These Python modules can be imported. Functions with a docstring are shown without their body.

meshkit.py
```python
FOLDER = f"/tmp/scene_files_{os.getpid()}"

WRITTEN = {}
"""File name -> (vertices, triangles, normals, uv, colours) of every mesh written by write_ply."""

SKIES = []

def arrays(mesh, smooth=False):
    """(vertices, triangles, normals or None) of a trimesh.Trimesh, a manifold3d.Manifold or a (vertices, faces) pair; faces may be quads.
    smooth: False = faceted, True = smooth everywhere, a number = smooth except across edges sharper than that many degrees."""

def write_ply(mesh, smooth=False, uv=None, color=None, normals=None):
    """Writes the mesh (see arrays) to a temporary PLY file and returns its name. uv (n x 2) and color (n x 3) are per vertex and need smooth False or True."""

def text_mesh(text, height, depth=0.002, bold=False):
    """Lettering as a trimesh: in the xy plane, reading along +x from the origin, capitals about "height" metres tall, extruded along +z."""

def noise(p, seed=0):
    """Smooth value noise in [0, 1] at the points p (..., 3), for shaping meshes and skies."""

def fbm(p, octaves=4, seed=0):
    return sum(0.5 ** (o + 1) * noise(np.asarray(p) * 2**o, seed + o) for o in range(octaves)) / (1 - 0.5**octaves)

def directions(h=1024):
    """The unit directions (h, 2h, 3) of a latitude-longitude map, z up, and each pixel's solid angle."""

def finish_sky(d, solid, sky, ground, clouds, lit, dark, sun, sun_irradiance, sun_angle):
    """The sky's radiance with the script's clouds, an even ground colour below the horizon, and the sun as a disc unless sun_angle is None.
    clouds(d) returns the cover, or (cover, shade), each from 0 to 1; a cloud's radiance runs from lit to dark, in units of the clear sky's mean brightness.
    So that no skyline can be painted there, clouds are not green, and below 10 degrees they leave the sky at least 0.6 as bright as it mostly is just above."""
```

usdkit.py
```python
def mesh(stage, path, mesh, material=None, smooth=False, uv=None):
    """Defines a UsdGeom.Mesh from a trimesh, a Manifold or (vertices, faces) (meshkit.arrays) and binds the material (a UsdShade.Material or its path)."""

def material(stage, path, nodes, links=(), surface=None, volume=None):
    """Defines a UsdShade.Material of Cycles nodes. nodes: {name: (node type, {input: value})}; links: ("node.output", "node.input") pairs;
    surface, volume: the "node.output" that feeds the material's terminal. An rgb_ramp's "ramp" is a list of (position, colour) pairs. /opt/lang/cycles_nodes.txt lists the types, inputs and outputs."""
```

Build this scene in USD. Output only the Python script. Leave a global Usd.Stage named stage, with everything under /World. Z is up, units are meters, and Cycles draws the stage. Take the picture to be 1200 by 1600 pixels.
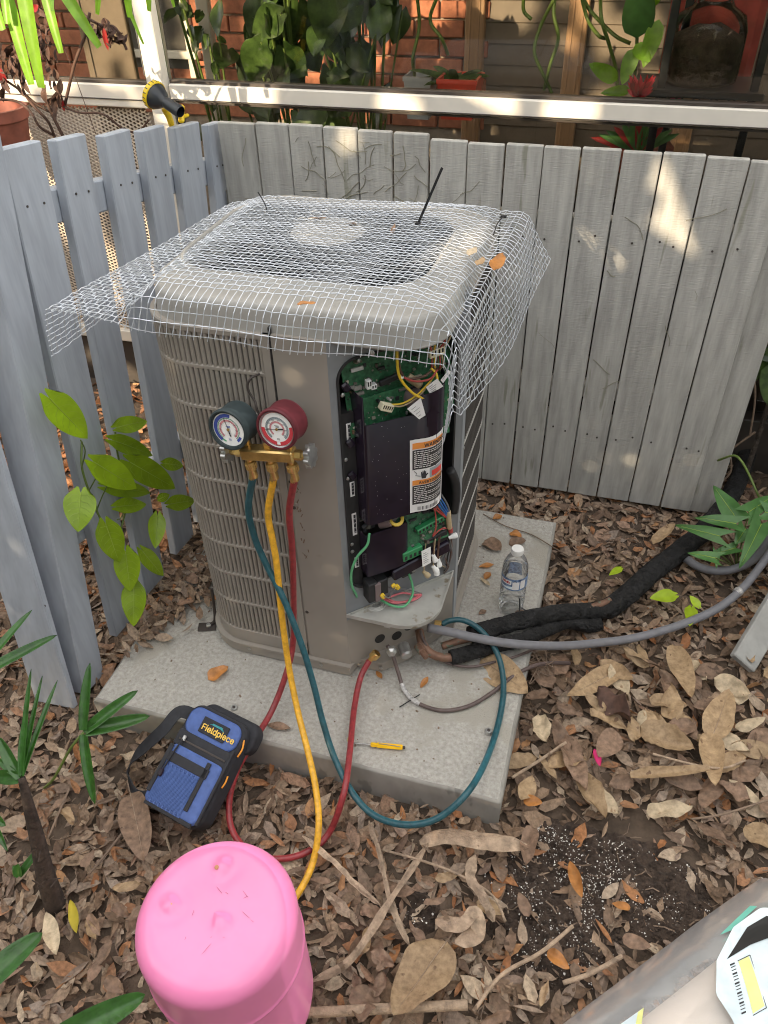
import math, random
import numpy as np, trimesh
import usdkit, meshkit
from pxr import Usd, UsdGeom, UsdLux, UsdShade, Gf, Sdf
from shapely.geometry import Polygon, Point
from shapely import affinity

rnd = random.Random(7)
rng = np.random.default_rng(11)
stage = Usd.Stage.CreateInMemory()
UsdGeom.SetStageUpAxis(stage, UsdGeom.Tokens.z)
UsdGeom.SetStageMetersPerUnit(stage, 1.0)
UsdGeom.Xform.Define(stage, '/World')
UsdGeom.Scope.Define(stage, '/World/Looks')

# ------------------------------------------------------------------ camera, sky, sun, exposure
FOCAL, PITCH, ROLL, HEAD, EYE = 1227.1, 39.765, -1.6436, 17.606, np.array([0, 0, 1.5673])   # focal length in photo pixels
EXPOSURE = 1.95
SUN_DIR = np.array([-0.28, -0.91, 0.31]); SUN_DIR /= np.linalg.norm(SUN_DIR)                  # towards the sun
SUN_INTENSITY, SKY_STRENGTH = 0.62, 0.11
_p, _r, _y = map(math.radians, (PITCH, ROLL, HEAD))
_R = np.array([[math.cos(_y), -math.sin(_y), 0], [math.sin(_y), math.cos(_y), 0], [0, 0, 1]])
_f = np.array([0, math.cos(_p), -math.sin(_p)]); _x = np.array([1.0, 0, 0]); _u = np.cross(_x, _f)
FW, RT, UP = _R @ _f, _R @ (_x * math.cos(_r) + _u * math.sin(_r)), _R @ (-_x * math.sin(_r) + _u * math.cos(_r))
cam = UsdGeom.Camera.Define(stage, '/World/camera')
cam.CreateFocalLengthAttr(FOCAL / 1200 * 36.0); cam.CreateHorizontalApertureAttr(36.0); cam.CreateVerticalApertureAttr(48.0)
cam.CreateClippingRangeAttr(Gf.Vec2f(0.05, 500)); cam.CreateExposureAttr(EXPOSURE)
cam.AddTransformOp().Set(Gf.Matrix4d(*[float(x) for row in ((*RT, 0), (*UP, 0), (*-FW, 0), (*EYE, 1)) for x in row]))

dome = UsdLux.DomeLight.Define(stage, '/World/sky')
dome.GetPrim().SetCustomDataByKey('kind', 'structure')
SUN_EL, SUN_ROT = math.asin(SUN_DIR[2]), math.atan2(SUN_DIR[0], SUN_DIR[1])
skym = usdkit.material(stage, '/World/Looks/sky_air', {
    's': ('sky_texture', {'sky_type': 'single_scattering', 'sun_disc': False, 'sun_elevation': SUN_EL, 'sun_rotation': SUN_ROT, 'aerosol_density': 2.0, 'ozone_density': 0.6}),
    'tc': ('texture_coordinate', {}), 'mp': ('mapping', {'scale': (1, 1, 1.6)}),
    'n': ('noise_texture', {'scale': 2.2, 'detail': 6.0, 'roughness': 0.6}),
    'rp': ('rgb_ramp', {'ramp': [(0.36, (0, 0, 0)), (0.60, (1, 1, 1))]}),
    'mx': ('mix', {'color2': (8.1, 7.75, 7.3)}),
    'b': ('background_shader', {'strength': SKY_STRENGTH})},
    [('tc.generated', 'mp.vector'), ('mp.vector', 'n.vector'), ('n.fac', 'rp.fac'), ('rp.color', 'mx.fac'), ('s.color', 'mx.color1'), ('mx.color', 'b.color')], surface='b.background')
UsdShade.MaterialBindingAPI.Apply(dome.GetPrim()).Bind(skym)
sun = UsdLux.DistantLight.Define(stage, '/World/sun')
sun.CreateIntensityAttr(SUN_INTENSITY); sun.CreateAngleAttr(0.5); sun.CreateNormalizeAttr(True); sun.CreateColorAttr(Gf.Vec3f(1.0, 0.80, 0.55))
_z = SUN_DIR; _sx = np.cross([0, 0, 1.0], _z); _sx /= np.linalg.norm(_sx); _sy = np.cross(_z, _sx)
sun.AddTransformOp().Set(Gf.Matrix4d(*[float(x) for row in ((*_sx, 0), (*_sy, 0), (*_z, 0), (0, 0, 6, 1)) for x in row]))


def at(u, v, z=None, y=None, x=None, p=None, n=None):
    """The point of a real plane (a height z, a distance y, a side x, or a plane p, n) that was measured at a place in the photograph."""
    d = FW * FOCAL + RT * (u - 600) + UP * (800 - v)
    if z is not None: return EYE + d * ((z - EYE[2]) / d[2])
    if y is not None: return EYE + d * (y / d[1])
    if x is not None: return EYE + d * (x / d[0])
    p, n = np.asarray(p, float), np.asarray(n, float)
    return EYE + d * (((p - EYE) @ n) / (d @ n))


# ------------------------------------------------------------------ scene helpers
used = {}
def numbered(path):
    k = used.get(path, -1) + 1
    used[path] = k
    return path if k == 0 else f'{path}_{k:03d}'

def tag(o, label=None, cat=None, group=None, kind=None):
    o = o.GetPrim() if hasattr(o, 'GetPrim') else o
    for k, v in (('label', label), ('category', cat), ('group', group), ('kind', kind)):
        if v: o.SetCustomDataByKey(k, v)
    return o

ORIG = {}
def thing(name, label, cat, loc=(0, 0, 0), group=None):
    x = UsdGeom.Xform.Define(stage, numbered('/World/' + name))
    x.AddTranslateOp().Set(Gf.Vec3d(*map(float, loc)))
    ORIG[str(x.GetPath())] = np.asarray(loc, float)
    return tag(x, label, cat, group)

def obj(name, mesh, m, parent=None, smooth=False, label=None, kind=None, cat=None, group=None):
    """ONE mesh prim; vertices are given in world metres."""
    if isinstance(mesh, list): mesh = join(mesh)
    base = str(parent.GetPath()) if parent is not None else '/World'
    path = numbered(base + '/' + name)
    o = ORIG.get(base, np.zeros(3))
    v, f, n = meshkit.arrays(mesh, smooth)
    g = usdkit.mesh(stage, path, (v - o, f), MATS[m])
    if m in ISLAND:
        from scipy.sparse import coo_matrix
        from scipy.sparse.csgraph import connected_components
        e = np.vstack([f[:, [0, 1]], f[:, [1, 2]]]); k, lab_ = connected_components(coo_matrix((np.ones(len(e)), (e[:, 0], e[:, 1])), (len(v), len(v))), False)
        val = np.random.default_rng(len(v)).random(k)[lab_]
        UsdGeom.PrimvarsAPI(g).CreatePrimvar('island', Sdf.ValueTypeNames.FloatArray, 'vertex').Set([float(q) for q in val])
    if n is not None:
        g.CreateNormalsAttr([Gf.Vec3f(*map(float, r)) for r in n]); g.SetNormalsInterpolation('vertex')
    ORIG[path] = o
    return tag(g, label, cat, group, kind)

def tri(f):
    f = np.asarray(f, int)
    return np.vstack([f[:, [0, 1, 2]], f[:, [0, 2, 3]]]) if f.shape[1] == 4 else f

def join(parts):
    vs, fs, n = [], [], 0
    for v, f in (meshkit.arrays(p)[:2] if not isinstance(p, tuple) else p for p in parts):
        vs.append(np.asarray(v, float)); fs.append(tri(f) + n); n += len(v)
    return np.vstack(vs), np.vstack(fs)

def frame(d, up=(0, 0, 1)):
    d = np.asarray(d, float); d = d / np.linalg.norm(d)
    s = np.cross(up, d)
    if np.linalg.norm(s) < 1e-4: s = np.cross((0, 1, 0), d)
    s /= np.linalg.norm(s)
    return s, np.cross(d, s), d                # side, up, along

def xf(m, R=None, t=(0, 0, 0), s=1):
    v, f = m if isinstance(m, tuple) else meshkit.arrays(m)[:2]
    v = np.asarray(v, float) * s
    if R is not None: v = v @ np.asarray(R).T
    return v + np.asarray(t, float), f

def rot(axis, deg):
    return trimesh.transformations.rotation_matrix(math.radians(deg), axis)[:3, :3]

_cb = None
def cbox(c, s, b=0.002, R=None):
    """A box with its twelve edges chamfered."""
    global _cb
    if _cb is None:
        pts = np.array([[sx * (1 - (k == 0) * .1), sy * (1 - (k == 1) * .1), sz * (1 - (k == 2) * .1)] for sx in (-1, 1) for sy in (-1, 1) for sz in (-1, 1) for k in range(3)])
        # each corner three points: two coordinates inset
        pts = np.array([[sx * (1 if k == 0 else .9), sy * (1 if k == 1 else .9), sz * (1 if k == 2 else .9)] for sx in (-1, 1) for sy in (-1, 1) for sz in (-1, 1) for k in range(3)])
        h = trimesh.convex.convex_hull(pts)
        _cb = (np.array(h.vertices), np.array(h.faces))
    v, f = _cb
    h = np.asarray(s, float) / 2; b = min(b, h.min() * .9)
    out = np.sign(v) * np.where(np.abs(v) > .95, h, h - b)
    return xf((out, f), R, c)

def smooth_path(pts, n=8):
    """Catmull-Rom through pts."""
    P = np.asarray(pts, float); P = np.vstack([2 * P[0] - P[1], P, 2 * P[-1] - P[-2]])
    t = np.linspace(0, 1, n, endpoint=False)[:, None]; out = []
    for a, b, c, d in zip(P, P[1:], P[2:], P[3:]):
        out.append(.5 * ((2 * b) + (c - a) * t + (2 * a - 5 * b + 4 * c - d) * t**2 + (3 * b - a - 3 * c + d) * t**3))
    return np.vstack(out + [P[-2:-1]])

def tube(path, r, n=8, cap=True):
    P = np.asarray(path, float); m = len(P); r = np.broadcast_to(r, m) if np.ndim(r) else np.full(m, float(r))
    T = np.gradient(P, axis=0); T /= np.maximum(np.linalg.norm(T, axis=1, keepdims=True), 1e-12)
    s, u, _ = frame(T[0]); S = [s]
    for k in range(1, m):
        s = S[-1] - T[k] * (S[-1] @ T[k]); S.append(s / np.linalg.norm(s))
    S = np.array(S); U = np.cross(T, S); a = np.arange(n) / n * 2 * math.pi
    V = (P[:, None] + r[:, None, None] * (np.cos(a)[None, :, None] * S[:, None] + np.sin(a)[None, :, None] * U[:, None])).reshape(-1, 3)
    i = np.arange(m - 1)[:, None] * n; j = np.arange(n)[None]; k = (j + 1) % n
    F = tri(np.stack([i + j, i + k, i + n + k, i + n + j], -1).reshape(-1, 4))
    if cap:
        V = np.vstack([V, P[0], P[-1]]); c0, c1 = m * n, m * n + 1; j = np.arange(n); k = (j + 1) % n
        F = np.vstack([F, np.stack([np.full(n, c0), k, j], 1), np.stack([np.full(n, c1), (m - 1) * n + j, (m - 1) * n + k], 1)])
    return V, F

def lathe(prof, n=32, c=(0, 0, 0), d=(0, 0, 1)):
    """prof: (radius, height) from bottom to top, turned about the axis d through c."""
    prof = np.asarray(prof, float); a = np.arange(n) / n * 2 * math.pi
    V = np.stack([prof[:, :1] * np.cos(a), prof[:, :1] * np.sin(a), np.repeat(prof[:, 1:], n, 1)], -1).reshape(-1, 3)
    m = len(prof); i = np.arange(m - 1)[:, None] * n; j = np.arange(n)[None]; k = (j + 1) % n
    F = tri(np.stack([i + j, i + k, i + n + k, i + n + j], -1).reshape(-1, 4))
    s, u, w = frame(d)
    return xf((V, F), np.stack([s, u, w], 1), c)

def prism(poly, h, R=None, t=(0, 0, 0)):
    p = poly if hasattr(poly, 'exterior') else Polygon(poly)
    m = trimesh.creation.extrude_polygon(p, h, engine='earcut')
    return xf(m, R, t)

def rrect(x0, y0, x1, y1, r, n=8):
    return Polygon([(x0 + r, y0 + r), (x1 - r, y0 + r), (x1 - r, y1 - r), (x0 + r, y1 - r)]).buffer(r, quad_segs=n)

def bar(a, b, w, h, up=(0, 0, 1), bev=.002):
    a, b = np.asarray(a, float), np.asarray(b, float)
    s, u, d = frame(b - a, up)
    return cbox((a + b) / 2, (w, h, np.linalg.norm(b - a)), bev, np.stack([s, u, d], 1))

def leaf(base, tip, w, nrm=(0, 0, 1), kind='ellipse', fold=.12, droop=.1, wave=.0, nl=8, nw=4, seed=0, torn=0, crumple=0):
    """A leaf sheet from base to tip, w wide; nrm is the way its face looks; droop bends the tip back."""
    base, tip, nrm = (np.asarray(q, float) for q in (base, tip, nrm))
    d = tip - base; L = np.linalg.norm(d); d = d / L
    s = np.cross(d, nrm); s /= np.linalg.norm(s); nn = np.cross(s, d)
    t = np.linspace(0, 1, nl + 1)[:, None]; q = np.linspace(-1, 1, nw + 1)[None]
    if kind == 'heart': prof = np.where(t < .28, .50 + .50 * np.sqrt(np.clip(1 - (1 - t / .28) ** 2, 0, 1)), 1.0) * np.cos(np.clip((t - .28) / .72, 0, 1) * math.pi / 2) ** .8; back = .17 * np.sin(np.pi * np.abs(q) ** .8) * np.clip(1 - t / .32, 0, 1)
    elif kind == 'blade': prof = np.clip(np.sin(np.clip(t * .82 + .18, 0, 1) * math.pi) ** .5, .0, 1); back = 0
    elif kind == 'strap': prof = np.clip(1.15 - t, 0, 1) ** .4 * (0.5 + .5 * np.clip(t * 4, 0, 1)); back = 0
    elif kind == 'arrow': prof = np.where(t < .3, 1.0 - .25 * t / .3, .75) * np.clip((1 - t) / .7, 0, 1) ** .75; back = .32 * np.abs(q) ** 1.2 * np.clip(1 - t / .35, 0, 1)
    elif kind == 'ovate': prof = np.sin(np.clip(t, 0, 1) ** .7 * math.pi) ** .65; back = 0
    else: prof = np.sin(t * math.pi) ** .75; back = 0
    g = np.random.default_rng(seed)
    if torn: prof = prof * (1 - torn * g.random((nl + 1, 1)))
    X = q * prof * w / 2
    Z = fold * np.abs(q) ** 1.3 * prof * w / 2 - droop * L * t**2 + wave * w * (np.sin(t * 9 + g.random() * 6) * q + .6 * np.sin(t * 5 + q * 3 + g.random() * 6))
    Y = (t - back) * L + 0 * X
    if crumple:
        cp_ = np.stack([X / w * 2.6 + seed * 3.1, Y / L * 3.4, 0 * X + seed], -1)
        Z = Z + crumple * w * (meshkit.fbm(cp_, 3, seed % 97) - .5) * (.35 + .65 * np.abs(q)); X = X * (1 + crumple * .5 * (meshkit.noise(cp_ * 1.7, 5) - .5))
    V = base + Y[..., None] * d + X[..., None] * s + (Z + droop * L * .0)[..., None] * nn
    n1 = nw + 1; i = np.arange(nl)[:, None] * n1; j = np.arange(nw)[None]
    F = np.stack([i + j, i + j + 1, i + n1 + j + 1, i + n1 + j], -1).reshape(-1, 4)
    return V.reshape(-1, 3), tri(F)

def text(s, height, o, right, up, depth=.0004, bold=False):
    m = meshkit.text_mesh(s, height, depth, bold)
    r, u = np.asarray(right, float), np.asarray(up, float)
    r = r / np.linalg.norm(r); u = u - r * (u @ r); u /= np.linalg.norm(u)
    return xf(m, np.stack([r, u, np.cross(r, u)], 1), o)

# ------------------------------------------------------------------ materials
MATS = {}
ISLAND = set()
def mat(name, col, rough=.5, metal=0., var=.2, vs=12, stretch=(1, 1, 1), bump=0., bs=80, bstretch=None, rnd_v=0., col2=None, detail=5, spec=.5, coat=0., transl=0., sss=0., island=None, lo=.3, hi=.7, spots=None, dist=.002, bdetail=4):
    N = {'g': ('geometry', {}), 'mp': ('mapping', {'scale': stretch}), 'n': ('noise_texture', {'scale': vs, 'detail': detail, 'roughness': .6}), 'p': ('principled_bsdf', {'roughness': rough, 'metallic': metal, 'specular_ior_level': spec, 'coat_weight': coat})}
    c1 = tuple(c * (1 - var) for c in col); c2 = col2 or tuple(min(1, c * (1 + var)) for c in col)
    N['r'] = ('rgb_ramp', {'ramp': [(lo, c1), (hi, c2)]})
    L = [('g.position', 'mp.vector'), ('mp.vector', 'n.vector'), ('n.fac', 'r.fac')]
    out = 'r.color'
    if island:
        ISLAND.add(name); N['at'] = ('attribute', {'attribute': 'island'})
        N['ir'] = ('rgb_ramp', {'ramp': island}); N['im'] = ('mix', {'mix_type': 'multiply', 'fac': 1.0})
        L += [('at.fac', 'ir.fac'), ('ir.color', 'im.color1'), (out, 'im.color2')]; out = 'im.color'
    if spots:
        sc, th, c3 = spots
        N['sn'] = ('noise_texture', {'scale': sc, 'detail': 3.0}); N['sr'] = ('rgb_ramp', {'ramp': [(th, (0, 0, 0)), (th + .06, (1, 1, 1))]}); N['sm'] = ('mix', {'color2': c3})
        L += [('mp.vector', 'sn.vector'), ('sn.fac', 'sr.fac'), ('sr.color', 'sm.fac'), (out, 'sm.color1')]; out = 'sm.color'
    if rnd_v:
        N['o'] = ('object_info', {}); N['mr'] = ('map_range', {'to_min': 1 - rnd_v, 'to_max': 1 + rnd_v}); N['h'] = ('hsv', {})
        L += [('o.random', 'mr.value'), ('mr.result', 'h.value'), (out, 'h.color')]; out = 'h.color'
    L += [(out, 'p.base_color')]
    if bump:
        N['bm'] = ('mapping', {'scale': bstretch or stretch}); N['bn'] = ('noise_texture', {'scale': bs, 'detail': float(bdetail), 'roughness': .6}); N['b'] = ('bump', {'strength': bump, 'distance': dist})
        L += [('g.position', 'bm.vector'), ('bm.vector', 'bn.vector'), ('bn.fac', 'b.height'), ('b.normal', 'p.normal')]
    surf = 'p.BSDF'
    if transl:
        N['t'] = ('translucent_bsdf', {}); N['mc'] = ('mix_closure', {'fac': transl}); L += [(out, 't.color'), ('p.BSDF', 'mc.closure1'), ('t.BSDF', 'mc.closure2')]; surf = 'mc.closure'
    MATS[name] = usdkit.material(stage, '/World/Looks/' + name, N, L, surface=surf)

def pane(name, tint=(1, 1, 1), rough=.02, ior=1.5, base=0., bump=0., bs=40):
    N = {'f': ('fresnel', {'IOR': ior}), 't': ('transparent_bsdf', {'color': tint}), 'gl': ('glossy_bsdf', {'color': (1, 1, 1), 'roughness': rough}), 'm': ('mix_closure', {})}
    L = [('f.fac', 'm.fac'), ('t.BSDF', 'm.closure1'), ('gl.BSDF', 'm.closure2')]
    if bump:
        N |= {'g': ('geometry', {}), 'n': ('noise_texture', {'scale': bs, 'detail': 4.0}), 'b': ('bump', {'strength': bump, 'distance': .01})}
        L += [('g.position', 'n.vector'), ('n.fac', 'b.height'), ('b.normal', 'f.normal'), ('b.normal', 'gl.normal')]
    surf = 'm.closure'
    if base:
        N |= {'d': ('diffuse_bsdf', {'color': (.8, .8, .8)}), 'm2': ('mix_closure', {'fac': base})}
        L += [('m.closure', 'm2.closure1'), ('d.BSDF', 'm2.closure2')]; surf = 'm2.closure'
    MATS[name] = usdkit.material(stage, '/World/Looks/' + name, N, L, surface=surf)

mat('earth', (.085, .06, .042), .95, var=.45, vs=14, bump=.8, bs=70, dist=.01)
mat('potting_soil', (.052, .035, .025), .95, var=.5, vs=60, bump=1., bs=220, dist=.006)
mat('perlite', (.72, .70, .66), .9, var=.1)
LEAFS = [(0, (.13, .085, .055)), (.16, (.32, .215, .14)), (.30, (.22, .155, .115)), (.44, (.42, .30, .20)), (.56, (.17, .108, .074)), (.68, (.45, .345, .25)), (.78, (.30, .225, .175)), (.86, (.44, .20, .08)), (.92, (.34, .27, .22)), (1, (.58, .46, .33))]
mat('litter', (1, 1, 1), .8, var=.48, vs=120, col2=(1.12, 1.1, 1.08), detail=8, island=LEAFS, bump=.8, bs=260, transl=.12)
LEAFO = [(0, (.30, .12, .045)), (.3, (.45, .20, .08)), (.6, (.34, .17, .09)), (1, (.55, .30, .14))]
mat('litter_orange', (1, 1, 1), .75, var=.4, vs=110, col2=(1, 1, 1), island=LEAFO, bump=.4, bs=260, transl=.15)
mat('tan_leaf', (.40, .265, .145), .62, var=.4, vs=80, detail=9, bump=.9, bs=190, rnd_v=.16, transl=.1, col2=(.47, .33, .19), spots=(55, .66, (.17, .10, .055)))
mat('brown_leaf', (.21, .135, .09), .7, var=.42, vs=80, detail=9, bump=.9, bs=190, rnd_v=.18, transl=.08, spots=(45, .66, (.09, .055, .035)))
mat('pale_leaf', (.50, .40, .27), .7, var=.3, vs=80, detail=9, bump=.9, bs=190, rnd_v=.1, transl=.1, spots=(60, .68, (.3, .2, .12)))
mat('orange_leaf', (.42, .18, .05), .45, var=.3, vs=60, bump=.3, bs=160, rnd_v=.15, transl=.15)
mat('dry_husk', (.36, .265, .185), .7, var=.42, vs=55, detail=8, stretch=(1, 1, 1), bump=1., bs=240, dist=.004, rnd_v=.15, spots=(40, .64, (.17, .115, .075)))
mat('twig', (.17, .12, .085), .8, var=.35, vs=50, bump=.6, bs=160, rnd_v=.2)
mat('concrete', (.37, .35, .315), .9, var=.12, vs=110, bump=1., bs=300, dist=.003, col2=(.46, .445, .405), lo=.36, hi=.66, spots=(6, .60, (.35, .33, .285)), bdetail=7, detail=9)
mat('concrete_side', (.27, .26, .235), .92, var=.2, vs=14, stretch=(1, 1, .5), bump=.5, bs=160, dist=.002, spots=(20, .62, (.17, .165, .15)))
mat('back_paint', (.365, .36, .335), .72, var=.22, vs=16, stretch=(3, 3, .35), bump=.55, bs=42, bstretch=(1.2, 1, 9), rnd_v=.07, dist=.003, spots=(11, .64, (.25, .25, .205)))
mat('left_paint_sky_tint', (.31, .34, .385), .6, var=.14, vs=14, stretch=(3, 3, .4), bump=.35, bs=60, bstretch=(4, 4, .7), rnd_v=.05, dist=.0015)  # grey paint with the blue of the sky light put into its colour
mat('raw_wood', (.17, .145, .115), .85, var=.3, vs=30, stretch=(3, 3, .4), bump=.6, bs=90)
mat('nail', (.06, .05, .045), .6, metal=.4)
mat('vine_scar', (.215, .205, .155), .9, var=.3)
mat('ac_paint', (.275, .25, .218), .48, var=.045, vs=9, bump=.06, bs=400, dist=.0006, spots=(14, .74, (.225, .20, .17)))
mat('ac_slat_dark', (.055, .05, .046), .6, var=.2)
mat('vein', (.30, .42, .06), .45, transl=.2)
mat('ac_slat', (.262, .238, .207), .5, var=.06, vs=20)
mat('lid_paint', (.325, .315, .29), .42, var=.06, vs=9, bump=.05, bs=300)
mat('ac_dark', (.022, .021, .020), .7, var=.3)
mat('rust', (.17, .115, .08), .85, var=.3)
mat('coil', (.05, .048, .046), .6, metal=.3, var=.4, vs=200)
mat('grey_steel', (.235, .25, .265), .45, metal=.35, var=.08, vs=20, bump=.1, bs=300, dist=.0005)
mat('shelf_steel', (.42, .415, .385), .5, metal=.35, var=.15, vs=18, spots=(30, .64, (.25, .21, .15)))
mat('galvanised', (.54, .57, .61), .4, metal=.55, var=.12, vs=60)
mat('black_wire', (.02, .02, .02), .5)
mat('black_plastic', (.012, .008, .015), .17, spec=.35, var=.25, vs=20, bump=.05, bs=60, dist=.0005)
mat('black_matt', (.016, .016, .017), .6, var=.3, vs=60)
mat('pcb_green', (.018, .105, .045), .4, var=.5, vs=120, col2=(.045, .18, .08))
mat('green_terminal', (.03, .22, .08), .4, var=.1)
mat('components', (1, 1, 1), .45, var=0, island=[(0, (.012, .012, .012)), (.35, (.03, .03, .035)), (.5, (.3, .28, .25)), (.62, (.02, .02, .02)), (.72, (.45, .42, .33)), (.8, (.14, .09, .05)), (.9, (.05, .05, .055)), (1, (.6, .58, .55))])
mat('cream_plastic', (.66, .61, .44), .45, var=.08)
mat('white_plastic', (.75, .75, .73), .45, var=.05)
mat('paper', (.74, .73, .72), .6, var=.03)
mat('label_black', (.02, .02, .02), .4)
mat('label_orange', (.75, .27, .05), .45, var=.05)
mat('label_red', (.7, .07, .05), .45)
mat('ink', (.03, .03, .035), .6)
mat('taupe_cap', (.16, .12, .12), .4, var=.1)
for _n, _c in (('wire_yellow', (.70, .47, .03)), ('wire_red', (.38, .055, .05)), ('wire_pink', (.55, .14, .16)), ('wire_green', (.10, .36, .17)), ('wire_blue', (.03, .13, .38)), ('wire_grey', (.14, .135, .135)), ('wire_brown', (.09, .045, .03)), ('wire_tan', (.42, .33, .2))):
    mat(_n, _c, .42, var=.1, vs=80)
mat('brass', (.62, .42, .16), .3, metal=.9, var=.22, vs=60, bump=.1, bs=200, dist=.0005)
mat('steel', (.40, .40, .39), .38, metal=.9, var=.2, vs=60)
mat('copper', (.19, .105, .07), .55, metal=.3, var=.35, vs=50, spots=(60, .6, (.13, .17, .13)))
mat('boot_blue', (.034, .046, .048), .55, spec=.25, var=.15, vs=60, bump=.1, bs=300, dist=.0004, spots=(26, .66, (.045, .06, .06)))
mat('boot_red', (.105, .02, .026), .55, spec=.25, var=.15, vs=60, bump=.1, bs=300, dist=.0004, spots=(26, .66, (.15, .045, .05)))
mat('dial_white', (.86, .86, .84), .4, var=.02)
mat('dial_blue', (.05, .08, .32), .4); mat('dial_red', (.52, .045, .06), .4); mat('dial_green', (.12, .42, .22), .4); mat('dial_pink', (.6, .25, .27), .4); mat('dial_grey', (.30, .36, .38), .4)
mat('hose_blue', (.014, .072, .09), .42, var=.3, vs=90, bump=.12, bs=300, dist=.0006); mat('hose_yellow', (.66, .35, .025), .45, var=.28, vs=90, bump=.12, bs=300, dist=.0006); mat('hose_red', (.23, .026, .03), .42, var=.3, vs=90, bump=.12, bs=300, dist=.0006)
mat('tank_pink', (.78, .225, .435), .26, var=.05, vs=9, bump=.04, bs=40, dist=.001, coat=.15, spots=(38, .76, (.70, .26, .36)))
mat('tank_scuff', (.55, .25, .12), .6)
mat('pouch_blue', (.062, .112, .31), .7, var=.18, vs=70, bump=.3, bs=500, dist=.0006)
mat('pouch_mesh', (.05, .095, .27), .65, var=.2, vs=60)
mat('mesh_cord', (.085, .15, .37), .6, var=.15)
mat('webbing', (.016, .017, .022), .75, var=.3, vs=90, bump=.3, bs=600, dist=.0005)
mat('orange_trim', (.75, .28, .02), .5); mat('patch_gold', (.72, .46, .06), .5); mat('patch_teal', (.03, .26, .30), .5)
mat('driver_yellow', (.80, .46, .01), .3, coat=.3)
mat('blue_print', (.03, .08, .25), .35, var=.6, vs=140, col2=(.25, .38, .6)); mat('red_print', (.5, .05, .07), .4)
mat('foam', (.02, .0195, .0195), .85, spec=.3, var=.4, vs=40, bump=1., bs=42, dist=.02, bdetail=7, spots=(120, .70, (.022, .021, .02)))
mat('conduit', (.165, .165, .18), .5, var=.12, vs=40, bump=.15, bs=120)
mat('cable_brown', (.095, .068, .062), .5, var=.2, vs=60)
mat('tape', (.40, .39, .38), .4, metal=.3, var=.5, vs=120)
mat('vine_green', (.25, .39, .012), .38, var=.22, vs=18, bump=.12, bs=60, rnd_v=.16, transl=.3)
mat('arrow_green', (.065, .17, .042), .42, var=.22, vs=30, bump=.12, bs=60, rnd_v=.14, transl=.22)
mat('palm_green', (.035, .11, .018), .26, var=.3, vs=60, bump=.5, bs=90, rnd_v=.18, transl=.22)
mat('lime_leaf', (.36, .50, .02), .45, var=.15, vs=40, rnd_v=.1, transl=.3)
mat('yellow_leaf', (.50, .40, .04), .45, var=.15, vs=40, transl=.3)
mat('strap_green', (.20, .40, .025), .38, var=.25, vs=30, rnd_v=.14, transl=.35)
mat('dark_leaf', (.025, .06, .012), .33, var=.5, vs=26, rnd_v=.3, transl=.2, col2=(.075, .13, .03))
mat('stem_green', (.10, .15, .03), .5, var=.3)
mat('fibre_trunk', (.05, .034, .025), .95, var=.5, vs=60, bump=1., bs=140, dist=.006)
mat('dead_frond', (.085, .045, .032), .8, var=.5, vs=40, bump=.5, bs=120)
mat('red_leaf', (.30, .02, .02), .5, var=.3, transl=.25)
mat('bract_red', (.55, .03, .045), .5, transl=.2)
mat('petal', (.60, .03, .16), .5, transl=.2)
mat('trim_white', (.66, .62, .55), .42, var=.05, vs=10, bump=.05, bs=80)
mat('bronze', (.05, .04, .033), .45, var=.3)
mat('expanded', (.62, .54, .45), .5, metal=.1, var=.08, vs=30)
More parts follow.
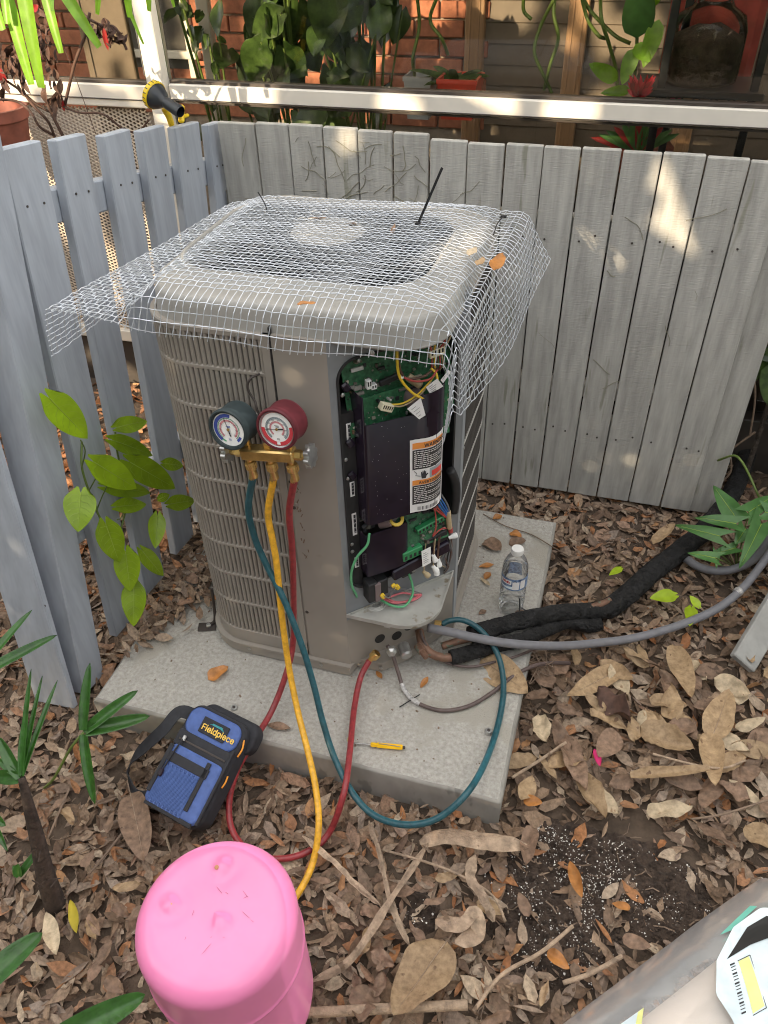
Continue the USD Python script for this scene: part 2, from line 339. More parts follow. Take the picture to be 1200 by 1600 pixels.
mat('mortar', (.30, .245, .20), .95, var=.2, vs=40)
mat('brick', (.34, .125, .07), .85, var=.28, vs=34, bump=.4, bs=120, rnd_v=.3)
mat('oak', (.33, .19, .10), .45, var=.15, vs=20, stretch=(6, 6, .6), bump=.15, bs=70, rnd_v=.08)
mat('siding', (.135, .10, .072), .6, var=.12, vs=20)
mat('floor_dark', (.05, .042, .036), .6, var=.4, vs=6)
mat('red_glaze', (.52, .055, .03), .3, var=.12); mat('grey_pot', (.34, .35, .37), .6, var=.1); mat('terracotta', (.22, .07, .045), .7, var=.3, vs=20)
mat('lamp_black', (.016, .017, .02), .3, var=.2)
mat('red_cloth', (.27, .04, .03), .7, var=.25, vs=18)
mat('board_grey', (.30, .30, .285), .7, var=.15, vs=20, stretch=(1, 1, .3), bump=.4, bs=80)
mat('bag_beige', (.62, .54, .46), .6, var=.04, vs=6)
mat('highlight', (.78, .80, .30), .6); mat('pale_blue', (.66, .76, .80), .5); mat('teal_print', (.15, .45, .36), .5)
mat('nozzle_yellow', (.72, .50, .01), .35); mat('nozzle_black', (.02, .024, .03), .38, var=.2)
mat('bark', (.06, .048, .038), .9, var=.4, vs=20, bump=1., bs=40, dist=.02)
mat('crown_leaf', (.06, .10, .022), .5, var=.3, rnd_v=0, transl=.0)
pane('window_glass', (.95, .95, .92), .01, 1.32)
pane('clear_plastic', (.99, .995, .995), .06, 1.28, base=.035)
pane('clear_film', (.97, .97, .97), .22, 1.4, base=.10, bump=.12, bs=34)
pane('jar_glass', (.97, .96, .94), .03, 1.25)
pane('lens', (.99, .99, .99), .03, 1.35)
# ------------------------------------------------------------------ ground
def grid(x0, x1, y0, y1, nx, ny, zf):
    X, Yy = np.meshgrid(np.linspace(x0, x1, nx), np.linspace(y0, y1, ny), indexing='ij')
    V = np.stack([X, Yy, zf(X, Yy)], -1).reshape(-1, 3)
    i = np.arange(nx - 1)[:, None] * ny; j = np.arange(ny - 1)[None]
    return V, tri(np.stack([i + j, i + ny + j, i + ny + j + 1, i + j + 1], -1).reshape(-1, 4))

def ground_z(X, Yy):
    P = np.stack([X * 5, Yy * 5, 0 * X], -1)
    near = np.exp(-((X + .1) ** 2 + (Yy - 1) ** 2) / 12)
    return -.022 + near * .018 * (meshkit.fbm(P, 3, 3) - .3)
gv, gf = grid(-2.8, 1.8, .0, 3.2, 150, 110, ground_z)
far = trimesh.creation.annulus(2, 60, .002)
obj('ground', [(gv, gf)], 'earth', smooth=True, kind='structure')
# the wider garden soil to the horizon, a sheet just under the near ground
obj('soil_terrain', grid(-60, 60, -60, 60, 40, 40, lambda X, Yy: -.06 + 0 * X), 'earth', kind='structure')

# spilled potting soil with perlite at the front right
soil_c = [at(900, 1350, z=0), at(830, 1400, z=0), at(960, 1330, z=0), at(1030, 1400, z=0), at(880, 1450, z=0), at(1000, 1290, z=0), at(860, 1290, z=0), at(650, 1420, z=0)]
soil_r = [.15, .11, .12, .11, .115, .09, .08, .05]
def soil_w(X, Yy):
    w = 0 * X
    for c, r in zip(soil_c, soil_r):
        w = np.maximum(w, np.clip(1.25 - np.hypot(X - c[0], Yy - c[1]) / r, 0, 1))
    return w
def soil_z(X, Yy):
    P = np.stack([X, Yy, 0 * X], -1)
    return ground_z(X, Yy) - .012 + .034 * np.clip(soil_w(X, Yy) * 1.6, 0, 1) * (0.5 + .5 * meshkit.fbm(P * 9, 3, 5)) + .020 * soil_w(X, Yy) * (meshkit.fbm(P * 60, 5, 8) - .5) + .012 * soil_w(X, Yy) * (meshkit.noise(P * 190, 12) - .5)
obj('potting_soil', grid(-.35, .55, .38, .92, 330, 210, soil_z), 'potting_soil', smooth=True, label='dark crumbly potting soil spilled on the leaf litter', cat='soil', kind='stuff')
pp = []
ico = trimesh.creation.icosphere(0); iv, jf = np.array(ico.vertices), np.array(ico.faces)
n = 0
while n < 1900:
    x, y = rng.uniform(-.3, .5), rng.uniform(.4, .9)
    w = soil_w(np.array(x), np.array(y))
    if rng.random() < float(w) * 1.1 * float(meshkit.noise(np.array([x * 20, y * 20, 0]), 4)) ** 2:
        r = .0005 + .0013 * rng.random() ** 2.2 + (.0012 * rng.random() if rng.random() < .06 else 0)
        pp.append((iv * r * rng.uniform(.6, 1.3, (12, 1)) + (x, y, float(soil_z(np.array(x), np.array(y))) + r * .4), jf)); n += 1
sc_ = []
while len(sc_) < 1500:
    x, y = rng.uniform(-.33, .53), rng.uniform(.4, .9); w = float(soil_w(np.array(x), np.array(y)))
    if rng.random() < w ** .5:
        r = .0012 + .0042 * rng.random() ** 3
        sc_.append((iv * r * rng.uniform(.5, 1.4, (12, 1)) + (x, y, float(soil_z(np.array(x), np.array(y))) + r * .35), jf))
obj('soil_crumbs', sc_, 'potting_soil', label='dark crumbs and clods of potting soil', cat='soil', kind='stuff')
obj('perlite_grains', pp, 'perlite', label='white perlite grains scattered over the dark potting soil', cat='perlite', kind='stuff')

# ------------------------------------------------------------------ leaf litter
SLAB = (-1.0, .875, -.045, 1.79, .081)
def in_slab(x, y, m=0): return SLAB[0] - m < x < SLAB[2] + m and SLAB[1] - m < y < SLAB[3] + m
temps = [leaf((-.5, 0, 0), (.5, 0, 0), w, kind=k, fold=f, droop=d, wave=wv, nl=5, nw=2, seed=s, torn=tn) for s, (w, k, f, d, wv, tn) in enumerate([
    (.42, 'ellipse', .2, .12, .05, 0), (.5, 'ovate', .35, -.12, .08, 0), (.36, 'ellipse', -.3, .2, .06, .2), (.3, 'ellipse', .5, .05, .03, 0), (.55, 'ovate', -.2, .25, .1, .3), (.22, 'ellipse', .8, -.2, .04, 0), (.45, 'ovate', .1, .35, .12, .4), (.5, 'ovate', .5, -.3, .2, .5), (.4, 'ellipse', -.5, .3, .2, .3)])]
def scatter(name, label, n, area, size, m, zoff=0., keep=None, tilt=22, seed=1, zf=None):
    g = np.random.default_rng(seed); Vs, Fs, k = [], [], 0
    while len(Vs) < n:
        x, y = area(g)
        if keep is not None and not keep(x, y, g): continue
        v, f = temps[g.integers(len(temps))]
        L = g.uniform(*size) * (1 if g.random() < .8 else 1.35)
        R = rot((0, 0, 1), g.uniform(0, 360)) @ rot((1, 0, 0), g.normal(0, tilt) + (180 if g.random() < .4 else 0)) @ rot((0, 1, 0), g.normal(0, tilt * .7))
        z = float(zf(x, y)) if zf else float(ground_z(np.array(x), np.array(y)))
        Vs.append((v * L) @ R.T + (x, y, z + zoff + g.uniform(.003, .02))); Fs.append(f + k); k += len(v)
    return obj(name, (np.vstack(Vs), np.vstack(Fs)), m, label=label, cat='leaf litter', kind='stuff')
def near_area(g):
    while True:
        x, y = g.uniform(-1.5, 1.1), g.uniform(.12, 2.1)
        if g.random() < (1 if y < 1.2 else .8): return x, y
def dry(x, y, g):
    if in_slab(x, y, -.004): return False
    return g.random() > float(soil_w(np.array(x), np.array(y))) * .88
scatter('leaf_litter', 'small dry brown leaves covering the ground', 12500, near_area, (.022, .06), 'litter', keep=dry)
scatter('leaf_litter', 'small rusty orange leaves mixed in the litter round the slab', 330, near_area, (.028, .055), 'litter_orange', .006, keep=dry, seed=5)
scatter('leaf_litter', 'dry leaves drifted over the left corner of the slab', 620, lambda g: (lambda t: (-1.03 + .25 * t + g.normal(0, .05), 1.02 + .65 * t + g.normal(0, .03)))(g.random()), (.026, .055), 'litter', .004, keep=lambda x, y, g: x - -1.03 < .06 + .42 * (y - 1.0) + g.normal(0, .03) and y > 1.0, tilt=16, seed=7, zf=lambda x, y: SLAB[4] + .004 if in_slab(x, y) else 0)
scatter('leaf_litter', 'leaf mulch outside the left fence with warm sunlight put into its orange colour', 1800, lambda g: (g.uniform(-3.0, -1.16), g.uniform(1.2, 2.3)), (.03, .07), 'litter_orange', 0, seed=8)  # orange leaf colour stands in for warm sunlight on this mulch
scatter('leaf_litter', 'dry leaves on the ground beyond the back fence', 900, lambda g: (g.uniform(.25, 1.7), g.uniform(2.0, 3.1)), (.03, .07), 'litter', 0, seed=9)
# chips and crumbs
V_ = []
g = np.random.default_rng(21)
for k in range(2600):
    x, y = near_area(g)
    if in_slab(x, y, .0): continue
    a = g.uniform(0, 6.28); L = g.uniform(.008, .04); r = g.uniform(.0006, .0016); z = float(ground_z(np.array(x), np.array(y))) + g.uniform(.008, .024)
    V_.append(tube([(x, y, z), (x + L * math.cos(a) * .5, y + L * math.sin(a) * .5, z + g.normal(0, .004)), (x + L * math.cos(a + .3), y + L * math.sin(a + .3), z + g.normal(0, .005))], r, 3, False))
obj('twig_crumbs', V_, 'twig', label='thin broken twigs and stalks scattered through the leaf litter', cat='twigs', kind='stuff')

# ------------------------------------------------------------------ concrete slab
t = thing('concrete_slab', 'square pale concrete equipment slab under the air conditioner', 'slab', (-.52, 1.33, 0))
x0, y0, x1, y1, zt = SLAB
pts = []
ring = []
def slab_ring(inset, z, jit):
    out = []
    for a, b in (((x0, y0), (x1, y0)), ((x1, y0), (x1, y1)), ((x1, y1), (x0, y1)), ((x0, y1), (x0, y0))):
        for k in range(40):
            q = k / 40; p = np.array(a) * (1 - q) + np.array(b) * q
            c = np.array([(x0 + x1) / 2, (y0 + y1) / 2]); e = np.sign(c - p) * inset * (np.abs(p - c) > .44)
            d = jit * (meshkit.noise(np.array([p[0] * 40, p[1] * 40, z * 60]), 2) - .5)
            out.append((*(p + e + d), z))
    return out
R_ = [slab_ring(.002, -.03, 0), slab_ring(0, .0, .002), slab_ring(0, .05, .002), slab_ring(0, zt - .007, .003), slab_ring(.0025, zt - .002, .004), slab_ring(.007, zt, .003)]
V = np.array(sum(R_, [])); n = 160; i = np.arange(len(R_) - 1)[:, None] * n; j = np.arange(n)[None]; k = (j + 1) % n
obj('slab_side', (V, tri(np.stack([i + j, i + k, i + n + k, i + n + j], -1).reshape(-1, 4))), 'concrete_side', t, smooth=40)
c_ = len(R_[-1]); top = np.array(R_[-1] + [((x0 + x1) / 2, (y0 + y1) / 2, zt)])
obj('slab_top', (top, np.array([(a, (a + 1) % c_, c_) for a in range(c_)])), 'concrete', t)
for lab, (u, v), h in (('small steel anchor cap on the slab behind the blue pouch', (366, 1107), .006), ('steel anchor stud on the slab inside the teal hose loop', (763, 1146), .013)):
    c = at(u, v, z=zt)
    a = thing('anchor_bolt', lab, 'bolt', c)
    obj('sleeve', lathe([(.0075, 0), (.0075, h - .001), (.0065, h), (.004, h), (.004, h - .004), (0, h - .004)], 20, c), 'steel', a, smooth=40)
    obj('pin', lathe([(.003, 0), (.003, h - .001), (0, h)], 12, c), 'nail', a)

# ------------------------------------------------------------------ back fence
t = thing('back_fence', 'weathered grey board fence of upright planks behind the air conditioner', 'fence', (-.4, 2.03, 0))
gaps = [-1.075, -.968, -.873, -.78, -.686, -.594, -.497, -.401, -.308, -.215, -.126, -.033, .058, .155, .25]
tops = [1.043, 1.046, 1.047, 1.045, 1.042, 1.041, 1.030, 1.027, 1.030, 1.029, 1.030, 1.028, 1.029, 1.026]
FENCE_Y = 2.025
wid = list(zip(gaps, gaps[1:], tops)) + [(.25, .338, 1.023)]
for k, (a, b, h) in enumerate(wid):
    g = .0019 if k != 5 else .004
    lean = rnd.uniform(-.002, .002)
    pl = obj('plank', cbox(((a + b) / 2, FENCE_Y + .009 + rnd.uniform(-.0015, .0015), (h + .012) / 2), (b - a - 2 * g, .018, h - .012), .0022, rot((0, 1, 0), rnd.uniform(-.12, .12))), 'back_paint', t)
    for zz in (.82, .24):
        for q in (.3, .68):
            if rnd.random() < .85:
                c = np.array([a + (b - a) * q + rnd.uniform(-.006, .006), FENCE_Y - .002, zz + rnd.uniform(-.012, .012)])
                obj('nail', lathe([(.0028, 0), (.0028, .0016), (0, .002)], 8, c, (0, -1, 0)), 'nail', pl)
for z in (.82, .24):
    obj('rail', cbox((-.36, FENCE_Y + .040, z), (1.46, .038, .085), .003), 'back_paint', t)
obj('post', cbox((.365, FENCE_Y + .062, .50), (.085, .085, 1.0), .003), 'back_paint', t)
# dried tendrils and their marks on the planks
tv = []
g = np.random.default_rng(31)
for k in range(75):
    cx = g.normal(-.70, .16) if k < 60 else g.uniform(-.5, .2); cz = g.uniform(.80, 1.02) if k < 60 else g.uniform(.2, .9)
    a = g.uniform(-.6, .7) if g.random() < .7 else g.uniform(1.1, 2); L = g.uniform(.025, .10)
    p = np.array([cx, FENCE_Y - .0016, cz]); pts = [p]
    for s in range(4):
        a += g.normal(0, .28); p = p + np.array([math.cos(a), 0, math.sin(a)]) * L / 4; pts.append(p)
    pts = [q for q in pts if -1.06 < q[0] < .32 and q[2] < 1.02]
    if len(pts) > 2: tv.append(tube(smooth_path(pts, 3), g.uniform(.0004, .0012), 4))
obj('dried_tendril', tv, 'vine_scar', t, kind='stuff')
# a straight board leaning at the right edge
pa, pb = at(1141, 1038, z=.004), at(1230, 890, z=.10)
t = thing('loose_board', 'pale grey weathered board end lying at the right edge', 'board', pa)
e = pb - pa; e /= np.linalg.norm(e); s_ = np.cross((0, 0, 1), e); s_ /= np.linalg.norm(s_)
obj('timber', cbox(pa + e * .35 - s_ * .024 + (0, 0, .02), (.70, .066, .022), .003, np.stack([e, s_, np.cross(e, s_)], 1) @ rot((1, 0, 0), 32)), 'board_grey', t)

# ------------------------------------------------------------------ left picket fence (the whole panel has sagged towards the corner)
SAG = .185
ang = math.atan(SAG); ca, sa = math.cos(ang), math.sin(ang)
def LF(y, s, x): return np.array([x, y * 1.0, 0]) + np.array([0, s * sa, s * ca])
t = thing('picket_fence', 'grey painted picket fence panel sagging along the left side, blue sky light put into its colour', 'fence', (-1.09, 1.5, 0))
Rl = rot((1, 0, 0), -math.degrees(ang))
X0 = -1.09
# top edges measured in the plane of the panel: (near y, far y, top height)
for ya, yb, zt_ in ((1.232, 1.347, 1.176), (1.387, 1.487, 1.153), (1.543, 1.65, 1.122), (1.689, 1.795, 1.096), (1.836, 1.963, 1.066), (2.007, 2.085, 1.035)):
    ln_ = .108 + rnd.uniform(-.01, .01); pa_ = math.atan(ln_); L = zt_ / math.cos(pa_); base = (ya + yb) / 2 - zt_ * ln_
    s0 = .014
    pl = obj('picket', cbox(np.array([X0 - .0115, base, 0]) + np.array([0, math.sin(pa_), math.cos(pa_)]) * (L / 2 + s0 / 2), ((.023, (yb - ya) * ca, L - s0)), .0025, rot((1, 0, 0), -math.degrees(pa_))), 'left_paint_sky_tint', t)
    for q in (-.2, .22):
        c = np.array([X0 + .0005, (ya + yb) / 2 + q * (yb - ya) - .10 * ln_, zt_ - .105 - .19 * q * (yb - ya)])
        obj('nail', lathe([(.0026, 0), (.0026, .0014), (0, .0018)], 8, c, (1, 0, 0)), 'nail', pl)
ld = np.array([0, ca, -sa])
for c0 in ((1.1, 1.075), (1.1, .355)):
    a = np.array([X0 - .023 - .019, c0[0], c0[1] + .19 * .06]); ln = .98
    obj('rail', cbox(a + ld * ln / 2, (.036, ln, .066), .003, Rl), 'left_paint_sky_tint', t)
def lpost(ya, yb, top, xf_, xb, zb, name, m='left_paint_sky_tint'):
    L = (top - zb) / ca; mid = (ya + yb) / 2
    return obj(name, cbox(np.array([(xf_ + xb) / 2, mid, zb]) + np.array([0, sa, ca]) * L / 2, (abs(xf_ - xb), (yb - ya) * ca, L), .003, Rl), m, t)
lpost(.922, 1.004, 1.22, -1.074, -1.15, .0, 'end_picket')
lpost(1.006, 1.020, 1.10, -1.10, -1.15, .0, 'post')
# the broad board nailed across the near end, its edge towards the yard
L = 1.25
obj('end_board', cbox(np.array([-1.145, .888, 0]) + np.array([-.05, sa, ca]) * L / 2, (.112, .018, L), .003, Rl @ rot((0, 1, 0), -4)), 'left_paint_sky_tint', t)
for (u, v) in ((70, 946),):
    obj('nail', lathe([(.003, 0), (.003, .0014), (0, .0018)], 8, at(u, v, y=.94), (0, -1, 0)), 'nail', t)

# ------------------------------------------------------------------ porch of the house
PW = 2.32
hx0, hx1 = -3.2, 2.2
t = thing('screen_porch', 'glazed brick porch of the house with white metal window frame', 'porch', (-.6, PW, 0))
beam = obj('sill_beam', cbox(((-1.36 + hx1) / 2, PW, 1.047), (hx1 + 1.36, .045, .044), .003), 'trim_white', t)
obj('sill_groove', cbox(((-1.36 + hx1) / 2, PW - .0245, 1.029), (hx1 + 1.36, .004, .003), .001), 'bronze', beam)
obj('glazing_bead', cbox(((-1.36 + hx1) / 2, PW + .004, 1.0735), (hx1 + 1.36, .03, .009), .001), 'bronze', t)
obj('glazing_bead', cbox(((-1.36 + hx1) / 2, PW + .004, 1.0205), (hx1 + 1.36, .03, .009), .001), 'bronze', t)
b2 = obj('sill_beam', cbox(((hx0 - 1.43) / 2, PW, 1.03), (-1.43 - hx0, .045, .062), .003), 'trim_white', t)
obj('sill_groove', cbox(((hx0 - 1.43) / 2, PW - .0245, 1.022), (-1.43 - hx0, .004, .003), .001), 'bronze', b2)
obj('glazing_bead', cbox(((hx0 - 1.43) / 2, PW + .004, 1.0655), (-1.43 - hx0, .03, .009), .001), 'bronze', t)
mul = obj('mullion', cbox((-1.398, PW - .003, 1.2), (.055, .058, 2.3), .003), 'trim_white', t)
obj('mullion_gasket', cbox((-1.4305, PW + .002, 1.7), (.009, .04, 1.25), .001), 'bronze', mul)
for z in (.985, 1.01, 1.0):
    obj('rivet', lathe([(.003, 0), (.003, .001), (0, .002)], 8, (-1.40 + rnd.uniform(-.01, .01), PW - .032, z + .02), (0, -1, 0)), 'nail', mul)
for a, b, z0, z1 in ((-1.37, hx1, 1.078, 2.4), (-1.37, hx1, .25, 1.016), (hx0, -1.43, 1.07, 2.4)):
    obj('window_pane', cbox(((a + b) / 2, PW + .006, (z0 + z1) / 2), (b - a, .004, z1 - z0), .0005), 'window_glass', t)
obj('sill_beam', cbox(((-1.36 + .2) / 2, PW, .225), (.2 + 1.36, .045, .05), .003), 'trim_white', t)
obj('skirt_rail', cbox(((hx0 - 1.43) / 2, PW, .205), (-1.43 - hx0, .04, .045), .003), 'trim_white', t)
obj('footing', cbox(((hx0 + hx1) / 2, PW + .04, .05), (hx1 - hx0, .06, .25), .004), 'floor_dark', t)
# expanded metal skirt: strands of a hexagon net
cw, ch_, sw = .026, .0056, .0030
st = []
def strand(ax, az, bx, bz):
    d = np.array([bx - ax, bz - az]); L = np.hypot(*d); n2 = np.array([-d[1], d[0]]) / L * sw / 2
    P = [(ax + n2[0], PW - .004, az + n2[1]), (bx + n2[0], PW - .004, bz + n2[1]), (bx - n2[0], PW - .004, bz - n2[1]), (ax - n2[0], PW - .004, az - n2[1])]
    B = [(p[0], PW + .001, p[2]) for p in P]
    return np.array(P + B), np.array([(3, 2, 1, 0), (0, 1, 5, 4), (2, 3, 7, 6), (4, 5, 6, 7)])
xa, xb = -2.35, -1.428
for r in range(int((.995 - .228) / ch_)):
    z = .228 + r * ch_
    for c in range(int((xb - xa) / cw)):
        x = xa + c * cw + (cw / 2 if r % 2 else 0)
        if x + cw > xb: continue
        st.append(strand(x, z, x + .0085, z)); st.append(strand(x + .0085, z, x + .013, z + ch_)); st.append(strand(x, z, x - .0045, z + ch_))
obj('expanded_metal_skirt', st, 'expanded', t)
hp_ = at(6, 215, y=2.15); hpt = thing('hanging_pot', 'dark maroon pot hanging at the left edge above the fence', 'pot', hp_)
obj('pot', lathe([(0, -.11), (.055, -.11), (.085, .05), (.092, .055), (.092, .085), (.08, .085), (.075, .05), (0, .045)], 28, hp_), 'terracotta', hpt, smooth=40)
# unseen hedge added on the right and behind to block low sky
hg = thing('garden_hedge', 'tall unseen hedge added on the right to block low sky', 'hedge', (3.1, 0, 0))
gh = np.random.default_rng(15)
for nm_, a_, b_ in (('foliage', (2.9, -4.5), (3.1, 5.5)),):
    nn_ = 5200; q_ = gh.random(nn_)
    P = np.stack([a_[0] + (b_[0] - a_[0]) * q_ + gh.normal(0, .22, nn_), a_[1] + (b_[1] - a_[1]) * q_, gh.uniform(0, 2.7, nn_) ** 1.0], 1)
    n_ = gh.normal(size=(nn_, 3)); n_ /= np.linalg.norm(n_, axis=1, keepdims=True); d_ = np.cross(n_, gh.normal(size=(nn_, 3))); d_ /= np.linalg.norm(d_, axis=1, keepdims=True); e_ = np.cross(n_, d_); l_ = gh.uniform(.08, .15, nn_)[:, None]
    V = np.stack([P - d_ * l_, P + e_ * l_ * .6, P + d_ * l_, P - e_ * l_ * .6], 1).reshape(-1, 3); i_ = np.arange(nn_)[:, None] * 4
    obj(nm_, (V, np.vstack([i_ + [0, 1, 2], i_ + [0, 2, 3]])), 'crown_leaf', hg, kind='stuff')
for k in range(6): obj('stem', tube([(3.0, -4 + k * 1.7, -.05), (3.0, -4 + k * 1.7, 2.2)], .03, 7), 'bark', hg)
gh = np.random.default_rng(16)
hg = thing('garden_hedge', 'unseen hedge added beyond the left picket fence to cut sky light', 'hedge', (-3.6, .5, 0)); nn_ = 2600  # unseen hedge added to darken the left side behind the pickets
P = np.stack([gh.normal(-3.6, .2, nn_), gh.uniform(-2.5, 2.2, nn_), gh.uniform(0, 2.2, nn_)], 1)
n_ = gh.normal(size=(nn_, 3)); n_ /= np.linalg.norm(n_, axis=1, keepdims=True); d_ = np.cross(n_, gh.normal(size=(nn_, 3))); d_ /= np.linalg.norm(d_, axis=1, keepdims=True); e_ = np.cross(n_, d_); l_ = gh.uniform(.08, .15, nn_)[:, None]
V = np.stack([P - d_ * l_, P + e_ * l_ * .6, P + d_ * l_, P - e_ * l_ * .6], 1).reshape(-1, 3); i_ = np.arange(nn_)[:, None] * 4
obj('foliage', (V, np.vstack([i_ + [0, 1, 2], i_ + [0, 2, 3]])), 'crown_leaf', hg, kind='stuff')
for k in range(4): obj('stem', tube([(-3.6, -2 + k * 1.3, -.05), (-3.6, -2 + k * 1.3, 1.8)], .03, 7), 'bark', hg)
# inside: floor, ceiling, back wall of single bricks, doors
obj('porch_floor', cbox(((hx0 + hx1) / 2, 3.1, .14), (hx1 - hx0, 1.4, .06), .003), 'floor_dark', t)
obj('roof', cbox(((hx0 + hx1) / 2, 3.0, 2.5), (hx1 - hx0 + .4, 1.9, .14), .004), 'trim_white', t)
BW = 3.62
bw = thing('house_wall', 'sunlit orange brick house wall inside the porch', 'house', (-1.0, BW, 0))
obj('mortar_bed', cbox((-.7, BW + .06, 1.3), (6.4, .1, 2.4), .002), 'mortar', bw)
bl, bh = .198, .058
cnt = 0
for r in range(8):
    z = .69 + r * (bh + .010)
    for c in range(24):
        x = -3.55 + c * (bl + .010) + (r % 2) * .104
        if -.72 < x + bl / 2 < .62 or x > .25: continue
        if cnt < 290:
            obj('brick', cbox((x + bl / 2, BW + rnd.uniform(-.001, .002), z), (bl, .03, bh), .003), 'brick', bw); cnt += 1
# sliding door: oak frames with siding panels between
for x, w in ((-.70, .075), (-.30, .075), (.16, .075), (.60, .075)):
    fr = obj('door_frame', cbox((x, BW - .02, 1.2), (w, .06, 2.0), .004), 'oak', bw)
    obj('frame_bead', cbox((x + .018, BW - .052, 1.2), (.006, .006, 2.0), .001), 'oak', fr)
    obj('frame_bead', cbox((x - .018, BW - .052, 1.2), (.006, .006, 2.0), .001), 'oak', fr)
for xa_, xb_ in ((-.66, -.34), (-.26, .12), (.20, .56), (.64, 2.2)):
    for r in range(14):
        z = .42 + r * .075
        obj('siding_board', cbox(((xa_ + xb_) / 2, BW + .004, z), (xb_ - xa_ + .03, .016, .078), .002, rot((1, 0, 0), -6)), 'siding', bw)
# a window in the brick wall seen through the left pane
for x in (-2.44, -2.22, -1.98):
    obj('window_frame', cbox((x, BW - .02, 1.1), (.028, .05, .56), .003), 'trim_white', bw)
obj('window_frame', cbox((-2.2, BW - .02, .91), (.52, .055, .03), .003), 'trim_white', bw)
obj('window_sash', cbox((-2.2, BW - .010, 1.1), (.46, .012, .5), .002), 'floor_dark', bw)
for x, w in ((-1.62, .15), (-1.70, .03)):
    obj('porch_curtain', cbox((x, PW + .12, 1.3), (w, .02, 1.1), .003), 'siding', t)

# ------------------------------------------------------------------ unseen tree behind the photographer; crown gaps cut to place the flecks of sun
tt = thing('shade_tree', 'broad unseen tree shading the yard, crown gaps cut to place the sun flecks', 'tree', (-.9, -2.6, 0))
obj('trunk', tube(smooth_path([(-.9, -2.6, -.1), (-.85, -2.6, 1.2), (-1.0, -2.55, 2.2), (-.9, -2.6, 3.2)], 5), [.2 - .006 * k for k in range(16)], 10), 'bark', tt, smooth=True)
for k in range(7):
    a = k * .9; obj('limb', tube(smooth_path([(-.9, -2.6, 1.2 + k * .3), (-.9 + 1.0 * math.cos(a), -2.55 + .15 * math.sin(a), 1.7 + k * .3), (-.9 + 2.0 * math.cos(a), -2.5 + .3 * math.sin(a), 2.2 + k * .25)], 5), [.07 - .005 * q for q in range(11)], 7), 'bark', tt, smooth=True)
holes = []      # (x, z) on the plane of the back fence, radius
def hole_at(p, r):
    q = np.asarray(p) + SUN_DIR * ((FENCE_Y - p[1]) / SUN_DIR[1]); holes.append((q[0], q[2], r))
for u, v, r in ((1052, 272, .028), (1078, 278, .024), (1066, 322, .018), (972, 388, .03), (1003, 394, .026), (1045, 364, .032), (1080, 390, .028), (902, 380, .016), (545, 215, .010)):
    hole_at(at(u, v, y=FENCE_Y), r)
for u, v, r in ((606, 155, .02), (636, 158, .02), (706, 152, .022), (722, 176, .02), (745, 156, .014), (781, 160, .02), (868, 168, .018), (892, 178, .02), (915, 168, .012), (1018, 172, .012)):
    hole_at(at(u, v, y=PW - .03), r)
g = np.random.default_rng(41)
for k in range(30): hole_at((g.uniform(-2.6, -.7), BW, g.uniform(.55, 1.35)), g.uniform(.04, .11))
for k in range(16): hole_at((g.uniform(-.9, .7), BW, g.uniform(.65, 1.25)), g.uniform(.03, .08))
for c in ((-1.28, 1.22), (-1.05, 1.15), (-.95, 1.0), (-1.42, 1.05), (-1.15, 1.0)): hole_at((c[0], BW, c[1]), .12)
for k in range(34): hole_at((g.uniform(-2.6, -1.3), g.uniform(1.5, 2.2), 0), g.uniform(.05, .16))
for k in range(12): hole_at((g.uniform(-2.3, -1.45), PW, g.uniform(.3, .95)), g.uniform(.05, .12))
H = np.array(holes)
C, A = [], []
N = 95000
P = np.stack([g.uniform(-4.9, 1.5, N), g.uniform(-3.0, -2.2, N), g.uniform(.25, 3.75, N)], 1)
tq = (FENCE_Y - P[:, 1]) / SUN_DIR[1]
Q = P + SUN_DIR * tq[:, None]
dmin = (np.hypot(Q[:, None, 0] - H[None, :, 0], Q[:, None, 2] - H[None, :, 1]) - H[None, :, 2]).min(1)
P = P[dmin > .030]
n = len(P)
nrm = g.normal(size=(n, 3)) * .5 - SUN_DIR * -1.0; nrm /= np.linalg.norm(nrm, axis=1, keepdims=True)
d = np.cross(nrm, g.normal(size=(n, 3))); d /= np.linalg.norm(d, axis=1, keepdims=True); s_ = np.cross(nrm, d)
Ls = g.uniform(.030, .042, n)[:, None]
V = np.stack([P - d * Ls, P + s_ * Ls * .6, P + d * Ls, P - s_ * Ls * .6], 1).reshape(-1, 3)
i = np.arange(n)[:, None] * 4
obj('crown', (V, np.vstack([i + [0, 1, 2], i + [0, 2, 3]])), 'crown_leaf', tt, kind='stuff')
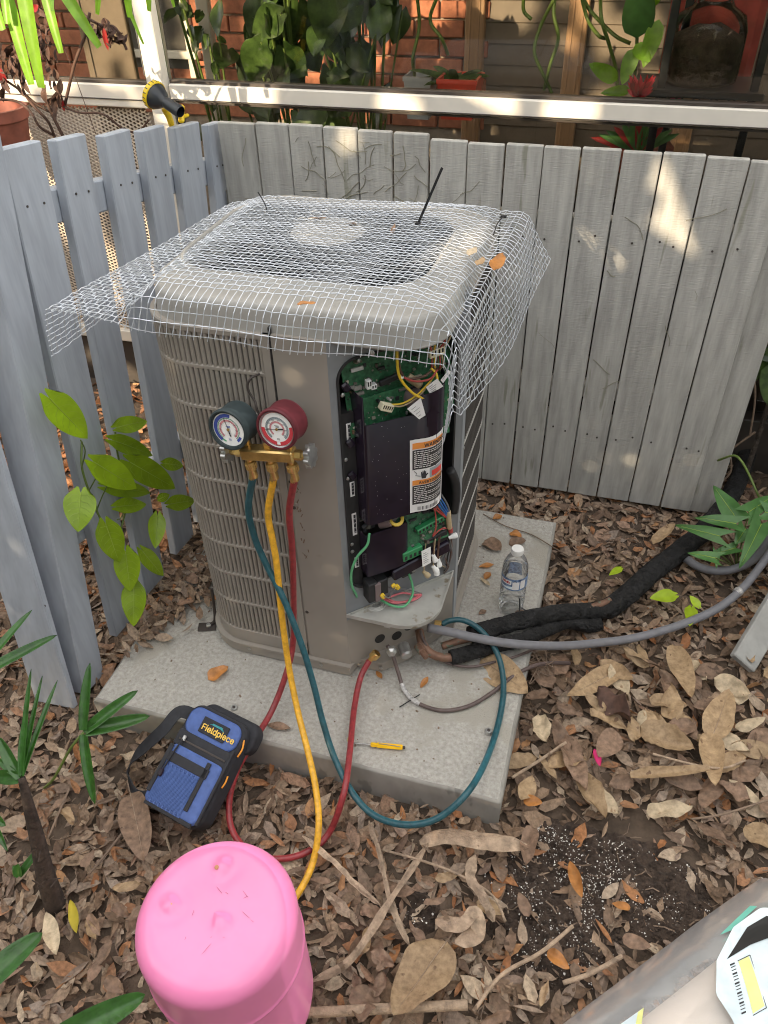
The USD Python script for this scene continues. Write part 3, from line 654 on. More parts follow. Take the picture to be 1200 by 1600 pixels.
# ------------------------------------------------------------------ air conditioner
AX0, AX1, AY0, AY1, AR = -.815, -.245, 1.103, 1.672, .10
ZB, ZL = .12, .938
ac = thing('air_conditioner', 'beige louvered outdoor air conditioning unit with its electronics panel open', 'air conditioner', (-.53, 1.39, SLAB[4]))
def arc(cx, cy, r, a0, a1, n): return [(cx + r * math.cos(math.radians(a0 + (a1 - a0) * k / n)), cy + r * math.sin(math.radians(a0 + (a1 - a0) * k / n))) for k in range(n + 1)]
class Path2:
    def __init__(s, pts):
        s.p = np.array(pts, float); s.l = np.r_[0, np.cumsum(np.linalg.norm(np.diff(s.p, axis=0), axis=1))]
    def at(s, q, off=0):
        q = np.clip(q, 0, s.l[-1]); x = np.array([np.interp(q, s.l, s.p[:, k]) for k in (0, 1)])
        e = 1e-3; d = np.array([np.interp(min(q + e, s.l[-1]), s.l, s.p[:, k]) - np.interp(max(q - e, 0), s.l, s.p[:, k]) for k in (0, 1)]); d /= np.linalg.norm(d)
        n = np.array([d[1], -d[0]]); return x + n * off, d, n
    def strip(s, prof, q0=None, q1=None, step=.012, close=True):
        """Sweeps a closed profile of (outward offset, z) along the path."""
        q0, q1 = q0 or 0, q1 if q1 is not None else s.l[-1]
        qs = np.linspace(q0, q1, max(2, int((q1 - q0) / step))); m = len(prof)
        V = np.array([(*s.at(q, o)[0], z) for q in qs for o, z in prof])
        i = np.arange(len(qs) - 1)[:, None] * m; j = np.arange(m if close else m - 1)[None]; k = (j + 1) % m
        F = [tri(np.stack([i + j, i + m + j, i + m + k, i + k], -1).reshape(-1, 4))]
        if close:
            for b in (0, (len(qs) - 1) * m): F.append(np.array([(b, b + a, b + a + 1) for a in range(1, m - 1)]))
        return V, np.vstack(F)
# left panel runs from the front seam leftwards round the corner: outward is on the right hand when walking from back to front
left = Path2([(AX0, AY1 - .09)] + [(AX0, AY0 + AR)] + arc(AX0 + AR, AY0 + AR, AR, 180, 270, 12)[1:] + [(-.548, AY0)])
def cprof(o0, o1, z0, z1, b=.0025): return [(o0, z0), (o1 - b, z0), (o1, z0 + b), (o1, z1 - b), (o1 - b, z1), (o0, z1)]
q1 = left.l[-1]
lp = obj('louver_panel', [left.strip(cprof(-.012, 0, ZL, .951)), left.strip(cprof(-.012, 0, ZB, .163)), left.strip(cprof(-.012, .0005, ZB, .951), q1 - .014, q1), left.strip(cprof(-.012, .0005, ZB, .951), 0, .014)], 'ac_paint', ac, smooth=35)
obj('panel_lining', left.strip([(-.016, ZB), (-.013, ZB), (-.013, .95), (-.016, .95)]), 'ac_dark', ac)
for z in (.871, .783, .696, .609, .521, .434, .345, .255):
    obj('rail', left.strip([(-.011, z - .0055), (-.004, z - .0055), (-.0006, z - .0028), (-.0006, z + .0028), (-.004, z + .0055), (-.011, z + .0055)], .004, q1 - .004), 'ac_paint', lp, smooth=35)
pitch = .0104
q = .020
while q < q1 - .016:
    c, d, n = left.at(q)
    pr = [(-.0048, -.0105), (-.0046, -.0050), (-.0036, -.0020), (-.0012, -.0008), (.0020, -.0012), (.0034, -.0032), (.0026, -.0105)]
    base = np.array([(*(c + d * a + n * b), ZB + .03) for a, b in pr]); topv = base + (0, 0, ZL - ZB - .02); m = len(pr)
    F = [(k, (k + 1) % m, m + (k + 1) % m, m + k) for k in range(m)]
    obj('slat', (np.vstack([base, topv]), tri(F)), 'ac_slat', lp, smooth=50)
    q += pitch
# base pan
_cut = Polygon([(-.4445, 1.0), (-.4445, 1.0965), (-.436, 1.127), (-.374, 1.13), (-.320, 1.185), (-.262, 1.28), (-.236, 1.31), (-.1, 1.31), (-.1, 1.0)])
foot = rrect(AX0 - .006, AY0 - .006, AX1 + .004, AY1 + .006, .1, 12).difference(_cut)
pan = prism(foot, .030, t=(0, 0, .086))
obj('base_pan', [pan, prism(rrect(AX0 - .010, AY0 - .010, AX1 + .008, AY1 + .010, .104, 12).difference(_cut.buffer(-.004)), .006, t=(0, 0, .114))], 'ac_paint', ac, smooth=35)
for x in (-.70, -.515, -.40):
    obj('screw', lathe([(.0045, 0), (.0045, .0015), (.002, .003), (0, .003)], 12, (x, AY0 - .006, .103), (0, -1, 0)), 'steel', ac, smooth=40)
# corner post (front face and short return)
cp = obj('corner_post', prism([(-.543, AY0), (-.4435, AY0), (-.4435, AY0 + .0055), (-.4385, AY0 + .035), (-.4415, AY0 + .036), (-.4475, AY0 + .006), (-.543, AY0 + .012)], .952 - ZB, t=(0, 0, ZB)), 'ac_paint', ac)
obj('seam', cbox((-.5455, AY0 + .006, .845), (.004, .010, .24), .0005), 'ac_dark', ac)
obj('seam', cbox((-.5455, AY0 + .0035, .42), (.0035, .003, .60), .0005), 'ac_slat', ac)
for z, m in ((.585, 'steel'), (.575, 'nail'), (.64, 'nail'), (.272, 'nail')):
    obj('screw', lathe([(.004, 0), (.004, .0012), (.0015, .0025), (0, .0025)], 12, (-.532 if m == 'steel' else -.542 + .004, AY0, z), (0, -1, 0)), m, cp, smooth=40)
# rust runs of scraped paint on the post
rs = []
g = np.random.default_rng(51)
for k in range(26):
    z = g.uniform(.44, .68); rs.append(cbox((-.527 + g.normal(0, .004), AY0 - .0002, z), (g.uniform(.0008, .003), .0006, g.uniform(.003, .012)), .0002, rot((0, 1, 0), g.uniform(-30, 30))))
obj('rust_scrape', rs, 'rust', cp, kind='stuff')
# chamfered bay with the electronics
CO = np.array([-.4435, 1.1035, 0.]); CU = np.array([.7071, .7071, 0]); CN = np.array([.7071, -.7071, 0]); CW = .28
CR = np.stack([CU, (0, 0, 1), CN], 1)              # local (u, z, w) -> world
def ch(u, z, w=0): return CO + CU * u + CN * w + np.array([0, 0, z])
def cplate(poly, w0, w1): return prism(poly, w1 - w0, CR, CO + CN * w0)
def cbx(u, z, w, su, sz, sw, b=.001, tilt=0): return cbox(ch(u, z, w), (su, sz, sw), b, CR @ rot((0, 0, 1), tilt) if tilt else CR)
def ctube(pts, r, n=6, k=5): return tube(smooth_path([ch(*p) for p in pts], k), r, n)
bay = obj('bay_panel', cplate(rrect(.0, .27, CW, .95, .001).difference(rrect(.016, .355, .262, .908, .038)), -.0025, 0), 'grey_steel', ac)
obj('lower_panel', cplate(rrect(.0, .11, CW, .27, .001), -.004, -.001), 'ac_paint', ac)
obj('bay_tray', [cplate(rrect(.010, .348, .268, .914, .04), -.062, -.058), cplate(rrect(.014, .353, .264, .910, .04).difference(rrect(.018, .357, .260, .906, .036)), -.060, .003), cplate(rrect(.019, .36, .046, .80, .004), -.06, -.004)], 'black_matt', bay, smooth=30)
for u, z in ((.026, .84), (.024, .70), (.026, .655), (.025, .485), (.025, .465), (.065, .893)):
    obj('screw', lathe([(.0042, 0), (.0042, .0015), (.002, .003), (0, .003)], 12, ch(u, z, -.003 if u < .05 else -.011), CN), 'steel', bay, smooth=40)
for u, z, h in ((.034, .755, .045), (.034, .625, .036), (.034, .535, .058), (.034, .43, .03)):
    lb = obj('barcode_label', cbx(u, z, -.0034, .010, h, .0006, .0002), 'paper', bay)
    obj('print', [cbx(u + .001, z - h * .38 + h * .76 * k / 11, -.0028, .005, h * .03 * (1 + (k * 7) % 3), .0004, .0001) for k in range(12)], 'ink', lb)
for u, z in ((.030, .735), (.030, .66), (.028, .855)):
    obj('clip', cbx(u + .004, z, .0, .014, .020, .008, .003, 30), 'black_plastic', bay)
# circuit boards and their parts
def board(name, u0, u1, z0, z1, w, lean, count, seed, m='pcb_green'):
    """A board that leans back at the top by lean degrees."""
    Rb = CR @ rot((1, 0, 0), -lean); c = ch((u0 + u1) / 2, (z0 + z1) / 2, w)
    b = obj(name, cbox(c, (u1 - u0, z1 - z0, .0018), .0004, Rb), m, bay)
    g = np.random.default_rng(seed); comp = []
    for k in range(count):
        a, e = g.uniform(-.48, .48) * (u1 - u0), g.uniform(-.47, .47) * (z1 - z0)
        kind = g.random()
        if kind < .74: s = g.uniform(.0012, .004, 2); h = g.uniform(.0006, .0016)
        elif kind < .88: s = g.uniform(.003, .008, 2); h = g.uniform(.002, .005)
        elif kind < .94:
            r = g.uniform(.002, .004); comp.append(lathe([(r, 0), (r, g.uniform(.006, .014)), (0, .0145)], 10, c + Rb @ np.array([a, e, .0009]), Rb[:, 2])); continue
        else: s = np.array([g.uniform(.012, .026), g.uniform(.004, .008)]); h = .005
        comp.append(cbox(c + Rb @ np.array([a, e, .001 + h / 2]), (s[0], s[1], h), .0004, Rb))
    obj('components', comp, 'components', b, kind='stuff')
    return c, Rb
cA, RA = board('upper_circuit_board', .036, .262, .745, .890, -.014, 12, 230, 61)
cB, RB = board('middle_circuit_board', .058, .24, .70, .822, .008, 10, 130, 62)
cC, RC = board('control_board', .128, .245, .425, .548, -.002, 24, 150, 63)
obj('board_bracket', cbx(.15, .897, -.040, .21, .010, .014, .003, 0), 'taupe_cap', bay)
obj('black_module', cbx(.150, .902, -.030, .080, .018, .02, .003), 'black_matt', bay)
obj('board_module', cbx(.125, .843, -.004, .050, .012, .008, .002, 8), 'black_matt', bay)
obj('capacitor', lathe([(0, 0), (.018, 0), (.020, .003), (.020, .055), (.016, .058), (.0165, .052), (0, .052)], 24, ch(.165, .80, -.012), CN * .75 + np.array([.1, 0, -.35])), 'taupe_cap', bay, smooth=40)
obj('yellow_choke', lathe([(0, 0), (.008, 0), (.008, .028), (.005, .030), (0, .030)], 16, ch(.155, .842, .004), CU * .6 + CN * .5 + np.array([0, 0, -.5])), 'wire_tan', bay, smooth=40)
def connector(name, c, R, s, pins=5, m='cream_plastic'):
    o = obj(name, cbox(c, s, .0012, R), m, bay)
    obj('pin_slots', [cbox(c + R @ np.array([(-.5 + (k + .5) / pins) * s[0] * .9, s[1] * .12, s[2] * .5]), (s[0] / pins * .45, s[1] * .5, .0008), .0001, R) for k in range(pins)], 'black_matt', o)
connector('cream_connector', ch(.098, .807, .024), CR @ rot((0, 0, 1), -28), (.026, .014, .014), 5)
connector('cream_connector', ch(.205, .886, .018), CR @ rot((0, 0, 1), 4), (.032, .016, .012), 4)
connector('white_connector', ch(.085, .842, .0), CR, (.012, .010, .012), 2, 'white_plastic')
connector('white_connector', ch(.075, .85, .002), CR, (.010, .018, .010), 2, 'white_plastic')
# loop of wires
obj('wire', ctube([(.125, .94, .02), (.116, .905, .035), (.118, .87, .04), (.14, .835, .045), (.165, .818, .048), (.19, .83, .046), (.196, .85, .036), (.188, .862, .03)], .0026), 'wire_yellow', bay, smooth=True)
obj('wire', ctube([(.13, .945, .018), (.121, .905, .030), (.125, .872, .034), (.14, .858, .036), (.17, .855, .036), (.195, .86, .030)], .0024), 'wire_brown', bay, smooth=True)
obj('wire', ctube([(.128, .865, .038), (.15, .852, .040), (.18, .848, .040), (.198, .858, .034)], .0020), 'wire_red', bay, smooth=True)
obj('wire', ctube([(.108, .807, .022), (.13, .808, .030), (.155, .82, .036), (.18, .838, .036), (.195, .85, .032)], .0018), 'wire_yellow', bay, smooth=True)
obj('wire', ctube([(.108, .805, .022), (.13, .803, .031), (.16, .818, .037), (.185, .84, .036)], .0015), 'wire_tan', bay, smooth=True)
for k, m in enumerate(('wire_red', 'wire_yellow', 'wire_brown', 'wire_red', 'wire_tan')):
    obj('wire', ctube([(.195 + k * .005, .89, .02), (.185 + k * .010, .91, .030), (.190 + k * .011, .935, .022), (.205 + k * .006, .95, .0)], .0016), m, bay, smooth=True)
    obj('wire', ctube([(.195 + k * .005, .88, .022), (.193 + k * .006, .86, .024), (.20 + k * .004, .845, .016)], .0015), m, bay, smooth=True)
obj('cable_tie', lathe([(.0045, -.002), (.0048, 0), (.0045, .002)], 10, ch(.122, .868, .038), (0, .3, 1)), 'white_plastic', bay)
# paper flags on the wires
def flag(pts, w, m='paper', name='wire_tag', marks=4):
    P = [ch(*p) for p in pts]; o = obj(name, prism(Polygon([(0, 0), (1, 0), (1, 1), (0, 1)]), .0006) if False else (np.array(P + [p + CN * .0006 for p in P]), np.array([(0, 2, 1), (0, 3, 2), (4, 5, 6), (4, 6, 7), (0, 1, 5), (0, 5, 4), (1, 2, 6), (1, 6, 5), (2, 3, 7), (2, 7, 6), (3, 0, 4), (3, 4, 7)])), m, bay)
    a, b, c, d = P; pr = []
    for k in range(marks):
        q = .2 + .6 * k / max(1, marks - 1); l = a + (d - a) * q; r = b + (c - b) * q
        pr.append(tube([l + (r - l) * .15 + CN * .001, l + (r - l) * (.5 + .3 * ((k * 5) % 3) / 3) + CN * .001], .0004, 4))
    obj('print', pr, 'ink', o)
    return o
flag([(.168, .838, .046), (.190, .850, .048), (.202, .832, .050), (.176, .822, .048)], .02)
flag([(.196, .846, .05), (.212, .862, .05), (.217, .858, .052), (.200, .840, .052)], .01, marks=1)
flag([(.128, .806, .048), (.155, .822, .050), (.163, .785, .054), (.150, .780, .053)], .03)
# black heat-sink cover with its warning label
prof = [(.046, -.045), (.046, .022), (.049, .031), (.056, .035), (.10, .039), (.145, .045), (.165, .051), (.182, .052), (.198, .047), (.213, .036), (.226, .018), (.236, -.006), (.240, -.045)]
def cover(z0, ztop, name, m, prof, parent=None):
    mm = len(prof); V, F = [], []
    for dw in (0, -.002):
        for u, w in prof:
            V.append(ch(u, z0, w + dw)); V.append(ch(u, ztop(u), w + dw))
    o = mm * 2
    for k in range(mm - 1):
        a = 2 * k; F += [(a, a + 2, a + 3, a + 1), (o + a, o + a + 1, o + a + 3, o + a + 2), (a + 1, a + 3, o + a + 3, o + a + 1), (a, o + a, o + a + 2, a + 2)]
    return obj(name, (np.array(V), tri(F)), m, parent or bay, smooth=30)
fine = [tuple(r) for r in smooth_path(np.c_[np.array(prof), np.zeros(len(prof))], 4)[:, :2]]
prof = fine
def ctop(u): return .845 if u < .0495 else .787 - .01 * (u - .05) if u < .152 else .826 + .10 * max(0, u - .175)
hc = cover(.552, ctop, 'heat_sink_cover', 'black_plastic', prof)
obj('cover_rib', [cbx(u, .66, .0525 - abs(u - .18) * .25, .002, .20, .002, .0006) for u in (.162, .172, .190)], 'black_plastic', hc)
obj('moulded_arrow', prism([(-.010, -.018), (.010, -.018), (.010, .004), (.017, .004), (0, .02), (-.017, .004), (-.010, .004)], .0012, CR, ch(.178, .775, .0516)), 'black_plastic', hc)
PU = np.array(prof)
gd = np.random.default_rng(73)
obj('dust_specks', [cbox(ch(q_, z_, np.interp(q_, [p[0] for p in prof], [p[1] for p in prof]) + .0003), (gd.uniform(.0003, .001), gd.uniform(.0003, .0009), .0003), .0001, CR) for q_, z_ in zip(gd.uniform(.06, .13, 34), gd.uniform(.56, .78, 34))], 'paper', hc, kind='stuff')
def on_cover(q, z, lift=.0006):
    """q along the label 0..1 -> a point on the cover's curved face."""
    u = .136 + q * .078; k = np.searchsorted(PU[:, 0], u); w = np.interp(u, PU[:, 0], PU[:, 1])
    return ch(u, z, w + lift + .0002)
def cover_patch(q0, q1, z0, z1, m, name, parent, lift, n=8):
    qs = np.linspace(q0, q1, n); V = [on_cover(q, z, lift) for q in qs for z in (z0, z1)]
    return obj(name, (np.array(V), tri([(2 * k, 2 * k + 2, 2 * k + 3, 2 * k + 1) for k in range(n - 1)])), m, parent, smooth=True)
Z0, Z1 = .556, .732
wl = cover_patch(0, 1, Z0, Z1, 'paper', 'warning_label', hc, .0004)
cover_patch(.06, .94, Z1 - .022, Z1 - .008, 'label_orange', 'label_band', wl, .0009)
cover_patch(.06, .94, .662, Z1 - .024, 'label_black', 'label_field', wl, .0009)
cover_patch(.06, .94, .624, .636, 'label_orange', 'label_band', wl, .0009)
cover_patch(.06, .94, .576, .623, 'label_black', 'label_field', wl, .0009)
cover_patch(.50, .95, .637, .660, 'dial_grey', 'label_frame', wl, .0009)
cover_patch(.56, .92, .640, .653, 'label_red', 'label_stamp', wl, .0013)
def cover_text(s, q, z, h, m, lift=.0013, bold=True):
    v, f = meshkit.arrays(meshkit.text_mesh(s, h, .0003, bold))[:2]
    V = np.array([on_cover(q + x / .082, z + y, lift + w) for x, y, w in v]); return V, f
obj('label_text', cover_text('WARNING', .34, Z1 - .0195, .008, 'ink'), 'ink', wl)
obj('label_text', cover_text('AVERTISSEMENT', .22, .6265, .006, 'ink'), 'ink', wl)
ln = []
g = np.random.default_rng(71)
for zlo, zhi, step in ((.665, .707, .0046), (.578, .622, .0046)):
    z = zhi - .004; k = 0
    while z > zlo:
        q = .10
        end = .90 if k % 3 != 2 else g.uniform(.4, .8)
        while q < end:
            w = g.uniform(.03, .10)
            a, b = q, min(end, q + w)
            V = np.array([on_cover(a, z, .0013), on_cover(b, z, .0013), on_cover(b, z + .0017, .0013), on_cover(a, z + .0017, .0013)]); ln.append((V, tri([(0, 1, 2, 3)]))); q += w + .018
        z -= step; k += 1
obj('label_print', ln, 'paper', wl)
# hazard hand and spark
hand = [(-.004, -.008), (.004, -.008), (.006, -.002), (.0095, .002), (.008, .0035), (.0045, .001), (.0045, .009), (.003, .009), (.0025, .003), (.002, .011), (.0005, .011), (0, .003), (-.001, .0105), (-.0025, .0105), (-.0025, .002), (-.004, .008), (-.0055, .0075), (-.005, -.002)]
v, f = meshkit.arrays(trimesh.creation.extrude_polygon(Polygon(hand), .0003, engine='earcut'))[:2]
obj('label_symbol', (np.array([on_cover(.34 + x / .082, .647 + y, .0013 + w) for x, y, w in v]), f), 'ink', wl)
obj('label_symbol', tube([on_cover(q, z, .0015) for q, z in ((.10, .659), (.17, .653), (.14, .648), (.26, .645))], .0006, 4), 'ink', wl)
obj('barcode', [(np.array([on_cover(.2 + .036 * k, .560, .0012), on_cover(.2 + .036 * k + .012 + .008 * (k % 3 == 0), .560, .0012), on_cover(.2 + .036 * k + .012 + .008 * (k % 3 == 0), .569, .0012), on_cover(.2 + .036 * k, .569, .0012)]), tri([(0, 1, 2, 3)])) for k in range(17)], 'ink', wl)
# lower black cover, bracket, terminal block
lowprof = [tuple(r) for r in smooth_path(np.array([(.044, -.045, 0), (.044, .018, 0), (.05, .026, 0), (.10, .030, 0), (.128, .030, 0), (.143, .022, 0), (.147, -.01, 0), (.148, -.045, 0)]), 4)[:, :2]]
lc = cover(.405, lambda u: .520 - .10 * max(0, u - .06) * 0 - .012 * (u > .14), 'capacitor_cover', 'black_plastic', lowprof)
obj('cover_lid', cplate(Polygon([(.044, .0)] + [(u, .002) for u in (.05, .14)] + [(.147, 0)]).buffer(.001), -.03, .02), 'black_plastic', lc)
obj('black_bracket', cbx(.175, .392, .022, .145, .030, .016, .003, 10), 'black_plastic', bay)
obj('board_edge', cbx(.195, .425, .012, .10, .03, .02, .002, 12), 'black_matt', bay)
tb = obj('terminal_strip', cbx(.15, .428, .026, .048, .024, .014, .0015, 4), 'green_terminal', bay)
obj('terminal_hole', [cbx(.133 + .011 * k, .424 + .0008 * k, .0332, .006, .010, .001, .0004) for k in range(4)], 'black_matt', tb)
t2 = obj('terminal_strip', cbx(.205, .478, .014, .075, .014, .014, .0015, 12), 'green_terminal', bay)
obj('terminal_hole', [cbx(.174 + .0088 * k, .4715 + .0019 * k, .0212, .005, .007, .001, .0004) for k in range(8)], 'black_matt', t2)
obj('yellow_ferrite', lathe([(.010, -.004), (.016, -.004), (.017, 0), (.016, .004), (.010, .004), (.009, 0), (.010, -.004)], 24, ch(.118, .530, .018), (.5, -.6, .9)), 'wire_yellow', bay, smooth=40)
obj('dark_core', lathe([(0, -.012), (.013, -.012), (.014, 0), (.013, .012), (0, .012)], 20, ch(.095, .528, .012), (.9, .2, .3)), 'taupe_cap', bay, smooth=40)
cg = []
g = np.random.default_rng(77)
for k in range(16): cg.append(cbx(g.uniform(.045, .14), g.uniform(.518, .545), g.uniform(-.02, .012), g.uniform(.004, .014), g.uniform(.004, .012), .008, .001, g.uniform(-40, 40)))
obj('relay_parts', cg, 'components', bay, kind='stuff')
# contactor with yellow spade terminals on the shelf side
ct = obj('contactor', [cbx(.055, .352, .012, .022, .055, .030, .002), cbx(.082, .350, .008, .026, .045, .026, .002)], 'black_matt', bay)
obj('contactor_plate', cbx(.066, .350, .026, .014, .052, .006, .001), 'taupe_cap', ct)
for u, z in ((.076, .336), (.104, .352), (.112, .346)):
    obj('spade_terminal', cbx(u, z, .030, .010, .016, .007, .002, 25), 'wire_yellow', ct)
obj('wire', ctube([(.078, .337, .033), (.088, .330, .036), (.098, .345, .034), (.104, .352, .034)], .0016), 'wire_grey', bay, smooth=True)
obj('ground_lug', cbx(.152, .355, .006, .034, .022, .010, .002, 8), 'black_matt', bay)
obj('ground_lug_screw', lathe([(.005, 0), (.005, .004), (0, .004)], 12, ch(.163, .357, .010), CN), 'steel', bay)
# green earth wires
obj('wire', ctube([(.052, .525, .026), (.044, .50, .030), (.024, .47, .022), (.012, .43, .016), (.012, .385, .012), (.024, .345, .006), (.026, .335, .003)], .0028), 'wire_green', bay, smooth=True)
# shelf
SZ = .286
sp = Polygon([(-.4435, 1.1015), (-.36, 1.1005)] + arc(-.247 - .085, 1.1005 + .085, .085, 270, 360, 12) + [(-.247, 1.30)])
sh = obj('bay_shelf', prism(sp, .004, t=(0, 0, SZ - .004)), 'shelf_steel', ac, smooth=30)
obj('shelf_lip', [prism(sp.difference(sp.buffer(-.0018)), .007, t=(0, 0, SZ - .0005))], 'shelf_steel', sh)
obj('shelf_tab', cbox((-.352, 1.108, SZ - .010), (.014, .003, .012), .0005), 'shelf_steel', sh)
kc = np.array([-.392, 1.155, SZ])
kn = obj('knockout', [lathe([(.012 + .004 * k, 0), (.0135 + .004 * k, .0014), (.015 + .004 * k, 0)], 28, kc) for k in range(3)], 'shelf_steel', sh, smooth=40)
obj('knockout_ring', lathe([(.0115, 0), (.0115, .004), (.0085, .004), (.0085, .0005), (0, .0005)], 24, kc), 'steel', kn, smooth=40)
def w3(pts, r, m, k=6): return obj('wire', tube(smooth_path(pts, k), r, 7), m, bay, smooth=True)
w3([ch(.152, .350, .010), ch(.155, .325, .020), ch(.150, .302, .030), (-.325, 1.155, SZ + .012), (-.352, 1.150, SZ + .010), (-.385, 1.158, SZ + .014), kc + (0, .004, .003), kc + (0, .004, -.02)], .0028, 'wire_green')
w3([ch(.06, .325, .018), (-.388, 1.165, SZ + .013), (-.35, 1.163, SZ + .006), (-.315, 1.185, SZ + .006), (-.305, 1.20, SZ + .005)], .0024, 'wire_pink')
w3([(-.365, 1.17, SZ + .014), (-.34, 1.19, SZ + .014), (-.315, 1.195, SZ + .010), (-.30, 1.205, SZ + .004), (-.315, 1.18, SZ + .007), (-.35, 1.168, SZ + .005), (-.385, 1.175, SZ + .010)], .0024, 'wire_pink')
w3([ch(.09, .345, .012), ch(.115, .325, .016), ch(.14, .312, .016), (-.30, 1.21, SZ + .004)], .0014, 'wire_grey')
# wires down the right hand side
for k, (m, r) in enumerate((('wire_red', .0017), ('wire_red', .0017), ('wire_blue', .0020), ('wire_blue', .0020), ('wire_blue', .0018), ('wire_grey', .0020))):
    w3([ch(.195 + .006 * k, .552, .018), ch(.207 + .006 * k, .525, .024), ch(.225 + .004 * k, .50, .022), ch(.243 + .001 * k, .478, .02)], r, m)
w3([ch(.198, .55, .018), ch(.207, .515, .026), ch(.207, .475, .030), ch(.200, .455, .030), ch(.212, .466, .032), ch(.228, .462, .026), ch(.240, .452, .02)], .0016, 'wire_red')
w3([ch(.243, .50, .02), ch(.244, .475, .022), ch(.247, .452, .022)], .006, 'wire_tan')
w3([ch(.249, .452, .022), ch(.25, .44, .023)], .0055, 'wire_red')
for k in range(9):
    a = k * .7; w3([ch(.246 + .002 * math.cos(a), .44, .018), ch(.252 + .005 * math.cos(a), .405 - .003 * k, .016 + .006 * math.sin(a)), ch(.236 + .020 * math.sin(a * 1.3), .37, .024), ch(.250 + .006 * math.cos(a), .33, .014), ch(.248, .30 + .003 * k, .006)], .0019, ['wire_grey', 'wire_brown', 'wire_grey', 'ac_dark', 'wire_grey', 'wire_tan', 'wire_grey', 'wire_brown', 'wire_grey'][k])
obj('black_loom', ctube([(.250, .60, .012), (.262, .57, .012), (.268, .53, .010), (.266, .48, .008)], .010, 8), 'black_matt', bay, smooth=True)
for (u, z, w, a) in ((.200, .402, .034, 160), (.212, .385, .036, 175), (.197, .375, .040, 140), (.176, .365, .036, 130), (.206, .366, .040, 190), (.246, .428, .026, 80)):
    dd = CU * math.sin(math.radians(a)) * .6 + np.array([0, 0, math.cos(math.radians(a))]) + CN * .2
    obj('wire_nut', lathe([(0, -.003), (.0042, -.002), (.0046, .004), (.0066, .010), (.0066, .016), (.004, .018), (0, .018)], 12, ch(u, z, w), dd), 'white_plastic' if u != .176 else 'wire_tan', bay, smooth=40)
    w3([ch(u, z, w), ch(u + .004, z + .025, w - .006), ch(min(.24, u + .012), .44, w - .014)], .0014, 'wire_tan' if u < .2 else 'wire_brown')
flag([(.166, .435, .040), (.189, .438, .040), (.188, .395, .044), (.167, .392, .044)], .02, 'white_plastic', 'barcode_tag', 6)
# front right edge post and right louver panel
obj('edge_post', cbox((-.2485, 1.318, .548), (.010, .030, .846), .002), 'grey_steel', ac)
for z in (.62, .42, .80): obj('screw', lathe([(.004, 0), (.004, .0012), (0, .0022)], 10, (-.2435, 1.328, z), (1, 0, 0)), 'steel', ac)
right = Path2([(AX1 - .003, 1.335), (AX1 - .003, AY1 - .10)] + arc(AX1 - .103, AY1 - .10, .10, 0, 90, 10)[1:] + [(-.50, AY1)])
rp = obj('louver_panel', [right.strip(cprof(-.012, 0, ZL, .953)), right.strip(cprof(-.012, 0, ZB, .163))], 'ac_paint', ac, smooth=35)
obj('panel_lining', right.strip([(-.016, ZB), (-.013, ZB), (-.013, .95), (-.016, .95)]), 'ac_dark', ac)
for z in (.871, .783, .696, .609, .521, .434, .345, .255):
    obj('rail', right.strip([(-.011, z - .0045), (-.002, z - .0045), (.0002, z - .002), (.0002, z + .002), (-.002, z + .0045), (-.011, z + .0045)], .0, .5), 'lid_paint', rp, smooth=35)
q = .008
while q < .40:
    c, d, n = right.at(q)
    pr = [(-.0048, -.0105), (-.0046, -.0050), (-.0036, -.0020), (-.0012, -.0008), (.0020, -.0012), (.0034, -.0032), (.0026, -.0105)]
    base = np.array([(*(c + d * a + n * b), ZB + .03) for a, b in pr]); topv = base + (0, 0, ZL - ZB - .02); m = len(pr)
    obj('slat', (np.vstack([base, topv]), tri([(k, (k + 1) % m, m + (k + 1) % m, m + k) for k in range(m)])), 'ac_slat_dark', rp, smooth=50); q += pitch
obj('back_panel', cbox((-.60, AY1 - .006, .54), (.36, .008, .84), .002), 'ac_paint', ac)
# lid with fan opening
def rr(x0, y0, x1, y1, r, n=10): return arc(x1 - r, y0 + r, r, -90, 0, n) + arc(x1 - r, y1 - r, r, 0, 90, n) + arc(x0 + r, y1 - r, r, 90, 180, n) + arc(x0 + r, y0 + r, r, 180, 270, n)
OUT, OPN = (AX0 + .013, AY0 + .006, AX1 - .004, AY1 - .006, .095), (-.778, 1.197, -.312, 1.560, .095)
def ringl(q, z): p = [a + (b - a) * q for a, b in zip(OUT, OPN)]; return [(x, y, z) for x, y in rr(*p)]
RL = [ringl(.03, .945), ringl(.0, .946), ringl(.0, .949), ringl(.02, .951), ringl(.06, .980), ringl(.085, .990), ringl(.13, .997), ringl(.20, 1.000), ringl(.42, 1.000), ringl(.68, 1.002), ringl(.78, 1.006), ringl(.86, 1.014), ringl(.93, 1.017), ringl(1.0, 1.013), ringl(1.02, 1.0), ringl(1.02, .95)]
V = np.array(sum(RL, [])); n = len(RL[0]); i = np.arange(len(RL) - 1)[:, None] * n; j = np.arange(n)[None]; k = (j + 1) % n
lid = obj('lid', (V, tri(np.stack([i + j, i + k, i + n + k, i + n + j], -1).reshape(-1, 4))), 'lid_paint', ac, smooth=50)
for x, y in ((-.60, AY0 - .008), (-.36, AY0 - .008)): obj('screw', lathe([(.0045, 0), (.0045, .0015), (0, .003)], 12, (x, y, .947), (0, -1, 0)), 'steel', lid)
_well = rrect(-.79, 1.185, -.30, 1.575, .08).difference(Polygon([(-.50, 1.15), (-.20, 1.45), (-.20, 1.0), (-.50, 1.0)]))
obj('fan_well', [prism(_well, .004, t=(0, 0, .80)), prism(_well.difference(_well.buffer(-.005)), .16, t=(0, 0, .80)), prism(rrect(-.785, 1.19, -.305, 1.57, .08).difference(_well.buffer(-.004)), .004, t=(0, 0, .957))], 'ac_dark', ac)
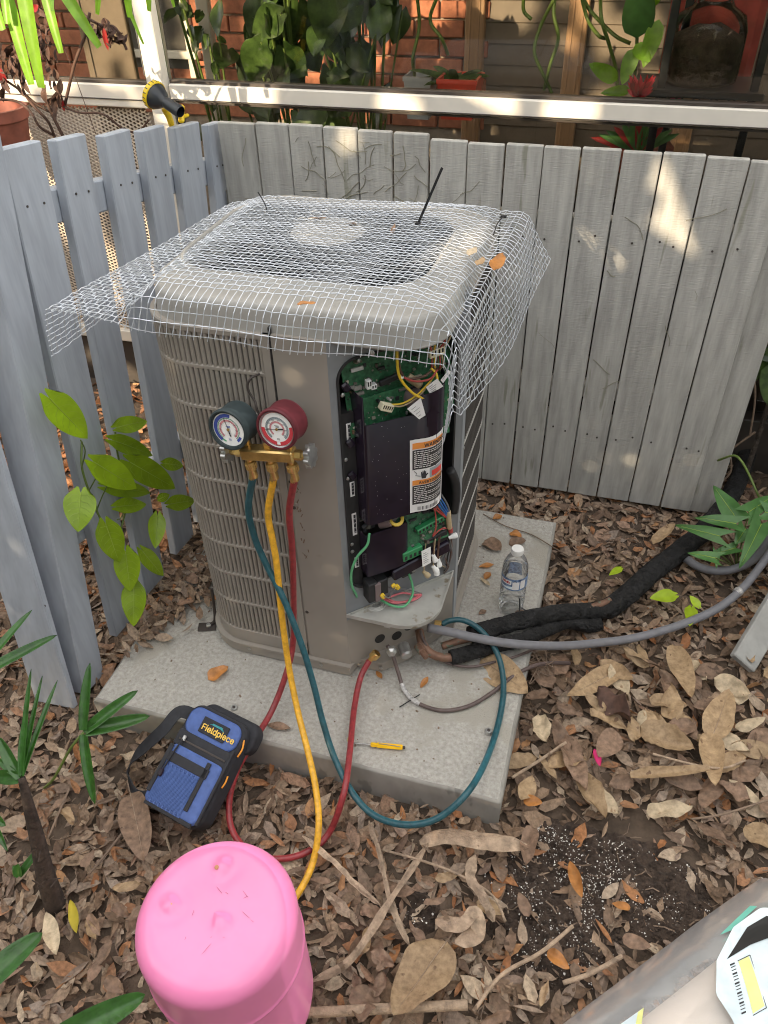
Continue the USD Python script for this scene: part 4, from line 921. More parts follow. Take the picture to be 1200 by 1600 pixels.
gy = 1.205
grl = obj('fan_grille', [tube([(x, 1.200, 1.008), (x, 1.38, 1.013), (x, 1.558, 1.008)], .0022, 6) for x in (-.66, -.56, -.46)], 'black_wire', ac)
k = 0
while gy < 1.557:
    half = .233 - (max(0, 1.29 - gy) ** 2 + max(0, gy - 1.467) ** 2) / .095 * .5
    obj('grille_wire', tube([(-.545 - half, gy, 1.009), (-.545 - half * .4, gy, 1.012), (-.545 + half * .4, gy, 1.012), (-.545 + half, gy, 1.009)], .0016, 5), 'galvanised' if False else 'grey_steel', grl); gy += .0118
obj('motor_plate', lathe([(0, 0), (.070, 0), (.073, .002), (.070, .005), (0, .007)], 36, (-.548, 1.418, 1.012)), 'lid_paint', ac, smooth=40)
obj('fan_blade', [prism(Point(0, 0).buffer(1).intersection(Polygon([(0, 0), (1, -.35), (1, .35)])), .004, rot((0, 0, 1), a) @ rot((1, 0, 0), 18) * .16, (-.545, 1.38, .87)) for a in (20, 110, 200, 290)], 'coil', ac)
# tie-down strap and bracket at the left foot
br = obj('tie_down', tube(smooth_path([(-.822, 1.175, .20), (-.824, 1.172, .15), (-.826, 1.165, .098), (-.835, 1.155, .088)], 4), .004, 6), 'nail', ac)
obj('tie_down_foot', cbox((-.842, 1.148, .0845), (.045, .028, .003), .001, rot((0, 0, 1), 20)), 'nail', br)
obj('tie_down_bolt', lathe([(.007, 0), (.007, .005), (0, .006)], 6, (-.838, 1.150, .086)), 'steel', br)

# service valves, copper stubs and brass behind the flange
vb = obj('service_valve', [lathe([(.012, 0), (.014, .002), (.014, .03), (.010, .034), (0, .034)], 18, (-.333, 1.165, .155), (.5, -.8, -.1)), lathe([(0, 0), (.012, 0), (.012, .012), (.006, .016), (0, .016)], 6, (-.352, 1.135, .165), (.3, -.9, .3))], 'steel', ac, smooth=30)
obj('valve_port', lathe([(0, 0), (.010, 0), (.010, .02), (.007, .022), (.007, .04), (0, .04)], 14, (-.30, 1.175, .15), (.7, -.7, 0)), 'copper', ac, smooth=30)
for u, z in ((.080, .165), (.125, .150), (.158, .165)): obj('pipe_hole', lathe([(.013, -.001), (.013, .0008), (0, .0008)], 20, ch(u, z, .0), CN), 'ac_dark', ac)
for x, y in ((-.43, 1.122), (-.376, 1.126)): obj('screw', lathe([(.0045, 0), (.0045, .0015), (.002, .003), (0, .003)], 12, (x, y, .103), (0, -1, 0)), 'steel', ac, smooth=40)
# ------------------------------------------------------------------ galvanised wire mesh draped over the unit
FL, FR, BR, BL = np.array([-.978, 1.098, .952]), np.array([-.238, 1.090, .962]), np.array([-.203, 1.645, 1.003]), np.array([-.812, 1.552, 1.006])
nT, nRt, nLf, nB = 54, 11, 9, 43
def sheet(i, j):
    q = j / nB
    sag = lambda p, e: .0022 * math.sin(p * 9 + e) * math.sin(q * 7 + e)
    if nLf <= i <= nLf + nT:
        p = (i - nLf) / nT
        P = (FL * (1 - p) + FR * p) * (1 - q) + (BL * (1 - p) + BR * p) * q
        x, y = P[0], P[1]
        inn = min((x - AX0 + .01) / .05, (AX1 + .006 - x) / .014, (y - AY0 + .012) / .012, 1)
        dx_ = min(x + .81, -.25 - x, y - 1.11, 1.66 - y); plat = 1.003 + .0175 * np.clip((dx_ - .0) / .07, 0, 1)
        P[2] = P[2] * (1 - np.clip(inn, 0, 1)) + plat * np.clip(inn, 0, 1) + sag(p, 1)
        if j < 4:
            k_ = np.clip((x + .84) / .05, 0, 1); fy = FL[1] * (1 - p) + FR[1] * p
            P[1] = (fy + (-.004, .0, .005, .012)[j]) * k_ + P[1] * (1 - k_); P[2] = (.949, .965, .982, .998)[j] * k_ + (.952 + .0012 * j) * (1 - k_)
        fr_ = max(0, 1 - q / .10); P[2] += fr_ * (-.007 * math.sin(p * math.pi) + .003 * math.sin(p * 17)); P[1] -= fr_ * .010 * math.sin(p * math.pi)
        return P
    if i > nLf + nT:
        P = sheet(nLf + nT, j); k = (i - nLf - nT) * .0134
        out = .004 + .052 * q + .02 * math.sin(q * math.pi) ; a = min(1, k / .02)
        return P + np.array([out * (k / .146) ** .8 + .006 * a + .004 * math.sin(q * 9 + k * 30), -.012 * k / .146 * (1 - q), -k * (.93 + .05 * math.sin(q * 5)) * (1 - .28 * q)])
    P = sheet(nLf, j); k = (nLf - i) * .0120
    return P + np.array([-.03 * (k / .108) ** .7 + .004 * math.sin(q * 11), .01 * k / .1, -k * (.95 - .45 * q)])
NI = nLf + nT + nRt
G = np.array([[sheet(i, j) for j in range(nB + 1)] for i in range(NI + 1)])
G += (rng.random(G.shape) - .5) * .0006
Nn = np.cross(np.gradient(G, axis=0), np.gradient(G, axis=1)); Nn /= np.linalg.norm(Nn, axis=2, keepdims=True)
sg = np.where((np.add.outer(np.arange(NI + 1), np.arange(nB + 1)) % 2) == 0, 1, -1)[..., None] * .0011
wm = thing('wire_mesh_sheet', 'galvanised woven wire mesh sheet draped over the top of the air conditioner', 'wire mesh', (-.55, 1.35, .99))
WR = .00084
lng = [tube(smooth_path(G[i] + Nn[i] * sg[i], 2), WR, 4) for i in range(NI + 1)]
crs = [tube(smooth_path(G[:, j] - Nn[:, j] * sg[:, j], 2), WR, 4) for j in range(nB + 1)]
for w in lng: obj('wire', w, 'galvanised', wm)
for w in crs: obj('wire', w, 'galvanised', wm)
# stubs on the cut edges
stubs = []
for i in range(NI + 1):
    for j, d in ((0, -1),):
        e = G[i, 0] - G[i, 1]; stubs.append(tube([G[i, 0], G[i, 0] + e / np.linalg.norm(e) * rng.uniform(.002, .007)], WR, 4))
obj('cut_end', stubs, 'galvanised', wm, kind='stuff')
# cable ties and litter on the mesh
a, b = at(653, 350, z=.999), at(691, 262, y=1.50)
a = np.array([-.405, 1.53, .998]); a = at(653, 350, z=1.021); b = at(691, 262, y=a[1] - .02)
ct = thing('cable_tie', 'black cable tie tail sticking up from the wire mesh at the back', 'cable tie', a)
obj('tail', bar(a, b, .0048, .0016, (0, 1, 0), .0003), 'black_matt', ct); obj('head', cbox(a + (0, 0, .001), (.010, .008, .006), .001), 'black_matt', ct)
a = at(417, 334, z=1.014)
ct = thing('cable_tie', 'thin curved black cable tie on the back left of the wire mesh', 'cable tie', a)
obj('tail', tube(smooth_path([a, at(416, 325, y=a[1]), at(412, 315, y=a[1]), at(403, 300, y=a[1])], 4), .0012, 5), 'black_matt', ct)
obj('head', cbox(a, (.016, .006, .005), .001), 'black_matt', ct); obj('bent_end', tube([a, a + (-.035, .0, .002)], .0012, 5), 'black_matt', ct)
a = at(787, 338, z=1.010)
ct = thing('cable_tie', 'small black tie at the back right corner of the wire mesh', 'cable tie', a)
obj('head', cbox(a, (.012, .006, .005), .001), 'black_matt', ct); obj('tail', tube(smooth_path([a, a + (-.004, -.05, .002), a + (-.002, -.10, -.001)], 4), .0012, 5), 'black_matt', ct)
for lab, c0, c1, w, m in (('orange dead leaf caught on the right fold of the wire mesh', (771, 422), (786, 400), .026, 'orange_leaf'), ('small pale leaf on the wire mesh beside the orange leaf', (745, 415), (757, 404), .016, 'tan_leaf'), ('pale square leaf flake on the right of the wire mesh', (733, 400), (743, 388), .018, 'pale_leaf'),
                          ('brown twig fragment lying on the wire mesh behind the fan plate', (478, 341), (512, 344), .008, 'brown_leaf'), ('curled brown leaf at the edge of the pale fan plate', (545, 349), (557, 352), .012, 'brown_leaf'), ('orange brown leaf strip near the front edge of the wire mesh', (464, 475), (494, 476), .013, 'orange_leaf'), ('tiny pinkish leaf on the wire mesh in front of the tie', (612, 365), (617, 352), .008, 'brown_leaf')):
    P, Q = at(*c0, z=1.018), at(*c1, z=1.021)
    tag(obj('fallen_leaf', leaf(P, Q, w, kind='ovate', fold=.3, droop=-.1, wave=.08, seed=c0[0]), m, smooth=True), lab, 'leaf')

# ------------------------------------------------------------------ gauge manifold
mb = np.array([-.553, 1.056, .738]); tl = math.radians(6.5)
mx, mz = np.array([math.cos(tl), 0, math.sin(tl)]), np.array([-math.sin(tl), 0, math.cos(tl)])
MR = np.stack([mx, (0, 1, 0), mz], 1)
def ml(x, y, z): return mb + MR @ np.array([x, y, z])
mg = thing('gauge_manifold', 'brass refrigerant manifold with blue and red gauges hooked on the louvers', 'gauge set', mb)
bd = obj('manifold_body', [cbox(ml(0, 0, 0), (.106, .026, .024), .003, MR)], 'brass', mg)
obj('body_top_block', cbox(ml(0, .004, .016), (.014, .012, .012), .002, MR), 'brass', bd)
for s_ in (-1, 1):
    kn = obj('hand_wheel', lathe([(0, -.006)] + [(.019, -.005), (.0205, -.002), (.0205, .002), (.019, .005), (.010, .006), (0, .006)], 28, ml(s_ * .083, 0, 0), mx), 'steel', mg, smooth=40)
    obj('wheel_lobe', [lathe([(0, -.005), (.005, -.0048), (.005, .0048), (0, .005)], 10, ml(s_ * .083, .0185 * math.cos(a), .0185 * math.sin(a)), mx) for a in np.arange(8) * math.pi / 4], 'steel', kn, smooth=40)
    obj('valve_nut', lathe([(.0085, -.016), (.010, -.014), (.010, -.002), (.0075, 0), (.0075, .010)], 6, ml(s_ * .068, 0, 0), mx * s_), 'brass', mg)
    obj('valve_stem', lathe([(.0045, 0), (.0045, .02)], 12, ml(s_ * .062, 0, 0), mx * s_), 'nail', mg)
for x in (-.043, 0, .042):
    ft = obj('hose_fitting', lathe([(.006, -.012), (.006, -.020), (.0095, -.021), (.0105, -.024), (.0105, -.036), (.0095, -.038), (.0075, -.039), (.0078, -.055), (.007, -.058)], 18, ml(x, 0, 0), mz), 'brass', mg, smooth=40)
    obj('knurl', [cbox(ml(x + .0105 * math.cos(a), .0105 * math.sin(a), -.030), (.0014, .0014, .011), .0003, MR) for a in np.arange(16) * math.pi / 8], 'brass', ft)
def gauge(c, boot, side):
    n = np.array([-.10, -.985, .12]); n /= np.linalg.norm(n); r_ = np.cross((0, 0, 1), -n); r_ = np.cross(-n, np.array([0, 0, 1.0])); r_ /= np.linalg.norm(r_); u_ = np.cross(r_, -n); u_ = u_ if u_[2] > 0 else -u_
    if r_[0] < 0: r_ = -r_
    th = math.radians(6); r_, u_ = r_ * math.cos(th) + u_ * math.sin(th), -r_ * math.sin(th) + u_ * math.cos(th)
    D = lambda x, y, h=0: c + r_ * x + u_ * y + n * h
    bt = obj('gauge_boot', lathe([(0, -.048), (.033, -.048), (.0375, -.044), (.0385, -.038), (.0372, -.034), (.0372, -.012), (.0388, -.008), (.040, 0), (.0395, .003), (.0375, .0048), (.0350, .0045), (.0342, .001)], 40, c, n), boot, mg, smooth=40)
    obj('bezel', lathe([(.0346, -.002), (.0346, .0022), (.0338, .0032), (.0325, .0022), (.0322, -.002)], 40, c, n), 'steel' if side > 0 else 'boot_blue', bt, smooth=40)
    dl = obj('dial', lathe([(.0326, -.0005), (0, -.0005)], 40, c, n), 'dial_white', bt)
    def band(r0, r1, a0, a1, m, h):
        P = [D(r * math.cos(math.radians(a)), r * math.sin(math.radians(a)), h) for a in np.linspace(a0, a1, 40) for r in (r0, r1)]
        obj('dial_band', (np.array(P), tri([(2 * k, 2 * k + 1, 2 * k + 3, 2 * k + 2) for k in range(39)])), m, dl)
    if side < 0:
        band(.0235, .0300, 75, 232, 'dial_blue', .0001); band(.0155, .0190, -50, 232, 'dial_pink', .0001); band(.021, .0222, -48, 228, 'dial_green', .0001); band(.0236, .0268, 232, 250, 'dial_green', .0001); band(.0235, .0285, 305, 330, 'dial_blue', .0001)
    else:
        band(.0245, .0310, 178, 372, 'dial_red', .0001); band(.0310, .0318, 0, 360, 'dial_red', .0001); band(.0185, .0228, -50, 232, 'dial_grey', .0001); band(.0115, .0150, -50, 232, 'dial_pink', .0001); band(.0246, .030, 262, 276, 'dial_white', .0002)
    obj('tick_marks', [bar(D(r0 * math.cos(a), r0 * math.sin(a), .0003), D(r1 * math.cos(a), r1 * math.sin(a), .0003), .0006, .0002, n, .00005) for a, r0, r1 in [(math.radians(-48 + 276 * k / 40), .0208 if k % 5 else .0198, .0232) for k in range(41)]] + [bar(D(.0138 * math.cos(a), .0138 * math.sin(a), .0003), D(.0152 * math.cos(a), .0152 * math.sin(a), .0003), .0005, .0002, n, .00005) for a in np.radians(np.linspace(-48, 228, 25))], 'ink', dl)
    sm = []
    for k in range(8):
        a = math.radians(-40 + 260 * k / 7); s0 = str((7 - k) * 20 if side < 0 else (7 - k) * 100)
        w = .0011 * len(s0); sm.append(text(s0, .0022, D(.0175 * math.cos(a) - w, .0175 * math.sin(a) - .001, .0002), r_, u_, .0002))
    obj('dial_numbers', sm, 'ink', dl)
    obj('dial_print', [cbox(D(0 + q, .0062 - .0022 * k, .0002), (.009 - .002 * k, .0012, .0002), .0001, np.stack([r_, u_, n], 1)) for k, q in ((0, 0), (1, .001))] + [cbox(D(0, -.0185 - .002 * k, .0002), (.006, .0009, .0002), .0001, np.stack([r_, u_, n], 1)) for k in range(2)], 'dial_blue' if side < 0 else 'ink', dl)
    a = math.radians(103 if side < 0 else 186)
    e = np.array([math.cos(a), math.sin(a)])
    nd = obj('needle', [bar(D(*(e * -.002), .0012), D(*(e * .0235), .0012), .0009, .0004, n, .0001), bar(D(*(e * -.0135), .0012), D(*(e * -.001), .0012), .0026, .0005, n, .0002)], 'ink', dl)
    obj('needle_hub', lathe([(.0026, .0008), (.0026, .0024), (0, .003)], 14, c, n), 'brass', nd, smooth=40)
    obj('gauge_stem', lathe([(.006, 0), (.006, .03)], 12, ml(side * .042, .006, .010), mz), 'brass', mg)
gauge(np.array([-.6135, 1.034, .7935]), 'boot_blue', -1)
gauge(np.array([-.5185, 1.034, .8105]), 'boot_red', 1)
obj('hook', tube(smooth_path([ml(0, .012, .02), at(402, 640, y=1.070), at(399, 628, y=1.075), at(389, 612, y=1.078), at(387, 600, y=1.080), at(393, 590, y=1.085), at(404, 585, y=1.098), at(404, 585, y=1.112)], 5), .0022, 7), 'nail', mg, smooth=True)

# ------------------------------------------------------------------ hoses
def hose(name, m, pts, label, e0, e1=None, r=.0068):
    h = thing(name, label, 'hose', pts[0])
    path = smooth_path(pts, 9)
    obj('tube', tube(path, r, 12), m, h, smooth=True)
    obj('end_sleeve', lathe([(r + .0004, 0), (r + .0006, .016), (r - .001, .018)], 14, pts[0] + (0, 0, .004), np.array(pts[1]) - pts[0]), 'brass', h, smooth=40)
    return h, path
f0, f1, f2 = (ml(x, 0, -.050) for x in (-.043, 0, .042))
A_ = lambda u, v, **k: at(u, v, **k)
hb, pb = hose('charging_hose', 'hose_blue', [f0, A_(388, 795, y=1.062), A_(398, 840, y=1.06), A_(415, 880, y=1.05), A_(445, 940, y=1.02), A_(472, 1010, y=.98), A_(490, 1070, y=.945), A_(505, 1130, y=.905), A_(525, 1190, y=.86), A_(555, 1245, y=.805), A_(590, 1277, y=.775), A_(640, 1289, y=.765), A_(690, 1275, y=.785), A_(738, 1228, y=.845), A_(770, 1160, z=.092), A_(786, 1090, z=.092), A_(783, 1040, z=.11), A_(768, 1005, z=.135), A_(745, 980, z=.155), A_(722, 969, z=.165), A_(702, 970, z=.165), A_(690, 976, z=.16)],
              'teal blue charging hose looping off the slab and back to the unit', None)
e = pb[-1]
obj('brass_nut', lathe([(.007, 0), (.0095, .001), (.0095, .016), (.006, .018)], 8, e, np.array([-.6, -.1, .0])), 'brass', hb)
hy, py = hose('charging_hose', 'hose_yellow', [f1, A_(419, 800, y=1.06), A_(425, 840, y=1.055), A_(432, 880, y=1.045), A_(440, 960, y=1.02), A_(451, 1040, y=.975), A_(465, 1110, y=.92), A_(480, 1170, y=.86), A_(493, 1230, y=.80), A_(498, 1290, y=.735), A_(488, 1350, z=.02), A_(462, 1402, z=.012), (-.43, .50, .012), (-.42, .44, .02)], 'yellow charging hose running down to the pink cylinder', None)
hr, pr_ = hose('charging_hose', 'hose_red', [f2, A_(452, 800, y=1.065), A_(456, 850, y=1.068), A_(458, 900, y=1.07), A_(458, 1000, y=1.055), A_(448, 1050, z=.17), A_(425, 1110, z=.112), A_(395, 1160, z=.104), A_(370, 1205, z=.075), A_(358, 1255, z=.035), A_(364, 1300, z=.012), A_(395, 1335, z=.010), A_(440, 1342, z=.010), A_(482, 1330, z=.012), A_(515, 1300, z=.02), A_(537, 1240, y=.80), A_(546, 1180, z=.105), A_(553, 1110, z=.10), A_(563, 1060, z=.115), A_(577, 1032, z=.14)], 'dark red charging hose coiling behind the pink cylinder to the valve', None)
e = pr_[-1]
obj('brass_nut', lathe([(.006, 0), (.0065, .012), (.0105, .013), (.0115, .016), (.0115, .028), (.009, .030)], 14, e + (0, 0, -.002), np.array([.55, .35, .75])), 'brass', hr, smooth=40)

# ------------------------------------------------------------------ pink refrigerant cylinder, upside down
tc = np.array([-.410, .412, 0])
tk = thing('refrigerant_cylinder', 'glossy pink refrigerant cylinder standing upside down in the foreground', 'gas cylinder', tc)
TR, TH = .121, .385
a = np.radians(np.linspace(0, 90, 12))
pf = [(.06, .0), (.10, .012), (TR - .004, .05), (TR, .08), (TR, .262), (TR + .002, .264), (TR + .002, .268), (TR, .270), (TR - .0005, TH - .034)] + [(TR - .034 + .0335 * math.cos(q), TH - .034 + .030 * math.sin(q)) for q in a[1:]] + [(.06, TH - .0035), (.05, TH - .003), (.04, TH - .0028), (.03, TH - .0026), (.02, TH - .0025), (.01, TH - .0025), (0, TH - .0025)]
pf = np.array(pf); fin = [pf[0]]
for p, q in zip(pf, pf[1:]):
    m_ = max(1, int(np.linalg.norm(q - p) / .006)); fin += [p + (q - p) * (k + 1) / m_ for k in range(m_)]
V, F = lathe(fin, 96)
BMP = [(at(347, 1352, z=TH) - tc)[:2], (at(264, 1412, z=TH) - tc)[:2], (at(345, 1440, z=TH) - tc)[:2]]
for bx_, by_ in BMP:
    d_ = np.hypot(V[:, 0] - bx_, V[:, 1] - by_); sel = V[:, 2] > TH - .03
    V[:, 2] += sel * (.0065 * np.exp(-(d_ / .0115) ** 4) - .0012 * np.exp(-((d_ - .023) / .010) ** 2))
V[:, 0] += .0006 * (meshkit.noise(V * 18, 3) - .5); V += tc
obj('shell', (V, F), 'tank_pink', tk, smooth=True)
sc = []
g = np.random.default_rng(81)
for k in range(13):
    x, y = g.normal(0, .05, 2); a = g.uniform(0, 6.3); L = g.uniform(.002, .018)
    if math.hypot(x, y) < .085: sc.append(tube([(tc[0] + x, tc[1] + y, TH + .0006 - .0018), (tc[0] + x + L * math.cos(a), tc[1] + y + L * math.sin(a), TH + .0006 - .0019)], .00022, 3))
obj('scratch', sc, 'boot_red', tk, kind='stuff')
obj('scuff', [lathe([(.0035, 0), (.002, .0006), (0, .0007)], 10, (tc[0] + BMP[0][0] - .006, tc[1] + BMP[0][1] - .006, TH + .0022), (0, -.3, 1)), lathe([(.0016, 0), (0, .0007)], 8, (tc[0] + BMP[1][0] + .004, tc[1] + BMP[1][1], TH + .0022))], 'tank_scuff', tk)
obj('valve_collar', lathe([(.05, 0), (.06, .0), (.06, .012), (.05, .012)], 24, tc + (0, 0, -.002)), 'tank_pink', tk)

# ------------------------------------------------------------------ blue tool pouch
pt, pbm = at(345, 1117, z=.165), at(262, 1276, z=.062)
ex = (at(398, 1142, z=.163) - at(292, 1100, z=.163)); ex[2] = 0
eu = pt - pbm; LU = np.linalg.norm(eu); eu /= LU; ex -= eu * (ex @ eu); ex /= np.linalg.norm(ex); en = np.cross(ex, eu)
PR = np.stack([ex, eu, en], 1); WP = .150
pc = (pt + pbm) / 2
po = thing('tool_pouch', 'blue and black tool pouch with mesh pocket leaning on the slab edge', 'tool pouch', pc - en * .05)
LP = LU + .006
def pl(x, y, h=0): return pc + PR @ np.array([x, y, h])
def puff(poly_pts, h0, h1, bulge=.0, n=1): pass
def pad(x0, y0, x1, y1, r, h0, h1, bev=.008):
    rs = [(0, h0 + bev), (-bev * .0, h1 - bev), (bev * .3, h1 - bev * .35), (bev, h1)]
    rings = [[(x, y, h) for x, y in rr(x0 + i, y0 + i, x1 - i, y1 - i, max(.002, r - i), 6)] for i, h in [(bev * .6, h0)] + rs]
    V = np.array(sum(rings, [])); n = len(rings[0]); i = np.arange(len(rings) - 1)[:, None] * n; j = np.arange(n)[None]; k = (j + 1) % n
    F = tri(np.stack([i + j, i + k, i + n + k, i + n + j], -1).reshape(-1, 4))
    c = len(V); V = np.vstack([V, [((x0 + x1) / 2, (y0 + y1) / 2, h1 + bev * .25)]]); b = (len(rings) - 1) * n
    F = np.vstack([F, [(b + q, b + (q + 1) % n, c) for q in range(n)], [(q2, q1_, 0) for q1_, q2 in [(q, q + 1) for q in range(1, n - 1)]]])
    return xf((V, F), PR, pc)
hw, hh = WP / 2, LP / 2
obj('body', pad(-hw, -hh, hw, hh, .030, -.062, -.004, .010), 'webbing', po, smooth=40)
obj('rear_flap', pad(-hw + .012, hh - .06, hw + .012, hh + .012, .028, -.070, -.030, .008), 'webbing', po, smooth=40)
obj('top_panel', pad(-hw + .008, hh - .066, hw - .010, hh - .006, .024, -.006, .002, .005), 'pouch_blue', po, smooth=40)
obj('zip_band', pad(-hw + .004, hh - .098, hw - .006, hh - .062, .005, -.006, .003, .004), 'webbing', po, smooth=40)
zp = obj('zip', cbox(pl(0, hh - .082, .0045), (WP - .03, .004, .002), .0005, PR), 'nail', po)
obj('front_pocket', pad(-hw + .006, -hh + .008, hw - .008, hh - .094, .016, -.006, .010, .008), 'pouch_blue', po, smooth=40)
obj('pocket_band', cbox(pl(-.008, hh - .121, .0125), (WP - .048, .020, .003), .001, PR), 'webbing', po)
for x in (-hw + .012, hw - .040):
    obj('pocket_binding', cbox(pl(x, -.034, .0125), (.010, LP - .128, .003), .001, PR), 'webbing', po)
obj('bottom_binding', cbox(pl(0, -hh + .009, .009), (WP - .03, .009, .004), .001, PR), 'webbing', po)
obj('side_strip', cbox(pl(hw - .008, -.02, .004), (.007, LP - .07, .005), .001, PR), 'webbing', po)
# mesh pocket: woven cords
cords = []
mx0, mx1, my0, my1 = -hw + .018, hw - .046, -hh + .012, hh - .130
k = 0
gx = mx0
def pk(x, y): return pl(x, y, .0128 + .004 * math.sin((x - mx0) / (mx1 - mx0) * math.pi) * math.sin((y - my0) / (my1 - my0) * math.pi))
for s_ in (1, -1):
    off = my0 - (mx1 - mx0)
    while off < my1 + (mx1 - mx0):
        pts = []
        for q in np.linspace(0, 1, 9):
            x = mx0 + (mx1 - mx0) * q; y = off + s_ * (x - (mx0 if s_ > 0 else mx1)) * 1.0
            if my0 <= y <= my1: pts.append(pk(x, y))
        if len(pts) > 1: cords.append(tube(pts, .00075, 3, False))
        off += .0036
obj('mesh_pocket', cords, 'mesh_cord', po)
obj('pocket_lining', cbox(pl((mx0 + mx1) / 2, (my0 + my1) / 2, .0112), (mx1 - mx0, my1 - my0, .0012), .0003, PR), 'pouch_mesh', po)
pa_ = obj('brand_patch', cbox(pl(-.008 + .012, hh - .036, .0045), (.066, .034, .003), .001, PR), 'webbing', po)
obj('lettering', text('Fieldpiece', .0125, pl(-.0285 + .004, hh - .0455, .0062), ex, eu, .0006, True), 'patch_gold', pa_)
obj('swoosh', [tube(smooth_path([pl(-.008 + .01 * k, hh - .030 + .002 * k, .0063), pl(.004 + .008 * k, hh - .026, .0063), pl(.020 + .004 * k, hh - .029 - .002 * k, .0063)], 4), .0007, 4) for k in range(3)] + [cbox(pl(.01, hh - .0275, .0062), (.026, .004, .0004), .0001, PR)], 'patch_teal', pa_)
for a_, b_ in ((.052, .088), (-.016, .010)):
    obj('orange_piping', tube(smooth_path([pl(hw + .0005, a_, -.008), pl(hw + .002, (a_ + b_) / 2, -.009), pl(hw - (.004 if b_ > .05 else 0), b_, -.009)], 4), .0021, 6), 'orange_trim', po, smooth=True)
pz = obj('zip_pull', tube(smooth_path([pl(-.048, hh - .078, .008), pl(-.050, hh - .105, .014), pl(-.052, hh - .135, .016), pl(-.053, hh - .150, .017)], 5), .0022, 6), 'webbing', po, smooth=True)
obj('pull_tab', cbox(pl(-.053, hh - .158, .018), (.010, .016, .006), .002, PR), 'black_plastic', pz)
obj('zip_slider', cbox(pl(-.047, hh - .078, .008), (.008, .012, .005), .0015, PR), 'steel', pz)
# shoulder strap
def ribbon(pts, w, nrm, th=.002, k=7):
    P = smooth_path(pts, k); T = np.gradient(P, axis=0); T /= np.linalg.norm(T, axis=1, keepdims=True)
    Nn_ = smooth_path(nrm, k)[:len(P)] if np.ndim(nrm) == 2 else np.tile(nrm, (len(P), 1))
    S = np.cross(T, Nn_); S /= np.linalg.norm(S, axis=1, keepdims=True); U = np.cross(S, T)
    V = np.stack([P - S * w / 2 - U * th / 2, P + S * w / 2 - U * th / 2, P + S * w / 2 + U * th / 2, P - S * w / 2 + U * th / 2], 1).reshape(-1, 3)
    m = len(P); i = np.arange(m - 1)[:, None] * 4; j = np.arange(4)[None]; q = (j + 1) % 4
    return V, tri(np.stack([i + j, i + q, i + 4 + q, i + 4 + j], -1).reshape(-1, 4))
obj('strap', ribbon([pl(-.05, hh - .03, -.040), at(282, 1112, z=.135), at(255, 1140, z=.12), at(228, 1165, z=.09), at(208, 1185, z=.06), at(200, 1205, z=.035), at(203, 1225, z=.026), at(214, 1245, z=.025), pl(-hw + .004, -hh + .02, -.040)], .028, np.array([(0, -.3, 1), (-.1, -.4, 1), (-.2, -.6, .9), (-.5, -.6, .6), (-.9, -.4, .2), (-1, -.3, .2), (-.9, -.3, .4), (-.7, -.3, .5), (-.6, -.3, .6)], float)), 'webbing', po, smooth=40)

# ------------------------------------------------------------------ small things on the slab
a, b = at(541, 1160, z=SLAB[4] + .008), at(632, 1168, z=SLAB[4] + .008)
d = (b - a) / np.linalg.norm(b - a); Ln = np.linalg.norm(b - a)
sd = thing('screwdriver', 'small yellow handled screwdriver lying on the slab', 'screwdriver', a)
obj('shaft', lathe([(.0004, 0), (.0016, .002), (.0016, Ln * .44)], 10, a, d), 'steel', sd, smooth=40)
h0 = Ln * .42
obj('handle', [lathe([(.0035, h0), (.0056, h0 + .002), (.0056, h0 + .010), (.0048, h0 + .011), (.0048, h0 + .013), (.0062, h0 + .015), (.0062, Ln - .006), (.0045, Ln - .004), (0, Ln - .004)], 6, a, d)], 'driver_yellow', sd)
obj('end_cap', lathe([(.003, Ln - .004), (.003, Ln + .001), (0, Ln + .002)], 10, a, d), 'nail', sd, smooth=40)
obj('pocket_clip', bar(a + d * (h0 + .018) + np.array([0, 0, .0066]), a + d * (Ln - .008) + np.array([0, -.003, .006]), .002, .0008), 'steel', sd)
bc = at(798, 950, z=SLAB[4])
wb = thing('water_bottle', 'clear plastic water bottle with blue label standing on the slab', 'bottle', bc)
pf = [(.020, .004), (.027, .0), (.0305, .006), (.0315, .014), (.0305, .022)] + [p for k in range(4) for p in ((.0318, .028 + k * .015), (.0318, .034 + k * .015), (.0300, .038 + k * .015))] + [(.0318, .094), (.0318, .130), (.0312, .138), (.0300, .143), (.0312, .148), (.029, .160), (.023, .175), (.016, .186), (.0128, .192), (.0128, .198)]
obj('body', lathe(smooth_path(np.c_[np.array(pf), np.zeros(len(pf))], 2)[:, :2], 40, bc), 'clear_plastic', wb, smooth=True)
obj('bottle_base', lathe([(.020, .004), (.012, .010), (0, .012)], 24, bc), 'clear_plastic', wb, smooth=True)
obj('cap', [lathe([(.0142, .192), (.0150, .194), (.0150, .205), (.0140, .2075), (0, .208)], 30, bc)] + [cbox(bc + np.array([.0150 * math.cos(a), .0150 * math.sin(a), .199]), (.0009, .0009, .010), .0002) for a in np.arange(30) / 30 * 6.283], 'white_plastic', wb, smooth=40)
lb = obj('label', lathe([(.0321, .094), (.0323, .096), (.0323, .130), (.0321, .132)], 40, bc), 'blue_print', wb, smooth=True)
for a0, a1, z0, z1, m in ((-150, -95, .113, .126, 'white_plastic'), (-140, -100, .116, .123, 'red_print'), (-90, -60, .098, .124, 'paper'), (-150, -90, .099, .106, 'pale_blue'), (-55, -30, .1, .127, 'paper'), (-180, -155, .1, .12, 'paper')):
    P = [bc + np.array([.0326 * math.cos(math.radians(q)), .0326 * math.sin(math.radians(q)), z]) for q in np.linspace(a0, a1, 10) for z in (z0, z1 - .002 * math.sin(q))]
    obj('label_print', (np.array(P), tri([(2 * k, 2 * k + 2, 2 * k + 3, 2 * k + 1) for k in range(9)])), m, lb)
